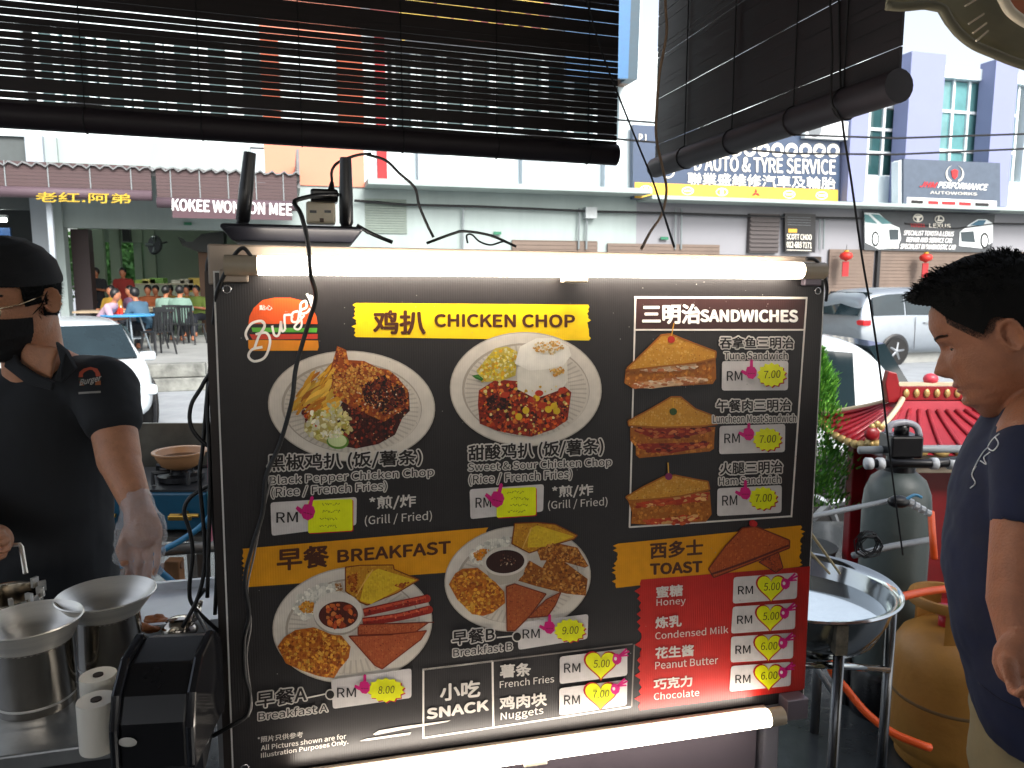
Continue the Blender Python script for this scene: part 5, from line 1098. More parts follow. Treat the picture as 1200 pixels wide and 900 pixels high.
# draped cover at the top right
dr = thing('draped_cover', 'olive grey draped blind bunched at the top right corner', 'cover', P(1160, 20, 1.0))
rings = []; edge = [(1040, 6), (1060, 7), (1085, 5), (1104, 9), (1113, 24), (1124, 38), (1142, 52), (1165, 62), (1190, 72), (1230, 84), (1290, 95)]
m = MB(); nu = len(edge); vs = []; nv = 12
for i, (x, y) in enumerate(edge):
    for j in range(nv):
        t_ = j / (nv - 1); vs.append(P(x + 26 * t_, y - t_ * 170, 1.02 + .03 * math.sin(t_ * 3 + i * .6) * t_ + .10 * t_))
fs = [[i * nv + j, (i + 1) * nv + j, (i + 1) * nv + j + 1, i * nv + j + 1] for i in range(nu - 1) for j in range(nv - 1)]
m.add(vs, fs); o = m.build('cover_sheet', translucent('olive_cover', 'a19d86', .6), dr, smooth=True); sm = o.modifiers.new('t', 'SOLIDIFY'); sm.thickness = .008
MB().tube(spline([P(x, y + 1, 1.01) for x, y in edge], 4), .006, 8).build('hem', M('olive_hem', '6c6856', .85), dr, smooth=True)
m = MB(); m.tube(spline([P(1165, -30, .96), P(1178, 4, .96), P(1195, 22, .96), P(1240, 46, .96)], 5), .006, 8); m.build('pale_edge', M('cream_edge', 'cbbfa8', .5), dr, smooth=True)
vs = [P(1168, -30, .975), P(1181, 2, .975), P(1197, 20, .975), P(1240, 43, .975), P(1300, 40, .975), P(1300, -60, .975)]
m = MB(); m.slab(vs, FW * .01); m.build('inner_fold', M('terracotta_fold', 'a8603f', .6), dr)
for k, (x, y) in enumerate(((1137, 3), (1141, 24), (1146, 35), (1150, 44))):
    MB().tube([P(x - 6, y + 4, 1.0), P(x + 14 - k * 2, y - 8, 1.0)], .0015, 5).build('seam', M('cream_edge'), dr)
# ropes and cords
cable('rope', [P(779, -20, 1.75), P(780, 10, 1.75), P(781, 40, 1.75), P(773, 85, 1.76), P(770, 120, 1.78), P(769, 160, 1.8), P(776, 195, 1.82), P(781, 222, 1.84), P(776, 250, 1.8), P(762, 272, 1.7), P(752, 291, 1.55)], .0032, M('tan_rope', '8c7560', .9, bump=.5, bscale=600), label='tan rope hanging in front of the right blind down to the menu board', cat='rope')
cable('cord', [P(684, -10, 1.9), P(705, 60, 1.95), P(722, 105, 2.0), P(748, 170, 2.0), P(765, 212, 1.9), P(790, 289, 1.5)], .0024, crd, label='dark green cord running slantwise between the two blinds', cat='cord')
cable('cord', [P(983, -10, 1.42), P(984, 70, 1.42), P(987, 140, 1.42), P(998, 215, 1.45), P(1010, 300, 1.5), P(1022, 370, 1.55), P(1032, 440, 1.6), P(1040, 510, 1.7), P(1046, 560, 1.8), P(1058, 650, 2.0)], .0022, crd, label='long thin black cord hanging from the right blind past the grey tank', cat='cord')
cable('cord', [P(972, -10, 1.40), P(975, 60, 1.4), P(974, 115, 1.4), P(980, 130, 1.4), P(986, 140, 1.41)], .0022, crd, label='short black cord loop on the roll of the right blind', cat='cord')
# ---------------------------------------------------------------- things on and around the board
blkp = M('black_plastic_gloss', '0d0d10', .28, var=.2); blkr = M('black_rubber_cable', '0b0b0d', .45)
rt = thing('router', 'flat black router with two tall antennas on top of the menu board', 'router', bw(345, 280, -.06))
u0, v0 = BP(262, 284, -.06); u1, _ = BP(424, 284, -.06)
m = MB(); v = v0 - .001
rg = []
for du, vv, w0, w1 in ((.016, v0 + .0, -.11, -.02), (.0, v0 - .02, -.125, -.004), (.004, v0 - .024, -.12, -.008)): rg.append([B(u0 + du, vv, w1), B(u1 - du, vv, w1), B(u1 - du, vv, w0), B(u0 + du, vv, w0)])
m.loft(rg).build('case', M('router_plastic', '1a1b22', .3, var=.1), rt, bevel=.003)
for (xa, ya, xb, yb, wd) in ((284, 264, 293, 179, 7.2), (406, 268, 405, 185, 6.0)):
    a, b = bw(xa, ya, -.06), bw(xb, yb, -.06); MB().tube([a, a + (b - a) * .08, a + (b - a) * .5, b], [.0058, .0105, .0105, .0088], 12).build('antenna', blkp, rt, smooth=40, bevel=0)
    MB().ball(a, .01, 10).build('hinge', blkp, rt, smooth=True)
m = MB(); 
for k in range(9): m.box(B(u0 + .03 + k * .02, v0 - .0245, -.03), (.012, .002, .002), m=BROT)
m.build('vent', M('vent_black', '050506'), rt, kind='stuff')
xs = thing('extension_socket', 'cream socket block with black plugs between the router antennas', 'socket', bw(377, 262, -.12))
ua, va = BP(359, 262, -.09); ub, vb = BP(393, 237, -.09); m = MB(); bbox(m, ua, ub, va, vb, -.12, -.085); m.build('socket_body', M('cream_plastic', 'ddd0b6', .4), xs, bevel=.004)
for x in (367, 384):
    uu, vv = BP(x, 248, -.085); m = MB(); bbox(m, uu - .005, uu + .005, vv - .002, vv + .002, -.0852, -.084); m.build('socket_slot', blkp, xs)
uu, vv = BP(377, 258, -.085); m = MB(); bbox(m, uu - .003, uu + .003, vv - .003, vv + .003, -.0852, -.084); m.build('switch', M('switch_red', '5a4a40'), xs)
ua, va = BP(364, 237, -.09); ub, vb = BP(396, 223, -.09); m = MB(); bbox(m, ua, ub, va, vb, -.115, -.075); m.build('plug', blkp, xs, bevel=.004)
m = MB(); m.tube([bw(388, 224, -.09), bw(389, 213, -.09)], [.006, .003]); m.build('plug_neck', blkp, xs)
cable('power_cable', [bw(389, 213, -.09), bw(389, 200, -.09), bw(397, 190, -.085), bw(418, 182, -.08), bw(435, 180, -.08)], .0022, blkr, label='thin black wire looping up from the plug beside the right antenna', cat='cable')
cable('power_cable', [bw(430, 181, -.08), bw(452, 188, -.075), bw(468, 203, -.07), bw(486, 220, -.07), bw(491, 240, -.07), bw(500, 262, -.07), bw(508, 278, -.07)], .0022, blkr, label='thin black wire curving down behind the board right of the right antenna', cat='cable')
cable('power_cable', [bw(418, 264, -.05), bw(436, 274, -.05), bw(460, 284, -.05)], .003, blkr, label='short thick black lead leaving the router to the right', cat='cable')
cable('power_cable', [bw(500, 285, -.05), bw(530, 274, -.05), bw(545, 271, -.06), bw(575, 276, -.06), bw(605, 289, -.05)], .0022, blkr, label='flat black wire arch lying on the board top', cat='cable')
cable('power_cable', [bw(548, 285, -.06), bw(547, 276, -.06), bw(553, 275, -.06), bw(562, 283, -.06), bw(575, 287, -.06), bw(590, 283, -.05), bw(598, 286, -.05)], .0015, blkr, label='small curled wire on the board top', cat='cable')
cable('power_cable', [bw(396, 228, -.06), bw(372, 229, -.04), bw(352, 233, .0), bw(345, 238, .03), bw(353, 252, .045), bw(361, 285, .047), bw(364, 320, .045), bw(370, 348, .02), bw(361, 380, .012), bw(347, 430, .01), bw(342, 470, .012), bw(328, 520, .01), bw(312, 558, .01), bw(308, 600, .01), bw(296, 640, .01), bw(287, 680, .01), bw(292, 720, .012), bw(286, 750, .012), bw(287, 790, .012), bw(293, 815, .012), bw(289, 838, .01), bw(268, 852, .01), bw(250, 862, -.01)], .0034, blkr, label='black cable hanging across the left side of the menu board', cat='cable')
cable('power_cable', [bw(318, 560, .006), bw(306, 610, .006), bw(298, 650, .006), bw(290, 690, .006), bw(294, 730, .006), bw(289, 770, .006), bw(295, 822, .006), bw(291, 840, .006)], .0016, M('grey_wire', '6d6a68', .4), label='thin grey wire beside the black cable on the menu board', cat='cable')
cable('lamp_cable', [bw(296, 303, .03), bw(286, 291, .03), bw(277, 296, .025), bw(268, 312, .02), bw(259, 330, .015), bw(254, 345, .0), bw(250, 380, -.01)], .003, blkr, label='short lead of the upper tube light at its left end', cat='cable')
cable('lamp_cable', [bw(945, 303, .03), bw(956, 305, .03), bw(964, 318, .02), bw(969, 336, .01), bw(968, 352, -.02)], .003, blkr, label='short lead of the upper tube light at its right end', cat='cable')
for k, (pts, l) in enumerate((([(252, 290), (243, 310), (246, 350), (250, 400), (248, 440), (243, 470), (246, 560), (243, 700)], 'hanging straight down nearest the board edge'),
        ([(246, 330), (250, 420), (238, 450), (224, 475), (224, 500), (240, 520), (256, 526)], 'bulging out to the left'),
        ([(250, 400), (244, 450), (238, 520), (234, 560), (238, 610), (240, 660), (232, 700), (214, 735)], 'swinging down to the printer'),
        ([(254, 380), (252, 460), (253, 520), (248, 560), (249, 600), (254, 660), (252, 720)], 'tight against the board'),
        ([(262, 562), (240, 572), (222, 584), (216, 600), (223, 625), (226, 650), (222, 690), (228, 712), (262, 745)], 'curving low beside the stove'))):
    cable('power_cable', [bw(x, y, -.03 - .012 * k) for x, y in pts], .0032, blkr, label='black cable left of the menu board, ' + l, cat='cable', group='cables bundled left of the menu board')
# ---------------------------------------------------------------- steel worktop on the left
TZ = .985
def T_(u, w, z=TZ): p = B(u, 0, w); return Vector((p.x, p.y, z))
def TG(px, py, z=TZ): return G(px, py, z)
tb = thing('worktop', 'steel worktop left of the menu board carrying pots and printer', 'table', T_(-.6, -.2, 0))
stl = M('brushed_worktop_steel', '8a8c8d', .3, metal=.6, var=.3, scale=6, bump=.05)
DN = Vector((_n.x, _n.y, 0)).normalized(); DU = Vector((DN.y * -1, DN.x, 0)); TROT = Matrix.Rotation(byaw, 3, 'Z')
c = (T_(-.8, -.42) + T_(-.8, .105)) / 2; m = MB(); m.box(c + DU * 0 - Vector((0, 0, .012)), (1.55, .525, .024), m=TROT); m.build('top_sheet', stl, tb, bevel=.003)
m = MB(); m.box(c - Vector((0, 0, .05)), (1.53, .50, .05), m=TROT); m.build('frame', dark_m, tb)
for sx in (-.74, .74):
    for sy in (-.22, .22): m = MB(); q = c + TROT @ Vector((sx, sy, 0)); m.box((q.x, q.y, TZ / 2 - .04), (.035, .035, TZ - .08), m=TROT); m.build('leg', stl, tb)
spun = M('spun_aluminium', 'ebe7de', .36, metal=.7, var=.15, scale=3, stretch=(1, 1, 20)); mir = M('polished_pot_steel', 'c4bcb0', .12, metal=1, var=.2, scale=5)
def pot(c, r, h, fr, label, funnel=True):
    t = thing('sauce_pot', label, 'pot', c)
    MB().lathe(c, [(r * .98, 0), (r, .004), (r, h), (r * 1.03, h + .002), (r * .97, h + .001), (r * .95, h - .004), (r * .95, .01), (0.001, .008)], 40).build('pot_body', mir, t, smooth=40)
    MB().lathe(c, [(r * 1.006, h * .12), (r * 1.012, h * .14), (r * 1.006, h * .16)], 40, cap=False).build('base_ring', spun, t, smooth=40)
    if funnel:
        MB().lathe(c + Vector((0, 0, h)), [(r * .92, -.012), (r * 1.0, .0), (r * 1.04, .004), (fr, .032), (fr + .0015, .034), (fr, .0355), (r * .98, .008), (r * .85, .002), (r * .55, -.03)], 48, cap=False).build('funnel', spun, t, smooth=50)
        MB().lathe(c + Vector((0, 0, h - .03)), [(.001, 0), (r * .9, 0)], 30, cap=False).build('contents', M('dark_sauce', '3a1e10', .2), t)
    return t
p1 = TG(44, 823); pot(p1, .052, .095, .0675, 'steel pot with flared funnel ring nearest the camera, at the left edge')
p2 = TG(131, 783); pot(p2, .047, .092, .0715, 'steel pot with flared funnel ring behind the paper rolls')
p3 = TG(8, 742); t = pot(p3, .06, .07, 0, 'open steel pot with clips on its rim behind the left funnel pot', False)
for k in range(6):
    a = -1.3 + k * .5; q = p3 + Vector((math.cos(a) * .059, math.sin(a) * .059, .072)); MB().box(q, (.012, .006, .018), rz=a).build('clip', spun, t)
hd_ = MB().tube([P(-10, 640, 1.42), P(23, 638, 1.4), P(25, 641, 1.4), P(30, 672, 1.38)], .004, 6).build('wire_handle', spun, None, label='bent steel wire handle standing up at the left edge', cat='handle')
def roll(px, py, label):
    c = TG(px, py); t = thing('paper_roll', label, 'paper roll', c); pap = M('receipt_paper', 'd9d4c8', .8, var=.04)
    MB().lathe(c, [(.007, .002), (.0235, 0), (.024, .002), (.024, .067), (.0235, .0685), (.007, .0675)], 36).build('paper', pap, t, smooth=40)
    MB().lathe(c, [(.0068, .0), (.0068, .0695)], 18).build('core_tube', M('core_dark', '2a211b', .8), t)
roll(117, 876, 'white receipt paper roll in front of the pots, nearer one'); roll(119, 844, 'white receipt paper roll in front of the pots, rear one')
# receipt printer
pc = TG(201, 866); pr = thing('receipt_printer', 'black receipt printer on the worktop beside the menu board', 'printer', pc); pm = Matrix.Rotation(.10, 3, 'Z') @ Matrix.Scale(.86, 3)
q = lambda x, y, z: pc + pm @ Vector((x, y, z))
prof = [(-.075, 0), (.08, 0), (.08, .118), (.045, .128), (-.02, .118), (-.055, .09), (-.072, .06)]
m = MB(); m.prism(prof, q(-.047, 0, 0), pm @ Vector((0, 1, 0)), (0, 0, 1), pm @ Vector((.094, 0, 0))); m.build('body', blkp, pr, bevel=.003)
for s, x in ((1, .047), (-1, -.061)):
    prf = [(-.08, 0), (.085, 0), (.085, .108), (.045, .136), (-.02, .127), (-.062, .095), (-.078, .055)]; m = MB(); m.prism(prf, q(x, 0, 0), pm @ Vector((0, 1, 0)), (0, 0, 1), pm @ Vector((.014, 0, 0))); m.build('side_wing', M('gloss_black_side', '15161a', .12), pr, bevel=.004)
m = MB(); m.hexa([q(-.04, -.018, .1195), q(.04, -.018, .1195), q(.04, .04, .1285), q(-.04, .04, .1285), q(-.04, -.020, .1225), q(.04, -.020, .1225), q(.04, .04, .1315), q(-.04, .04, .1315)]); m.build('paper_lid', M('lid_black', '08080a', .35), pr)
m = MB(); m.hexa([q(-.04, -.030, .1105), q(.036, -.030, .1105), q(.036, -.027, .113), q(-.04, -.027, .113), q(-.04, -.031, .1125), q(.036, -.031, .1125), q(.036, -.028, .115), q(-.04, -.028, .115)]); m.build('tear_bar', M('tear_light', 'c9ccd0', .4), pr)
def pface(t_, s):   # point on the slanted front: t_ 0 bottom to 1 top
    a, b = Vector((0, -.055, .09)), Vector((0, -.02, .118)); v_ = a + (b - a) * t_; n_ = Vector((0, -.62, .78)) * .0012; return q(s, v_.y + n_.y, v_.z + n_.z)
m = MB(); m.add([pface(.05, -.038), pface(.05, .03), pface(.6, .03), pface(.6, -.038)], [[0, 1, 2, 3]]); m.build('warning_label', M('label_dark', '3a3a3e', .4), pr)
m = MB(); place_text(m, '▲ ▲ ✱ ● ●', lambda a, b: pface(.14 + .22 * b, -.03 + .055 * a) + Vector((0, -.0008, .0008))); m.build('label_symbols', M('symbol_grey', 'b5b5ae'), pr)
m = MB(); m.ball(q(-.054, -.005, .1305), .0035, 8); m.build('power_led', M('blue_led', '2a6dff', emit=3), pr)
m = MB(); m.ball(q(-.035, -.076, .045), .012, 16, (1, .12, .55)); m.build('oval_badge', M('badge_silver', 'b5b2aa', .3), pr, smooth=True)
cable('power_cable', [q(.02, .085, .1), q(.03, .11, .12), bw(228, 712, -.1), bw(240, 690, -.1)], .003, blkr, label='black lead rising from the back of the receipt printer', cat='cable')
# white tray with fried pieces and a ladle
c = TG(218, 722); tr = thing('tray', 'white tray at the back of the worktop behind the printer', 'tray', c)
m = MB(); m.box(c + Vector((-.02, .02, .006)), (.24, .2, .006), m=TROT); m.build('tray_base', M('tray_white', 'e3e8ec', .35), tr)
for dx, dy, sx, sy in ((-.14, .02, .01, .21), (.10, .02, .01, .21), (-.02, .12, .24, .01), (-.02, -.08, .24, .01)): m = MB(); m.box(c + TROT @ Vector((dx, dy, 0)) + Vector((0, 0, .014)), (sx, sy, .022), m=TROT); m.build('tray_rim', M('tray_white'), tr)
fry = M('fried_brown', '9a5a28', .5, var=.5, scale=30, bump=.6)
for k, (x, y) in enumerate(((178, 727), (190, 727), (172, 737))):
    t = thing('fried_piece', 'curled brown fried piece on the white tray, ' + ('leftmost behind the funnel pot', 'right of the other two', 'front one by the pot')[k], 'food', TG(x, y, TZ + .012)); m = MB(); rr = random.Random(k)
    for j in range(5): m.ball(TG(x, y, TZ + .022) + Vector((rr.uniform(-.012, .012), rr.uniform(-.008, .008), rr.uniform(-.004, .006))), .010, 8, (1.2, .8, .6))
    organic(m, 'crust', fry, t, voxel=.003, smooth=2, disp=.004, dscale=.01)
t = thing('ladle', 'steel ladle cup lying upturned with its handle up, beside the printer', 'ladle', TG(212, 742))
MB().ball(TG(212, 742) + Vector((0, 0, .012)), .034, 24, (1, .9, .55)).build('ladle_cup', mir, t, smooth=True)
MB().tube(spline([TG(222, 738) + Vector((0, 0, .02)), P(230, 722, 1.25), P(233, 712, 1.27), P(236, 704, 1.27)], 5), [.009 - .0004 * i for i in range(16)], 8).build('ladle_handle', mir, t, smooth=True)
# ---------------------------------------------------------------- stove behind the cook
sv = thing('gas_stove', 'blue two-burner gas stove with brass taps behind the cook', 'stove', P(190, 640, 3.05)); bl = M('blue_enamel', '0f4c66', .35, var=.25); teal = M('teal_enamel', '1d8288', .35, var=.2); brass = M('brass', 'a8843f', .3, metal=1, var=.2)
o3 = P(242, 575, 3.0); W3 = .62; 
def S3(x, y, z): return Vector((o3.x + x, o3.y + y, o3.z + z))
m = MB(); m.box(S3(-W3 / 2, .2, -.085), (W3, .4, .15)); m.build('body', bl, sv, bevel=.008)
m = MB(); m.box(S3(.012, .2, -.085), (.02, .4, .16)); m.build('side_panel', teal, sv)
m = MB(); m.box(S3(-W3 / 2, .2, -.004), (W3 - .01, .38, .008)); m.build('top_plate', M('sooty_plate', '1e2022', .5, var=.4), sv)
for x in (-.17, -.46):
    c = S3(x, .17, .005); b_ = MB().lathe(c, [(.09, 0), (.09, .02), (.05, .025), (.04, .04)], 24).build('burner', dark_m, sv)
    for k in range(5):
        a = k * 1.2566 + .3; MB().tube([c + Vector((math.cos(a) * .12, math.sin(a) * .12, 0)), c + Vector((math.cos(a) * .12, math.sin(a) * .12, .045)), c + Vector((math.cos(a) * .05, math.sin(a) * .05, .04))], .009, 6).build('pan_support', dark_m, b_)
for x in (-.075, -.395):
    c = S3(x, -.02, -.085); kb = MB().tube([c, c + Vector((0, -.05, 0))], .012, 10).build('tap', brass, sv); MB().box(c + Vector((0, -.06, 0)), (.09, .012, .02)).build('tap_lever', brass, kb, bevel=.004); MB().tube([c + Vector((-.05, -.03, .0)), c + Vector((.06, -.03, 0))], .008, 8).build('tap_pipe', brass, kb)
clay = M('glazed_clay', 'a87a52', .4, var=.2, scale=8); 
for x, l in ((-.17, 'brown clay pot on the right burner of the blue stove'), (-.46, 'brown clay pot on the left burner beside the cook')):
    c = S3(x, .17, .05); t = thing('clay_pot', l, 'pot', c)
    MB().lathe(c, [(.05, 0), (.075, .015), (.095, .05), (.097, .062), (.108, .066), (.108, .072), (.093, .07), (.085, .05), (.06, .018), (.001, .012)], 40).build('pot_body', clay, t, smooth=40)
    MB().lathe(c + Vector((0, 0, .045)), [(.001, 0), (.083, .001)], 24, cap=False).build('contents', M('dark_broth', '2c1a10', .15), t)
m = MB(); m.box((P(200, 560, 3.45).x, 3.42, 1.6 - .26 * 3.4 + .06), (.62, .015, .38)); m.build('splash_panel', M('smoky_steel', '6e6a60', .3, metal=.7, var=.4, scale=3), None, label='smoke-stained steel splash panel behind the clay pots', cat='panel')
cart = thing('stove_cart', 'steel cart frame with wooden legs under the blue stove', 'cart', P(190, 800, 3.1))
MB().tube([P(120, 651, 2.95), P(254, 640, 2.95)], .022, 12).build('rail', M('dull_steel', '77736c', .4, metal=.8), cart, smooth=True)
MB().box(S3(-.3, .2, -.19), (.72, .44, .02)).build('shelf', M('dull_steel'), cart)
for x0 in (152, 204): a = P(x0, 655, 2.9); MB().box((a.x, a.y, a.z / 2), (.055, .05, a.z)).build('wooden_leg', M('brown_wood', '7d5430', .6, var=.3, scale=12, stretch=(1, 1, .1)), cart, bevel=.004)
for x0, yy in ((238, 3.05), (226, 3.4)): a = P(x0, 648, yy); MB().box((a.x, a.y, a.z / 2), (.04, .035, a.z)).build('steel_leg', M('dull_steel'), cart)
a, b = P(150, 668, 2.9), P(214, 662, 2.9); MB().tube([a, b], .014, 8).build('cross_rail', M('rust_rail', '6a4a34', .6), cart)
cable('gas_hose', [P(250, 597, 2.7), P(243, 610, 2.75), P(225, 625, 2.8), P(200, 640, 2.8), P(165, 655, 2.8), P(138, 664, 2.75), P(115, 668, 2.7)], .0115, M('blue_hose', '3d88b0', .4), label='light blue gas hose sloping below the stove', cat='hose')
cable('gas_hose', [P(176, 645, 2.85), P(184, 665, 2.8), P(200, 680, 2.8), P(222, 700, 2.8), P(236, 725, 2.8)], .012, M('blue_hose_dark', '2f6b8c', .4), label='second blue gas hose dropping to the right under the stove', cat='hose')
m = MB(); m.slab([P(243, 537, 2.55), P(256, 520, 2.5), P(262, 600, 2.5), P(258, 628, 2.5), P(246, 636, 2.55), P(244, 600, 2.55)], Vector((0, .02, 0))); m.build('pink_placard', M('pink_plastic', 'b04a5e', .35, var=.3, scale=8), None, label='pink plastic placard standing by the cables left of the board', cat='placard')
# ---------------------------------------------------------------- right side
# wok basin on a steel stand
bs = M('polished_basin_steel', 'b4b8b8', .12, metal=1, var=.1, scale=2)
bc = P(936, 684, 1.96); t = thing('steel_basin', 'wide polished steel basin with a mirror-bright disc inside on a tall stand', 'basin', (bc.x, bc.y, 0)); c = bc
MB().lathe(c, [(.05, -.155), (.12, -.15), (.185, -.11), (.214, -.05), (.224, -.006), (.238, -.002), (.242, .003), (.238, .007), (.224, .002), (.219, -.01), (.21, -.05), (.18, -.105), (.115, -.142), (.001, -.146)], 64).build('bowl', bs, t, smooth=50)
MB().lathe(c + Vector((0, 0, -.05)), [(.001, 0), (.209, 0)], 48, cap=False).build('water', M('basin_mirror', 'e6eded', .06, metal=.9), t)  # pale metallic disc standing in for the bright reflection in the steel bottom
for a in (.35, 1.25, -2.2, 2.6): pass
for px, py, d in ((985, 735, 1.76), (1046, 705, 1.97), (905, 735, 1.76)):
    a = P(px, py, d); MB().tube([a, (a.x, a.y, 0)], .0125, 12).build('stand_leg', M('stand_steel', '6d6e70', .25, metal=1), t, smooth=True)
MB().tube([P(905, 778, 1.78), P(985, 780, 1.8), P(1040, 785, 1.95)], .009, 10).build('cross_bar', bs, t, smooth=True)
MB().box(P(984, 748, 1.745), (.027, .027, .07)).build('rusty_strap', M('rusty_paint', '8c8474', .7, var=.5, scale=40), t)
for k, (a, b) in enumerate((((951, 626), (984, 672)), ((943, 640), (972, 672)))):
    MB().tube([P(*a, 1.83), P(*b, 1.93)], [.0035, .003], 8).build('chopstick', M('bamboo_stick', 'cdbb8e', .6), None, smooth=True, label=('long cooking chopstick leaning in the basin, upper one', 'long cooking chopstick leaning in the basin, lower one')[k], cat='chopstick')
# filter tank
gt = M('tank_grey_green', '4b5452', .4, var=.12, scale=4, bump=.1); c0 = P(1034, 835, 2.9); c0.z = .02; t = thing('filter_tank', 'tall grey-green water filter tank with black valve head', 'tank', c0)
r = .115; H0 = P(1039, 545, 2.9).z
MB().lathe(c0, [(r, .12), (r, H0 - .14), (r * .96, H0 - .09), (r * .8, H0 - .04), (r * .5, H0 - .01), (r * .35, H0)], 40).build('tank_body', gt, t, smooth=60)
MB().lathe(c0, [(r * 1.05, -.02), (r * 1.1, .0), (r * 1.08, .14), (r * 1.0, .16)], 40).build('tank_foot', blkp, t, smooth=40)
vt = c0 + Vector((0, 0, H0)); MB().lathe(vt, [(.055, -.02), (.055, .02), (.045, .03), (.045, .05)], 24).build('valve_collar', blkp, t, smooth=40)
vb_ = MB().box(vt + Vector((0, 0, .085)), (.115, .1, .08)).build('valve_head', blkp, t, bevel=.008)
MB().tube(spline([vt + Vector((-.06, -.02, .13)), vt + Vector((-.05, -.02, .16)), vt + Vector((0, -.02, .17)), vt + Vector((.04, -.02, .155)), vt + Vector((.055, -.02, .12))], 4), .012, 10).build('handle', M('handle_grey', '9a9aa2', .3), vb_, smooth=True)
MB().tube([vt + Vector((0, 0, .12)), vt + Vector((0, 0, .165))], .025, 14).build('knob', blkp, vb_, smooth=True)
for dz in (.03,):
    MB().tube([vt + Vector((-.14, -.06, dz)), vt + Vector((.10, -.06, dz)), vt + Vector((.25, -.06, dz + .02))], .016, 12).build('pipe', blkp, t, smooth=True); MB().tube([vt + Vector((-.14, .02, dz + .03)), vt + Vector((.1, .02, dz + .035)), vt + Vector((.27, .02, dz + .035))], .014, 12).build('pipe', M('grey_pipe', '8a8f92', .35), t, smooth=True)
for x in (-.15, -.11, .08, .14): MB().tube([vt + Vector((x, -.06, .03)), vt + Vector((x + .022, -.06, .03))], .021, 12).build('pipe_joint', M('joint_white', 'b9bdc0', .4), t, smooth=True)
for x, l in ((.195, .30), (.255, .36)): MB().tube([vt + Vector((x, -.05, .05)), vt + Vector((x, -.05, .05 - l))], .019, 12).build('down_pipe', M('clear_pipe', '6d7276', .3) if x < .2 else blkp, t, smooth=True); 
for x in (.195, .255): MB().tube([vt + Vector((x, -.05, .02)), vt + Vector((x, -.05, -.03))], .024, 12).build('pipe_joint', M('joint_white'), t, smooth=True)
for k in range(4): MB().ball(vt + Vector((.2 + .012 * (k % 2), -.06, -.3 - .035 * k)), .02, 8, (1.2, 1, .8)).build('brass_valve', brass, t)
# pipes and bars in front of the tank
MB().tube([P(930, 612, 2.3), P(958, 604, 2.35), P(1045, 586, 2.5)], .0085, 8).build('steam_pipe', M('grey_pipe'), None, smooth=True, label='thin grey pipe sloping up in front of the filter tank', cat='pipe')
MB().tube([P(1000, 651, 2.5), P(1045, 640, 2.55), P(1093, 632, 2.6)], .011, 10).build('water_pipe', M('grey_pipe'), None, smooth=True, label='grey water pipe crossing the tank below its middle', cat='pipe')
vv = thing('valve_joint', 'black valve joint on the cord in front of the tank', 'valve', P(1053, 590, 2.45)); m = MB(); m.ball(P(1053, 588, 2.45), .03, 12, (1.2, .8, .7)); m.build('joint_body', blkp, vv, smooth=True)
for k in range(4): MB().tube([P(1064 + 7 * k, 588 + 4 * k, 2.46), P(1069 + 7 * k, 590 + 4 * k, 2.46)], .014 - .001 * k, 8).build('nut', M('joint_white'), vv)
MB().tube(spline([P(1062, 585, 2.44), P(1072, 580, 2.44), P(1080, 583, 2.44)], 4), .005, 6).build('blue_pipe', M('blue_hose'), vv)
t = thing('scrubber', 'coil of dark wire scrubber hanging before the tank', 'scrubber', P(1018, 640, 2.4)); m = MB(); rr = random.Random(4); cc = P(1018, 638, 2.4)
pts = []
for i in range(90):
    a = i * .9; n_ = Vector((math.sin(i * .37), math.cos(i * .23), math.sin(i * .51))).normalized(); pts.append(cc + (Vector((math.cos(a), 0, math.sin(a))) * .036 + n_ * .012))
m.tube(pts, .0016, 4); m.build('wire', M('scrub_dark', '2a2b2c', .4, metal=.6), t, kind='stuff')
# gas cylinder
tan = M('tan_cylinder_paint', 'a0702e', .5, var=.18, scale=5, bump=.15); c0 = P(1108, 880, 2.6); c0.z = 0; r = .185; t = thing('gas_cylinder', 'tan gas cylinder with collar handle and red valve beside the man', 'gas cylinder', c0)
zt = P(1100, 735, 2.6).z
MB().lathe(c0, [(r * .8, .0), (r * .85, .01), (r * .85, .045), (r * .97, .06), (r, .1), (r, zt - .09), (r * .97, zt - .05), (r * .86, zt - .01), (r * .6, zt + .025), (r * .2, zt + .035)], 48).build('cylinder_body', tan, t, smooth=50)
MB().lathe(c0 + Vector((0, 0, zt * .55)), [(r * 1.0, -.006), (r * 1.012, 0), (r * 1.0, .006)], 48, cap=False).build('weld_seam', M('seam_brown', '6b5230', .6), t, smooth=True)
cz = c0 + Vector((-.035, 0, zt)); MB().lathe(cz, [(.105, .115), (.115, .11), (.118, .125), (.112, .14), (.098, .14), (.095, .125), (.105, .115)], 40, cap=False).build('collar_ring', tan, t, smooth=50)
for a0, a1 in ((-2.1, -1.5), (-.5, .2), (1.2, 2.0)):
    rings = []
    for i in range(7):
        a = a0 + (a1 - a0) * i / 6; e_ = Vector((math.cos(a), math.sin(a), 0)); rings.append([cz + e_ * .104 + Vector((0, 0, .0)), cz + e_ * .112 + Vector((0, 0, .0)), cz + e_ * .112 + Vector((0, 0, .125)), cz + e_ * .104 + Vector((0, 0, .125))])
    MB().loft(rings).build('collar_post', tan, t, smooth=30)
MB().tube([cz + Vector((0, 0, .02)), cz + Vector((0, 0, .075))], .022, 12).build('valve', M('valve_red', 'b52835', .35, var=.2), t, smooth=True); MB().ball(cz + Vector((0, 0, .085)), .04, 14, (1.1, 1, .5)).build('regulator', M('valve_pink', 'c24a66', .3), t, smooth=True)
org = M('orange_hose', 'e8581c', .4); MB().tube(spline([P(1110, 690, 2.45), P(1080, 694, 2.4), P(1045, 702, 2.3), P(1000, 712, 2.25)], 6), .0125, 10).build('gas_hose', org, None, smooth=True, label='orange gas hose leading left from the gas cylinder top', cat='hose')
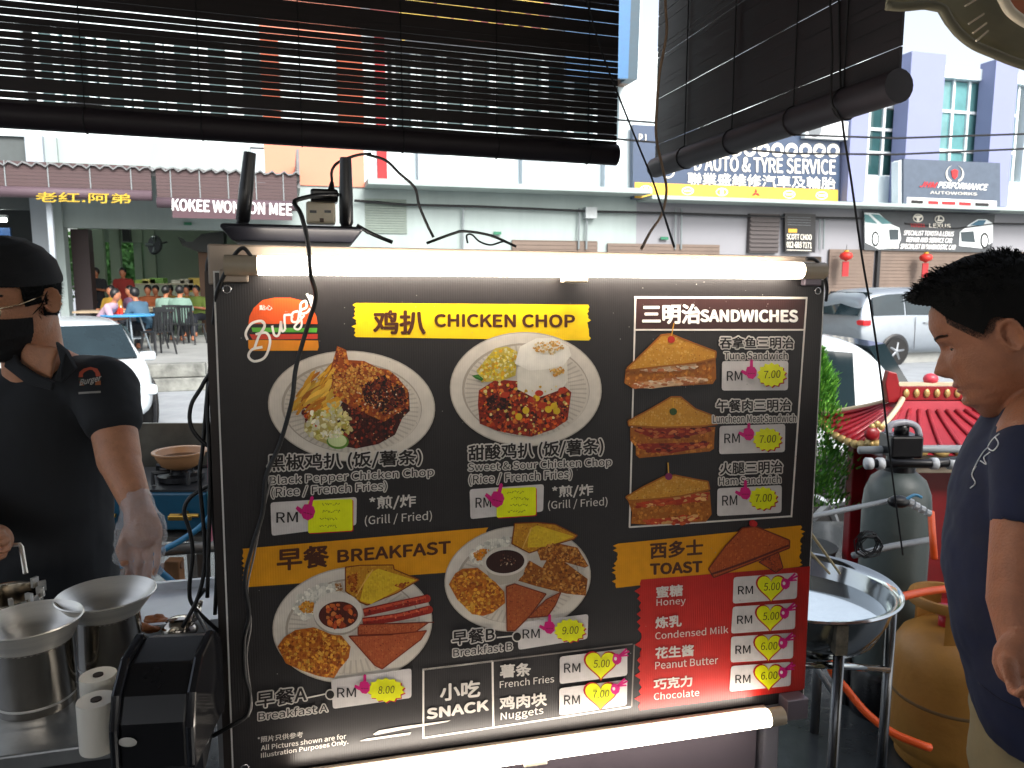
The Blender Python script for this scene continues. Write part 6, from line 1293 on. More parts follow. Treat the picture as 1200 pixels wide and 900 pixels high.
cable('gas_hose', [P(976, 740, 2.5), P(972, 760, 2.5), P(974, 785, 2.5), P(990, 805, 2.5), P(1015, 835, 2.45), P(1045, 858, 2.4), P(1080, 873, 2.35), P(1090, 876, 2.35)], .0125, org, label='orange gas hose curling low across the floor', cat='hose')
cable('gas_hose', [P(1091, 600, 2.55), P(1093, 630, 2.5), P(1095, 655, 2.5)], .011, org, label='short upright orange hose beside the brass valves', cat='hose')
cable('water_hose', [P(930, 752, 2.4), P(950, 745, 2.4), P(975, 738, 2.45), P(1000, 735, 2.5)], .011, M('blue_hose'), label='light blue hose under the steel basin', cat='hose')
# stool / rack legs behind the basin
rk = thing('steel_rack', 'grey steel rack legs standing behind the basin', 'rack', P(975, 850, 2.9)); gl = M('rack_grey', '5f6163', .4, metal=.6)
for px, d in ((961, 2.7), (995, 2.9), (950, 3.3)): a = P(px, 735, d); MB().tube([a, (a.x, a.y, 0)], .016, 10).build('leg', gl, rk, smooth=True)
MB().tube([P(945, 758, 2.1), P(952, 775, 2.1), P(976, 812, 2.2)], .008, 8).build('strut', M('strut_white', 'b9bfc4', .3, metal=.5), rk, smooth=True)
MB().tube([P(940, 780, 2.6), P(961, 738, 2.7), P(995, 736, 2.9)], .012, 8).build('top_bar', gl, rk)
# shrine
cr = M('shrine_red', '84121a', .35, var=.15, scale=6); tile = M('shrine_tile_red', '93242f', .3, var=.2, scale=8); gd = M('shrine_gold', 'a98e58', .4, metal=.35, var=.3, scale=20)
sc0 = P(1072, 700, 3.75); sc0.z = .0; t = thing('shrine', 'red pavilion-roofed shrine with gold-edged tiles behind the filter tank', 'shrine', sc0)
q = lambda x, y, z: Vector((sc0.x + x, sc0.y + y, z)); ez = P(1072, 520, 3.5).z; rz_ = P(1100, 464, 3.75).z; hw, hd2 = .40, .30
for sx in (-1, 1):
    for sy in (-1, 1): MB().box(q(sx * .24, sy * .18, ez / 2 + .02), (.07, .07, ez + .02)).build('post', cr, t, bevel=.006)
MB().box(q(0, .05, ez / 2 - .05), (.42, .25, ez - .1)).build('altar_box', M('deep_shrine_red', '6e0c12', .4, var=.2), t, bevel=.01)
MB().box(q(0, 0, .05), (.66, .5, .1)).build('plinth', cr, t, bevel=.01); MB().box(q(0, -.2, ez - .07), (.5, .03, .1)).build('lintel', M('cream_lintel', '8f8474', .5), t, bevel=.004)
# roof: four curved slopes
def slope(ax0, ax1, c_in, c_out, nseg=8):
    return
rw, rdp = .14, .03
def roofp(side, s, k):   # s along the eave -1..1, k 0 ridge 1 eave
    lift = .05 * abs(s) ** 3 * k; z = rz_ + (ez - rz_) * (k ** .8) + lift
    if side == 0: return q(s * (rw + (hw - rw) * k), -(rdp + (hd2 - rdp) * k), z)
    if side == 2: return q(-s * (rw + (hw - rw) * k), (rdp + (hd2 - rdp) * k), z)
    if side == 1: return q(rw + (hw - rw) * k, s * (rdp + (hd2 - rdp) * k), z)
    return q(-(rw + (hw - rw) * k), -s * (rdp + (hd2 - rdp) * k), z)
for side in range(4):
    m = MB(); nu, nk = 12, 8; vs = [roofp(side, -1 + 2 * i / nu, j / nk) for i in range(nu + 1) for j in range(nk + 1)] + [roofp(side, -1 + 2 * i / nu, j / nk) - Vector((0, 0, .02)) for i in range(nu + 1) for j in range(nk + 1)]
    N_ = (nu + 1) * (nk + 1); fs = []
    for i in range(nu):
        for j in range(nk): a = i * (nk + 1) + j; fs += [[a, a + 1, a + nk + 2, a + nk + 1], [N_ + a, N_ + a + nk + 1, N_ + a + nk + 2, N_ + a + 1]]
    m.add(vs, fs).build('roof_slope', tile, t, smooth=30)
    for i in range(9):   # rows of tile ribs and gold drip tiles
        s = -.92 + 1.84 * i / 8
        pts = [roofp(side, s, k / 6) + Vector((0, 0, .007)) for k in range(1, 7)]; MB().tube(pts, .009, 6).build('tile_rib', tile, t, smooth=True)
        e_ = roofp(side, s, 1.0); MB().ball(e_ - Vector((0, 0, .008)), .03, 8, (1.25, .6, .7) if side % 2 == 0 else (.6, 1.25, .7)).build('eave_tile', gd, t, smooth=True)
for sx, sy, sd, s in ((-1, -1, 0, -1), (1, -1, 0, 1), (1, 1, 2, -1), (-1, 1, 2, 1)):
    pts = [roofp(sd, s, k / 6) + Vector((0, 0, .012)) for k in range(7)]; MB().tube(pts, [.012] * 6 + [.018], 8).build('hip_ridge', M('pale_gold_edge', 'c9b79a', .5), t, smooth=True)
    e_ = roofp(sd, s, 1.02); f_ = MB().ball(e_ + Vector((0, 0, .03)), .035, 10, (1, .5, .9)).build('corner_ornament', cr, t, smooth=True)
    for k in range(3): MB().ball(e_ + Vector((sx * -.02 * k, 0, .06 + .012 * (k % 2))), .016, 8, (1, .5, 1)).build('scroll', gd, f_, smooth=True)
MB().box(q(0, 0, rz_ + .035), (.30, .035, .07)).build('ridge_panel', cr, t, bevel=.004)
MB().box(q(0, 0, rz_ + .077), (.32, .04, .014)).build('ridge_cap', M('pale_gold_edge'), t)
for k in range(6): MB().ball(q(-.12 + .048 * k, -.02, rz_ + .035), .02, 8, (.8, .4, 1.1)).build('ridge_ornament', gd, t, smooth=True)
for s in (-1, 1): m = MB(); m.prism([(0, -.03), (.05, -.03), (.07, .06), (.06, .12), (.02, .11), (.0, .05)], q(s * .15, -.02, rz_ + .02), (s, 0, 0), (0, 0, 1), (0, .04, 0)); m.build('ridge_horn', cr, t, bevel=.004)
MB().ball(q(.0, 0, rz_ + .10), .035, 12, (1, .8, .8)).build('ridge_pearl', M('pearl_pink', 'c03a4a', .4), t, smooth=True)
# conifer
cn = P(946, 640, 4.0); t = thing('conifer', 'green potted conifer shrub beside the menu board right edge', 'shrub', (cn.x, cn.y, 0)); r_ = random.Random(8); zt = P(946, 408, 4.0).z
MB().tube([(cn.x, cn.y, 0.2), (cn.x, cn.y, zt - .1)], [.025, .008], 8).build('trunk', M('bark'), t); MB().lathe((cn.x, cn.y, 0), [(.11, 0), (.14, .22), (.15, .24), (.13, .24)], 24).build('pot', M('terracotta', '3a3d3c', .8), t, smooth=40)
m = MB(); m_2 = MB()
for i in range(5200):
    z = r_.uniform(.25, 1); zz = .22 + (zt - .22) * z; rad = .20 * min(1, (1 - z) * 2.2 + .12) * (1 + .18 * math.sin(z * 31)) ; a = r_.uniform(0, 6.28); rr_ = rad * r_.uniform(.35, 1.0); p = Vector((cn.x + rr_ * math.cos(a), cn.y + rr_ * math.sin(a), zz)); d = Vector((math.cos(a) * .7, math.sin(a) * .7, 1.2)) + Vector((r_.gauss(0, .3), r_.gauss(0, .3), r_.gauss(0, .3))); d.normalize(); s = d.cross(Vector((r_.random(), r_.random(), r_.random()))).normalized() * .005; L_ = r_.uniform(.02, .05)
    (m if i % 3 else m_2).add([p - s, p + s, p + d * L_], [[0, 1, 2]])
m.build('foliage', M('conifer_green', '3f7a22', .6, var=.4, scale=14), t); m_2.build('young_foliage', M('conifer_light', '6fae3a', .6, var=.3, scale=14), t)
# ---------------------------------------------------------------- people
def lerp_tab(tab, z):
    if z <= tab[0][0]: return tab[0][1]
    for (a, va), (b, vb) in zip(tab[:-1], tab[1:]):
        if a <= z <= b: t = (z - a) / (b - a); t = t * t * (3 - 2 * t) * .5 + t * .5; return va + (vb - va) * t
    return tab[-1][1]
FRT = [(-.125, .030), (-.118, .060), (-.105, .080), (-.092, .083), (-.078, .081), (-.06, .086), (-.045, .086), (-.02, .087), (0, .083), (.018, .089), (.045, .092), (.07, .084), (.09, .068), (.105, .045), (.115, .018), (.118, 0)]
BCK = [(-.125, .01), (-.118, .02), (-.105, .035), (-.09, .048), (-.06, .066), (-.03, .085), (0, .098), (.03, .104), (.06, .100), (.085, .080), (.105, .05), (.115, .02), (.118, 0)]
WID = [(-.125, .018), (-.118, .033), (-.105, .046), (-.085, .056), (-.06, .065), (-.03, .071), (0, .074), (.03, .077), (.06, .073), (.085, .058), (.105, .036), (.115, .015), (.118, 0)]
def gs(x, s): return math.exp(-(x / s) ** 2)
def head_pt(phi, z, feat=1.0, fat=0.0):
    f, b, w_ = lerp_tab(FRT, z), lerp_tab(BCK, z), lerp_tab(WID, z) + fat * gs(z + .06, .05)
    c, s = math.cos(phi), math.sin(phi); x = w_ * math.copysign(abs(s) ** .9, s); y = f * c if c > 0 else b * c
    if c > 0 and feat:
        k = feat
        if -.052 < z < .012:
            t = (.012 - z) / .052; amp = .026 * min(1, t * 1.15) ** 1.25 if z > -.036 else .026 * max(0, (z + .052) / .016) ** .6
            y += k * amp * gs(x, .010 + .007 * max(0, t - .4))
            if z < -.026: y += k * .008 * (gs(x - .016, .007) + gs(x + .016, .007)) * max(0, (z + .05) / .02 if z < -.036 else 1) * .7
        y += k * (.0065 * gs(z + .066, .005) + .006 * gs(z + .077, .0055) - .004 * gs(z + .0715, .0022)) * gs(x, .021)
        y += k * .006 * gs(z + .1, .012) * gs(x, .018); y -= k * .004 * gs(z + .088, .005) * gs(x, .02)
        for e in (-.031, .031): y -= k * .0085 * gs(x - e, .013) * gs(z - .004, .009); y += k * .003 * gs(x - e, .018) * gs(z - .022, .006)
        for e in (-.043, .043): y += k * .004 * gs(x - e, .016) * gs(z + .028, .016)
    return Vector((x, y, z))
class Head:
    def __init__(s, o, yaw, pitch, sc=1.0, roll=0.0):
        s.o = Vector(o); s.sc = sc; s.r = Matrix.Rotation(yaw, 3, 'Z') @ Matrix.Rotation(-pitch, 3, 'X') @ Matrix.Rotation(roll, 3, 'Y')
    def T(s, p): return s.o + s.r @ (Vector(p) * s.sc)
    def shell(s, mask, off, nphi=96, nz=80, feat=1.0, nz0=-.125, nz1=.118, fat=0.0):
        """faces of the head surface where mask(phi,z), pushed out by off(phi,z)"""
        m = MB(); vs = []
        for j in range(nz + 1):
            z = nz0 + (nz1 - nz0) * j / nz
            for i in range(nphi):
                phi = -math.pi + 2 * math.pi * i / nphi; p = head_pt(phi, z, feat, fat); o_ = off(phi, z) if off else 0
                if o_: n_ = Vector((p.x / .075, p.y / .095, p.z / .115)); n_.normalize(); p = p + n_ * o_
                vs.append(s.T(p))
        fs = []
        for j in range(nz):
            z = nz0 + (nz1 - nz0) * (j + .5) / nz
            for i in range(nphi):
                phi = -math.pi + 2 * math.pi * (i + .5) / nphi
                if mask is None or mask(phi, z): i2 = (i + 1) % nphi; fs.append([j * nphi + i, j * nphi + i2, (j + 1) * nphi + i2, (j + 1) * nphi + i])
        if mask is not None:
            used = sorted({k for f in fs for k in f}); mp = {k: i for i, k in enumerate(used)}; vs = [vs[k] for k in used]; fs = [[mp[k] for k in f] for f in fs]
        return m.add(vs, fs)
    def ear(s, sg, mb):
        out = []
        for k in range(5):   # stacked curled rings forming an ear shell
            pass
        c = Vector((sg * .073, -.012, -.004)); rings = []
        for q, (dx, sc_) in enumerate(((0, .55), (.006, .85), (.014, 1.0), (.019, .97), (.017, .8), (.010, .62), (.006, .35))):
            ring = []
            for i in range(18):
                a = 2 * math.pi * i / 18; ry = .017 * (1 + .12 * math.sin(a)); rz = .031; yy = -math.cos(a) * ry * sc_; zz = math.sin(a) * rz * sc_ * (1 if math.sin(a) > 0 else .92)
                ring.append(s.T(c + Vector((sg * dx * (1.0 + .5 * math.cos(a)), yy - .3 * dx, zz))))
            rings.append(ring)
        mb.loft(rings); return mb
def skin_mat(name, col, rough=.5):
    m = M(name, col, rough, var=.16, scale=34, bump=.25, bscale=260); b = m.node_tree.nodes['Principled BSDF']; b.inputs['Subsurface Weight'].default_value = .12; b.inputs['Subsurface Radius'].default_value = (.01, .004, .002); b.inputs['Subsurface Scale'].default_value = .4; return m
def fingers(mb, base, fwd, side, up, spec, sc=1.0):
    """five fingers as capsule chains. spec: list of (side offset, forward start, lengths, curls, radius)"""
    tips = []
    for (so, f0, ls, cu, r) in spec:
        p = base + side * so * sc + fwd * f0 * sc; d = fwd.copy(); ang = 0
        for L_, c in zip(ls, cu):
            ang += c; d = fwd * math.cos(ang) - up * math.sin(ang); q = p + d * L_ * sc; capsule(mb, p, q, r * sc, r * .88 * sc, 10); p = q; r *= .92
        tips.append(p)
    return tips
HS = [(-.030, .0, (.036, .024, .020), (.35, .35, .3), .0080), (-.010, .004, (.042, .028, .022), (.3, .4, .3), .0085), (.010, .003, (.040, .026, .021), (.35, .4, .3), .0082), (.029, -.004, (.030, .020, .018), (.4, .4, .3), .0072)]
# ======== man in navy on the right, in profile facing left
sk = skin_mat('skin_brown', '935f44'); man = thing('person', 'man in navy T-shirt and khaki trousers standing in profile on the right, looking down', 'person', (.86, 1.42, 0))
H1 = Head(P(1166, 391, 1.30), R(90 - 27), R(23), .97)
hb = H1.shell(None, None, fat=.009); H1.ear(1, hb); H1.ear(-1, hb)
capsule(hb, H1.T((0, -.02, -.04)), P(1212, 478, 1.36), .058, .066); capsule(hb, H1.T((0, .03, -.088)), P(1196, 478, 1.36), .048, .055)
# near arm
sh_, el, wr, hn = P(1212, 515, 1.20), P(1192, 700, 1.13), P(1204, 765, 1.10), P(1204, 800, 1.09)
capsule(hb, P(1228, 490, 1.25), sh_, .06, .055); capsule(hb, sh_, el, .052, .040); capsule(hb, el, wr, .041, .034)
hb.ball(P(1200, 772, 1.09), .044, 14, (1, .6, 1.05))
fw_, sd_, up_ = Vector((-.15, -.25, -.95)).normalized(), Vector((-1, 0, .1)).normalized(), Vector((.15, .9, -.2)).normalized()
fingers(hb, P(1203, 790, 1.085), fw_, sd_, up_, [(a, b, c, (.7, .9, .7), r) for a, b, c, d, r in HS])
capsule(hb, P(1180, 775, 1.075), P(1188, 805, 1.07), .012, .009)
# torso core and legs so that the body is one surface
hb.loft([ell_ring(P(x, y, 1.37), a, .13, n=18) for x, y, a in ((1235, 482, .09), (1225, 540, .12), (1215, 640, .13), (1215, 760, .12))])
hip = P(1215, 790, 1.37)
EX, EY = Vector((.85, -.53, 0)), Vector((.53, .85, 0)); hip = P(1222, 800, 1.37); g_ = lambda a, b, z: (hip.x + EX.x * a + EY.x * b, hip.y + EX.y * a + EY.y * b, z)
for dy in (-.085, .085): capsule(hb, g_(0, dy, hip.z - .06), g_(.01, dy, .48), .07, .05); capsule(hb, g_(.01, dy, .48), g_(.03, dy, .08), .05, .033); capsule(hb, g_(.03, dy, .035), g_(-.14, dy, .025), .033, .025)
capsule(hb, P(1230, 500, 1.50), P(1180, 640, 1.62), .05, .04); capsule(hb, P(1180, 640, 1.62), P(1140, 700, 1.5), .038, .03)
organic(hb, 'body', sk, man, voxel=.0032, smooth=2)
navy = M('navy_cotton', '0c1634', .85, var=.18, scale=14, bump=.35, bscale=9)
m = MB(); rows = [(470, 1164, .085, .115), (482, 1152, .10, .155), (505, 1135, .122, .185), (540, 1117, .142, .19), (575, 1107, .152, .185), (602, 1106, .152, .18), (625, 1101, .158, .185), (660, 1101, .158, .185), (700, 1108, .153, .182), (740, 1117, .148, .18), (785, 1128, .14, .178)]
EX, EY = Vector((.85, -.53, 0)), Vector((.53, .85, 0)); rows += [(812, 1136, .138, .178), (835, 1146, .136, .176)]
m.loft([ell_ring(P(x0 + 2, y, 1.37) + EX * a * .9, a * .9, b * .9, EX, EY, n=36, p=.95) for y, x0, a, b in rows])
capsule(m, P(1222, 500, 1.27), P(1216, 530, 1.20), .068, .068); capsule(m, P(1216, 530, 1.20), P(1209, 600, 1.165), .066, .058)
capsule(m, P(1214, 482, 1.35), P(1234, 498, 1.25), .070, .070)
capsule(m, P(1216, 468, 1.33), P(1250, 468, 1.28), .058, .066); m.loft([ell_ring(P(1206, 484, 1.36), .072, .078, n=20), ell_ring(P(1204, 464, 1.36), .060, .064, n=20)])
cz_ = P(1200, 800, 1.3).z
org_ = organic(m, 'navy_shirt', navy, man, voxel=.006, smooth=5, disp=.012, dscale=.09)
# white lettering stroke on the chest, hem
m = MB(); lw = M('shirt_print_white', 'c9ccd2', .7)
def chest(x, y): return P(x, y, 1.235)
kh = M('khaki_cotton', '8a7c5c', .85, var=.12, scale=10, bump=.3, bscale=12); m = MB()
for dy in (-.085, .085):
    h = P(1222, 800, 1.37); rings = [ell_ring((h.x + dx + EY.x * dy, h.y + EY.y * dy, z), a * .93, b * .93, EX, EY, n=22) for z, a, b, dx in ((h.z + .06, .115, .10, .0), (h.z - .02, .118, .10, .0), (h.z - .12, .115, .10, 0), (.55, .088, .085, .01), (.3, .078, .075, .02), (.09, .072, .07, .03))]; m.loft(rings)
organic(m, 'khaki_trousers', kh, man, voxel=.008, smooth=4, disp=.01, dscale=.07)
for dy in (-.09, .09): m = MB(); m.loft([ell_ring(g_(-.05, dy, z), a, b, EX, EY, n=16) for z, a, b in ((.0, .14, .05), (.03, .14, .05), (.07, .10, .045), (.1, .06, .04))]); m.build('shoe', blkp, man, smooth=True)
# hair
def hair1(phi, z):
    a = abs(phi)
    if a < .75: lim = .082 - .012 * (a / .75)
    elif a < 1.35: lim = .07 - (a - .75) / .6 * .060
    elif a < 1.85: lim = .012 + .02 * math.sin((a - 1.35) / .5 * math.pi)
    else: lim = .0 - (a - 1.85) / 1.3 * .065
    return z > lim
def hoff(phi, z):
    k = max(0, min(1, (z - .035) / .05)); q = .004 + .022 * k; pole = max(0, min(1, (.117 - z) / .035)); q += .020 * k * gs(abs(phi), .9) * pole; return q + (.0008 + .005 * k * pole) * mn.noise(Vector((math.cos(phi) * 6, math.sin(phi) * 6, z * 60)))
m = H1.shell(hair1, hoff, feat=0, nphi=260, nz=200); rr = random.Random(12)
for i in range(9000):
    phi = rr.uniform(-3.1, 3.1); z = rr.uniform(-.03, .111)
    if not hair1(phi, z): continue
    k = max(0, min(1, (z - .045) / .05)); p = head_pt(phi, z, 0); n_ = Vector((p.x / .075, p.y / .095, p.z / .115)).normalized(); b_ = p + n_ * (hoff(phi, z) - .003)
    d = (n_ * .55 + Vector((rr.gauss(0, .5), rr.gauss(0, .4) + .15, .35 + rr.gauss(0, .4)))).normalized(); L_ = rr.uniform(.006, .016) * (.3 + k * 1.0); s_ = d.cross(n_ + Vector((.1, .2, .3))).normalized() * .0008
    e1 = b_ + d * L_ * .6; e2 = b_ + d * L_ + Vector((0, .3, -.5)) * L_ * .4; m.add([H1.T(b_ - s_), H1.T(b_ + s_), H1.T(e1 + s_ * .7), H1.T(e2), H1.T(e1 - s_ * .7)], [[0, 1, 2, 3, 4]])
m.build('hair', M('dull_black_hair', '0a0a0a', .85, var=.3, scale=60, spec=.2), man, smooth=True)
# fade at the sides, brow, eye, lips, stud
fade = M('hair_fade', '2a1b15', .8, var=.3, scale=80)
m = MB(); rr = random.Random(77)
for i in range(16000):
    phi = rr.uniform(.8, 2.9) * rr.choice((-1, 1)); t_ = rr.random() ** 1.8; lo = -.09
    while lo < .11 and not hair1(phi, lo): lo += .002
    z = lo + .006 - t_ * .022
    p = head_pt(phi, z, 0); n_ = Vector((p.x / .075, p.y / .095, p.z / .115)).normalized(); b_ = p + n_ * .0006; d = (n_ * .5 + Vector((rr.gauss(0, .2), -.3, -1))).normalized(); s_ = d.cross(n_).normalized() * .00028; m.add([H1.T(b_ - s_), H1.T(b_ + s_), H1.T(b_ + d * .0034)], [[0, 1, 2]])
m.build('hair_fade', fade, man)
def eye(H, sg, par, closed=.5, iris='1c100a', lidm=None):
    lidm = lidm or sk
    cl = Vector((sg * .031, .0605, .002)); e_ = MB().ball(H.T(cl), .0118 * H.sc, 16).build('eye', M('eye_white', 'a89f94', .2), par, smooth=True)
    gz = Vector((0, .93, -.36)).normalized(); MB().lathe(H.T(cl + gz * .0112), [(.0052, -.001), (.0044, .0005), (.001, .001)], 14, axis=H.r @ gz).build('iris', M('iris_dark', iris, .1), e_, smooth=True)
    m = MB(); up0 = R(2 - 14 * closed); lo0 = R(-24)
    def sp(az, el, r_=.0126): return H.T(cl + Vector((math.sin(az) * math.cos(el), math.cos(az) * math.cos(el), math.sin(el))) * r_)
    for (ea, eb) in ((up0, R(80)), (R(-80), lo0)):
        vs = []; mid = R(-12)
        for j in range(7):
            for i in range(17):
                az = R(-78) + R(156) * i / 16; k = math.cos(az * 1.1) ** .7 if abs(az * 1.1) < 1.57 else 0; ed = ea if ea == up0 else eb; e0 = mid + (ed - mid) * k; far = eb if ea == up0 else ea; vs.append(sp(az, e0 + (far - e0) * j / 6))
        m.add(vs, [[j * 17 + i, j * 17 + i + 1, (j + 1) * 17 + i + 1, (j + 1) * 17 + i] for j in range(6) for i in range(16)])
    m.build('eyelids', lidm, par, smooth=True)
    m = MB(); m.tube([sp(R(-74) + R(148) * i / 16, R(-12) + (up0 - R(-12)) * max(0, math.cos((R(-74) + R(148) * i / 16) * 1.1)) ** .7, .0129) for i in range(17)], .0007, 5); m.build('lashes', hair_m, par)
    m = MB(); rb = random.Random(5)
    for i in range(240):
        t = rb.random(); x = sg * (.014 + .036 * t); z = .021 + .006 * math.sin(t * 2.4) + rb.uniform(-.0022, .0022); phi = math.asin(max(-1, min(1, x / .077))); p = head_pt(phi, z); p = Vector((x, p.y + .0012, z)); m.add([H.T(p), H.T(p + Vector((sg * .007, -.001, .0016))), H.T(p + Vector((0, 0, .0012)))], [[0, 1, 2]])
    m.build('eyebrow', hair_m, par)
eye(H1, 1, man, closed=.1); eye(H1, -1, man, closed=.1)
m = H1.shell(lambda p, z: abs(math.sin(p)) * .06 < .021 and math.cos(p) > 0 and -.0815 < z < -.0605, lambda p, z: .0007, nphi=160, nz=160); m.build('lips', skin_mat('lip_brown', '84463a'), man, smooth=True)
MB().ball(H1.T((.0885, -.008, -.030)), .0032, 10).build('ear_stud', M('stud_silver', 'e0e0e0', .1, metal=1), man, smooth=True)
# ======== the cook in black on the left
cook = thing('person', 'cook in black cap, glasses, face mask and black polo with one gloved hand hanging', 'person', (-1.05, 1.62, 0))
sk2 = skin_mat('skin_warm', 'bd8462'); H2 = Head(P(14, 350, 1.58), R(180 - 14), R(13), .95, R(-3))
hb = H2.shell(None, None, fat=.002); H2.ear(1, hb); H2.ear(-1, hb)
capsule(hb, H2.T((0, -.03, -.05)), P(42, 440, 1.66), .055, .062); capsule(hb, P(46, 425, 1.64), P(80, 440, 1.68), .05, .05)
sh2, el2, wr2 = P(122, 458, 1.645), P(140, 540, 1.56), P(163, 598, 1.50)
capsule(hb, P(90, 452, 1.68), sh2, .052, .050); capsule(hb, sh2, P(133, 500, 1.60), .049, .046); capsule(hb, P(133, 500, 1.60), el2, .045, .042); capsule(hb, el2, wr2, .040, .027)
pm_ = P(168, 622, 1.48); capsule(hb, wr2, pm_, .028, .034); hb.ball(pm_, .036, 14, (1.05, .55, 1.15))
f2, s2, u2 = Vector((.12, -.12, -.98)).normalized(), Vector((1, .1, .12)).normalized(), Vector((-.1, .98, -.1)).normalized()
fingers(hb, P(168, 638, 1.475), f2, s2, u2, [(a * .95, b, c, (.15 + .06 * k, .35, .25), r) for k, (a, b, c, d, r) in enumerate(HS)])
tb_ = P(150, 622, 1.47); capsule(hb, tb_, tb_ + Vector((-.012, -.01, -.034)), .0115, .0095); capsule(hb, tb_ + Vector((-.012, -.01, -.034)), tb_ + Vector((-.004, -.014, -.06)), .0095, .0075)
hb.loft([ell_ring(P(x, y, 1.72), a, .10, n=18) for x, y, a in ((40, 440, .13), (35, 520, .16), (40, 640, .15), (45, 720, .15))])
hp2 = P(40, 730, 1.72)
for dx in (-.09, .09): capsule(hb, hp2 + Vector((dx, 0, 0)), (hp2.x + dx, hp2.y, .5), .085, .06); capsule(hb, (hp2.x + dx, hp2.y, .5), (hp2.x + dx, hp2.y, .08), .055, .038); capsule(hb, (hp2.x + dx, hp2.y, .035), (hp2.x + dx, hp2.y - .14, .025), .035, .025)
# right arm, hand at the left edge of the view
capsule(hb, P(-60, 450, 1.68), P(-75, 560, 1.62), .055, .045); capsule(hb, P(-75, 560, 1.62), P(-18, 632, 1.42), .043, .03); capsule(hb, P(-18, 632, 1.42), P(-6, 634, 1.38), .032, .03)
fingers(hb, P(-4, 634, 1.38), Vector((.95, -.25, .05)).normalized(), Vector((.05, .1, -1)).normalized(), Vector((.2, .95, 0)), [(a * .8, b, (c[0] * .6, c[1] * .6, c[2] * .6), (.2, .6, .6), r) for a, b, c, d, r in HS])
organic(hb, 'body', sk2, cook, voxel=.0034, smooth=2)
blks = M('black_cotton', '1b1d20', .9, var=.25, scale=10, bump=.35, bscale=8); m = MB()
rows = [(428, 52, .07, .075), (436, 48, .12, .095), (446, 42, .165, .11), (462, 36, .185, .125), (500, 30, .192, .13), (560, 30, .18, .13), (620, 32, .178, .13), (690, 34, .185, .135), (740, 36, .19, .14)]
m.loft([ell_ring(P(xc, y, 1.70), a, b, n=36, p=.85) for y, xc, a, b in rows])
capsule(m, P(92, 452, 1.68), P(122, 455, 1.645), .070, .070); capsule(m, P(122, 455, 1.645), P(131, 490, 1.605), .070, .062)
capsule(m, P(-55, 450, 1.68), P(-66, 500, 1.64), .068, .062)
def vneck(c):   # skin shows in the open collar
    return True
polo = organic(m, 'polo_shirt', blks, cook, voxel=.006, smooth=5, disp=.012, dscale=.1)
def on_shirt(x, y, off=.0): return P(x, y, 1.555 - off)
# open collar: skin wedge, collar flaps
o_ = thing
m = MB(); vpts = [(20, 402), (72, 408), (66, 424), (62, 446), (40, 436), (24, 424)]
m.loft([[P(x, y, 1.585) for x, y in vpts], [P(x * .9 + 4, y * .98 + 6, 1.56) for x, y in vpts]]) ; 
organic(m, 'throat', sk2, cook, voxel=.005, smooth=8)
m = MB(); m.slab([P(64, 400, 1.56), P(78, 412, 1.575), (P(88, 432, 1.565)), P(72, 448, 1.545), P(62, 446, 1.54), P(70, 425, 1.55)], Vector((0, .012, 0))); m.build('collar', blks, cook, bevel=.003)
m = MB(); m.slab([P(10, 404, 1.56), P(22, 426, 1.545), P(40, 438, 1.54), P(62, 448, 1.54), P(60, 458, 1.54), P(30, 450, 1.54), P(4, 430, 1.56)], Vector((0, .012, 0))); m.build('collar', blks, cook, bevel=.003)
trs = M('dark_trousers2', '101318', .85, var=.2); m = MB()
for dx in (-.09, .09): m.loft([ell_ring((hp2.x + dx, hp2.y, z), a, b, n=20) for z, a, b in ((hp2.z + .05, .11, .12), (hp2.z - .15, .105, .11), (.5, .08, .085), (.09, .07, .075))])
organic(m, 'trousers', trs, cook, voxel=.009, smooth=4)
for dx in (-.09, .09): m = MB(); m.loft([ell_ring((hp2.x + dx, hp2.y - .05, z), a, b, n=16) for z, a, b in ((.0, .05, .14), (.03, .05, .14), (.07, .045, .10), (.1, .04, .06))]); m.build('shoe', blkp, cook, smooth=True)
# chest logo
# cap, hair, mask, glasses
m = H2.shell(lambda p, z: abs(p) > 1.55 and -.03 - .02 * (abs(p) - 1.5) < z < .06 or (1.1 < abs(p) <= 1.55 and -.004 < z < .06), lambda p, z: .006 + .004 * mn.noise(Vector((p * 20, z * 300, 1))), feat=0, nphi=240, nz=200)
hdl = M('dull_black_hair', '0a0a0a', .85, var=.3, scale=60, spec=.2); rr = random.Random(31)
for i in range(2600):
    phi = rr.uniform(1.2, 4.9); phi = phi if phi < 3.14 else phi - 6.283; z = rr.uniform(-.03, .06); p = head_pt(phi, z, 0); n_ = Vector((p.x / .075, p.y / .095, p.z / .115)).normalized(); b_ = p + n_ * .006; d = (n_ * .5 + Vector((rr.gauss(0, .4), rr.gauss(0, .4) - .3, -.3 + rr.gauss(0, .4)))).normalized(); L_ = rr.uniform(.006, .014); s_ = d.cross(Vector((.3, .2, 1))).normalized() * .0007; m.add([H2.T(b_ - s_), H2.T(b_ + s_), H2.T(b_ + d * L_)], [[0, 1, 2]])
m.build('hair', hdl, cook, smooth=True)
capm = M('black_cap_cloth', '0c0c0e', .9, var=.2, bump=.3, bscale=400); m = H2.shell(lambda p, z: z > .052 - .03 * min(1, abs(p) / 2.2), lambda p, z: .012 + .006 * max(0, (z - .06) / .06) + .003 * math.sin(p * 6) * .2, feat=0, nphi=260, nz=260); m.build('cap', capm, cook, smooth=True)
msk = M('black_mask_cloth', '0a0a0c', .8, var=.2, bump=.2, bscale=60)
m = H2.shell(lambda p, z: abs(p) < 1.25 - max(0, (-z - .06)) * 3 and -.122 < z < -.012 - .012 * abs(p), lambda p, z: .006 + .010 * gs(p, .7) * gs(z + .055, .05), feat=.35, nphi=260, nz=260); m.build('face_mask', msk, cook, smooth=True)
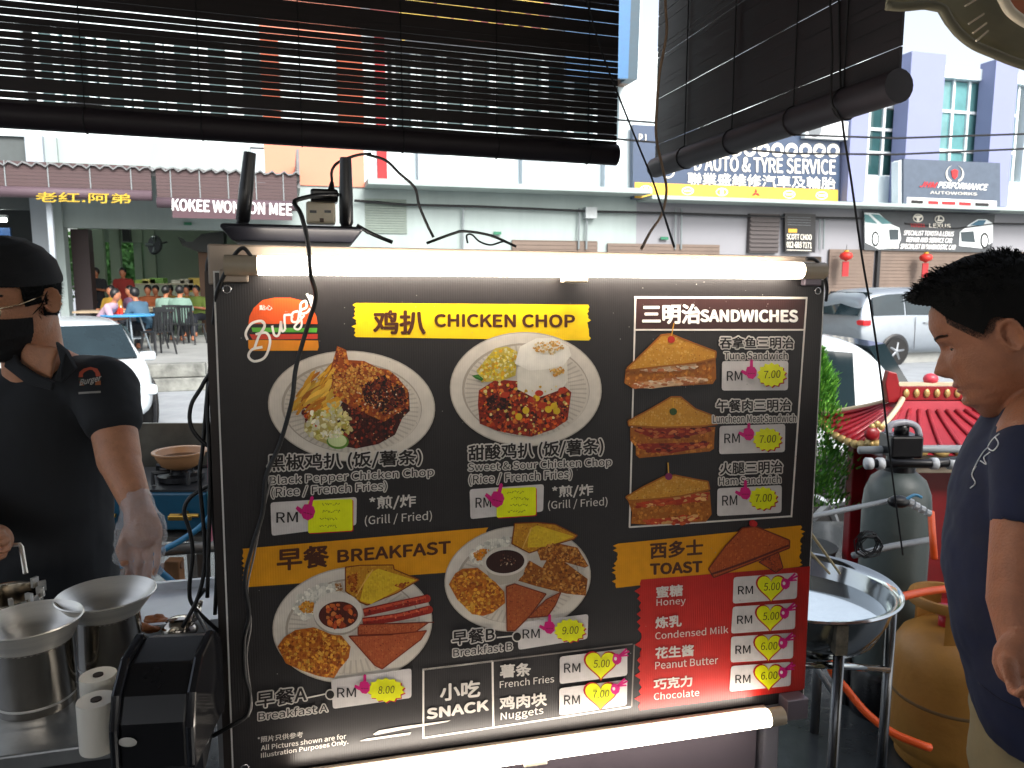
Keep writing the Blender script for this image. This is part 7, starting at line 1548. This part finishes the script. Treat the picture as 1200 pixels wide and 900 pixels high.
for sg in (1, -1):
    MB().tube([H2.T((sg * .066, .03, -.03)), H2.T((sg * .078, .005, -.01)), H2.T((sg * .085, -.012, .018))], .0012, 6).build('mask_loop', msk, cook)
gf = M('gold_wire_frame', 'cdb795', .2, metal=.9)
for sg in (1, -1):
    ring = [H2.T((sg * .033 + .024 * math.cos(a), .098 - .012 * abs(math.cos(a)) * (1 if math.cos(a) * sg > 0 else 0), -.002 + .019 * math.sin(a))) for a in [2 * math.pi * i / 24 for i in range(25)]]; g_ = MB().tube(ring, .0015, 6).build('lens_frame', gf, cook, smooth=True)
    MB().tube([H2.T((sg * .057, .088, .004)), H2.T((sg * .076, .06, .006)), H2.T((sg * .082, -.008, .012))], .0016, 6).build('temple_arm', gf, cook, smooth=True)
MB().tube([H2.T((-.009, .098, .002)), H2.T((0, .103, .005)), H2.T((.009, .098, .002))], .0011, 6).build('bridge', gf, cook)
eye(H2, 1, cook, lidm=sk2); eye(H2, -1, cook, lidm=sk2)
# thin plastic glove around the left hand
m = MB(); capsule(m, P(161, 590, 1.505), pm_, .031, .038); m.ball(pm_, .040, 14, (1.05, .65, 1.2))
fingers(m, P(168, 638, 1.475), f2, s2, u2, [(a * 1.1, b, c, (.15 + .06 * k, .35, .25), r * 1.45) for k, (a, b, c, d, r) in enumerate(HS)]); capsule(m, tb_, tb_ + Vector((-.012, -.01, -.05)), .018, .014)
capsule(m, P(150, 615, 1.48), P(146, 640, 1.47), .022, .016); capsule(m, P(184, 612, 1.48), P(188, 640, 1.47), .016, .012)
gv = bpy.data.materials.new('thin_clear_plastic'); gv.use_nodes = True; b_ = gv.node_tree.nodes['Principled BSDF']; b_.inputs['Base Color'].default_value = (.7, .74, .76, 1); b_.inputs['Roughness'].default_value = .15; b_.inputs['Alpha'].default_value = .30
nz_ = gv.node_tree.nodes.new('ShaderNodeTexNoise'); nz_.inputs['Scale'].default_value = 45; bp_ = gv.node_tree.nodes.new('ShaderNodeBump'); bp_.inputs['Strength'].default_value = .8; gv.node_tree.links.new(nz_.outputs[0], bp_.inputs['Height']); gv.node_tree.links.new(bp_.outputs[0], b_.inputs['Normal'])
organic(m, 'plastic_glove', gv, cook, voxel=.005, smooth=2, disp=.014, dscale=.02)
# right man: neck band, sleeve hem and the white script on the chest, laid onto the shirt surface by ray casting
def on_surface(obj, px, py, lift=.002, fallback=1.3):
    o_ = obj.matrix_world.inverted() if False else None
    off = base_of(obj); d = ray(px, py).normalized(); hit, loc, nrm, idx = obj.ray_cast(EYE - off, d)
    return (loc + off - d * lift) if hit else P(px, py, fallback)
def ribbon(obj, pts, r, name, mat, parent, lift=.002):
    q_ = [on_surface(obj, p.x, p.y, lift) for p in spline([Vector((x, y, 0)) for x, y in pts], 5)]
    return MB().tube(q_, r, 6).build(name, mat, parent, smooth=True)
bpy.context.view_layer.update()
for pts in ([(1171, 508), (1163, 515), (1158, 524), (1164, 528), (1170, 520), (1166, 512)], [(1158, 524), (1152, 530), (1146, 540), (1140, 552)], [(1160, 530), (1153, 536), (1156, 544), (1149, 540)], [(1144, 546), (1139, 556), (1143, 566), (1137, 572)]):
    ribbon(org_, pts, .0011, 'shirt_script', lw, man)
seam = M('navy_seam', '0a1026', .9)
ribbon(org_, [(1174, 606), (1184, 609), (1199, 611)], .0012, 'sleeve_stitch', seam, man)
ribbon(org_, [(1146, 800), (1170, 818), (1199, 832)], .0012, 'hem_stitch', seam, man)

lgm = attr_mat('embroidery', .8); m = MB()
def lp(x, y, k=0): return on_surface(polo, x, y, .003 + k * .0012, 1.53)
def lpoly(pts, h, k=0): m.add([lp(x, y, k) for x, y in pts], [list(range(len(pts)))[::-1]], C_(h))
lpoly([(92, 442), (93, 436), (98, 432), (106, 430), (114, 432), (117, 437), (118, 441)], 'b5523a'); lpoly([(92, 443.5), (118, 442.5), (118, 445), (92, 446)], '3a4030'); lpoly([(93, 447), (118, 446), (118, 451), (94, 452)], '9c5a34')
m.build('chest_logo', lgm, cook); m = MB()
place_text(m, 'Burger', lambda a, b: lp(93 + 26 * a, 454 - 6 * a - 9 * b, 1.5), .01, 0, .3, C_('a8a49c')); m.build('logo_lettering', lgm, cook)
m = MB(); place_text(m, 'CAFE DINER', lambda a, b: lp(92 + 27 * a, 461 - 1.5 * a - 3 * b, 1.0), .0, 0, 0, C_('8a8680')) if 0 else m.add([lp(92, 459.5, 1), lp(105, 458.7, 1), lp(118, 458, 1), lp(118, 460.4, 1), lp(105, 461, 1), lp(92, 462, 1)], [[0, 1, 4, 5], [1, 2, 3, 4]]); m.build('logo_underline', M('logo_grey', '8f8b84'), cook)
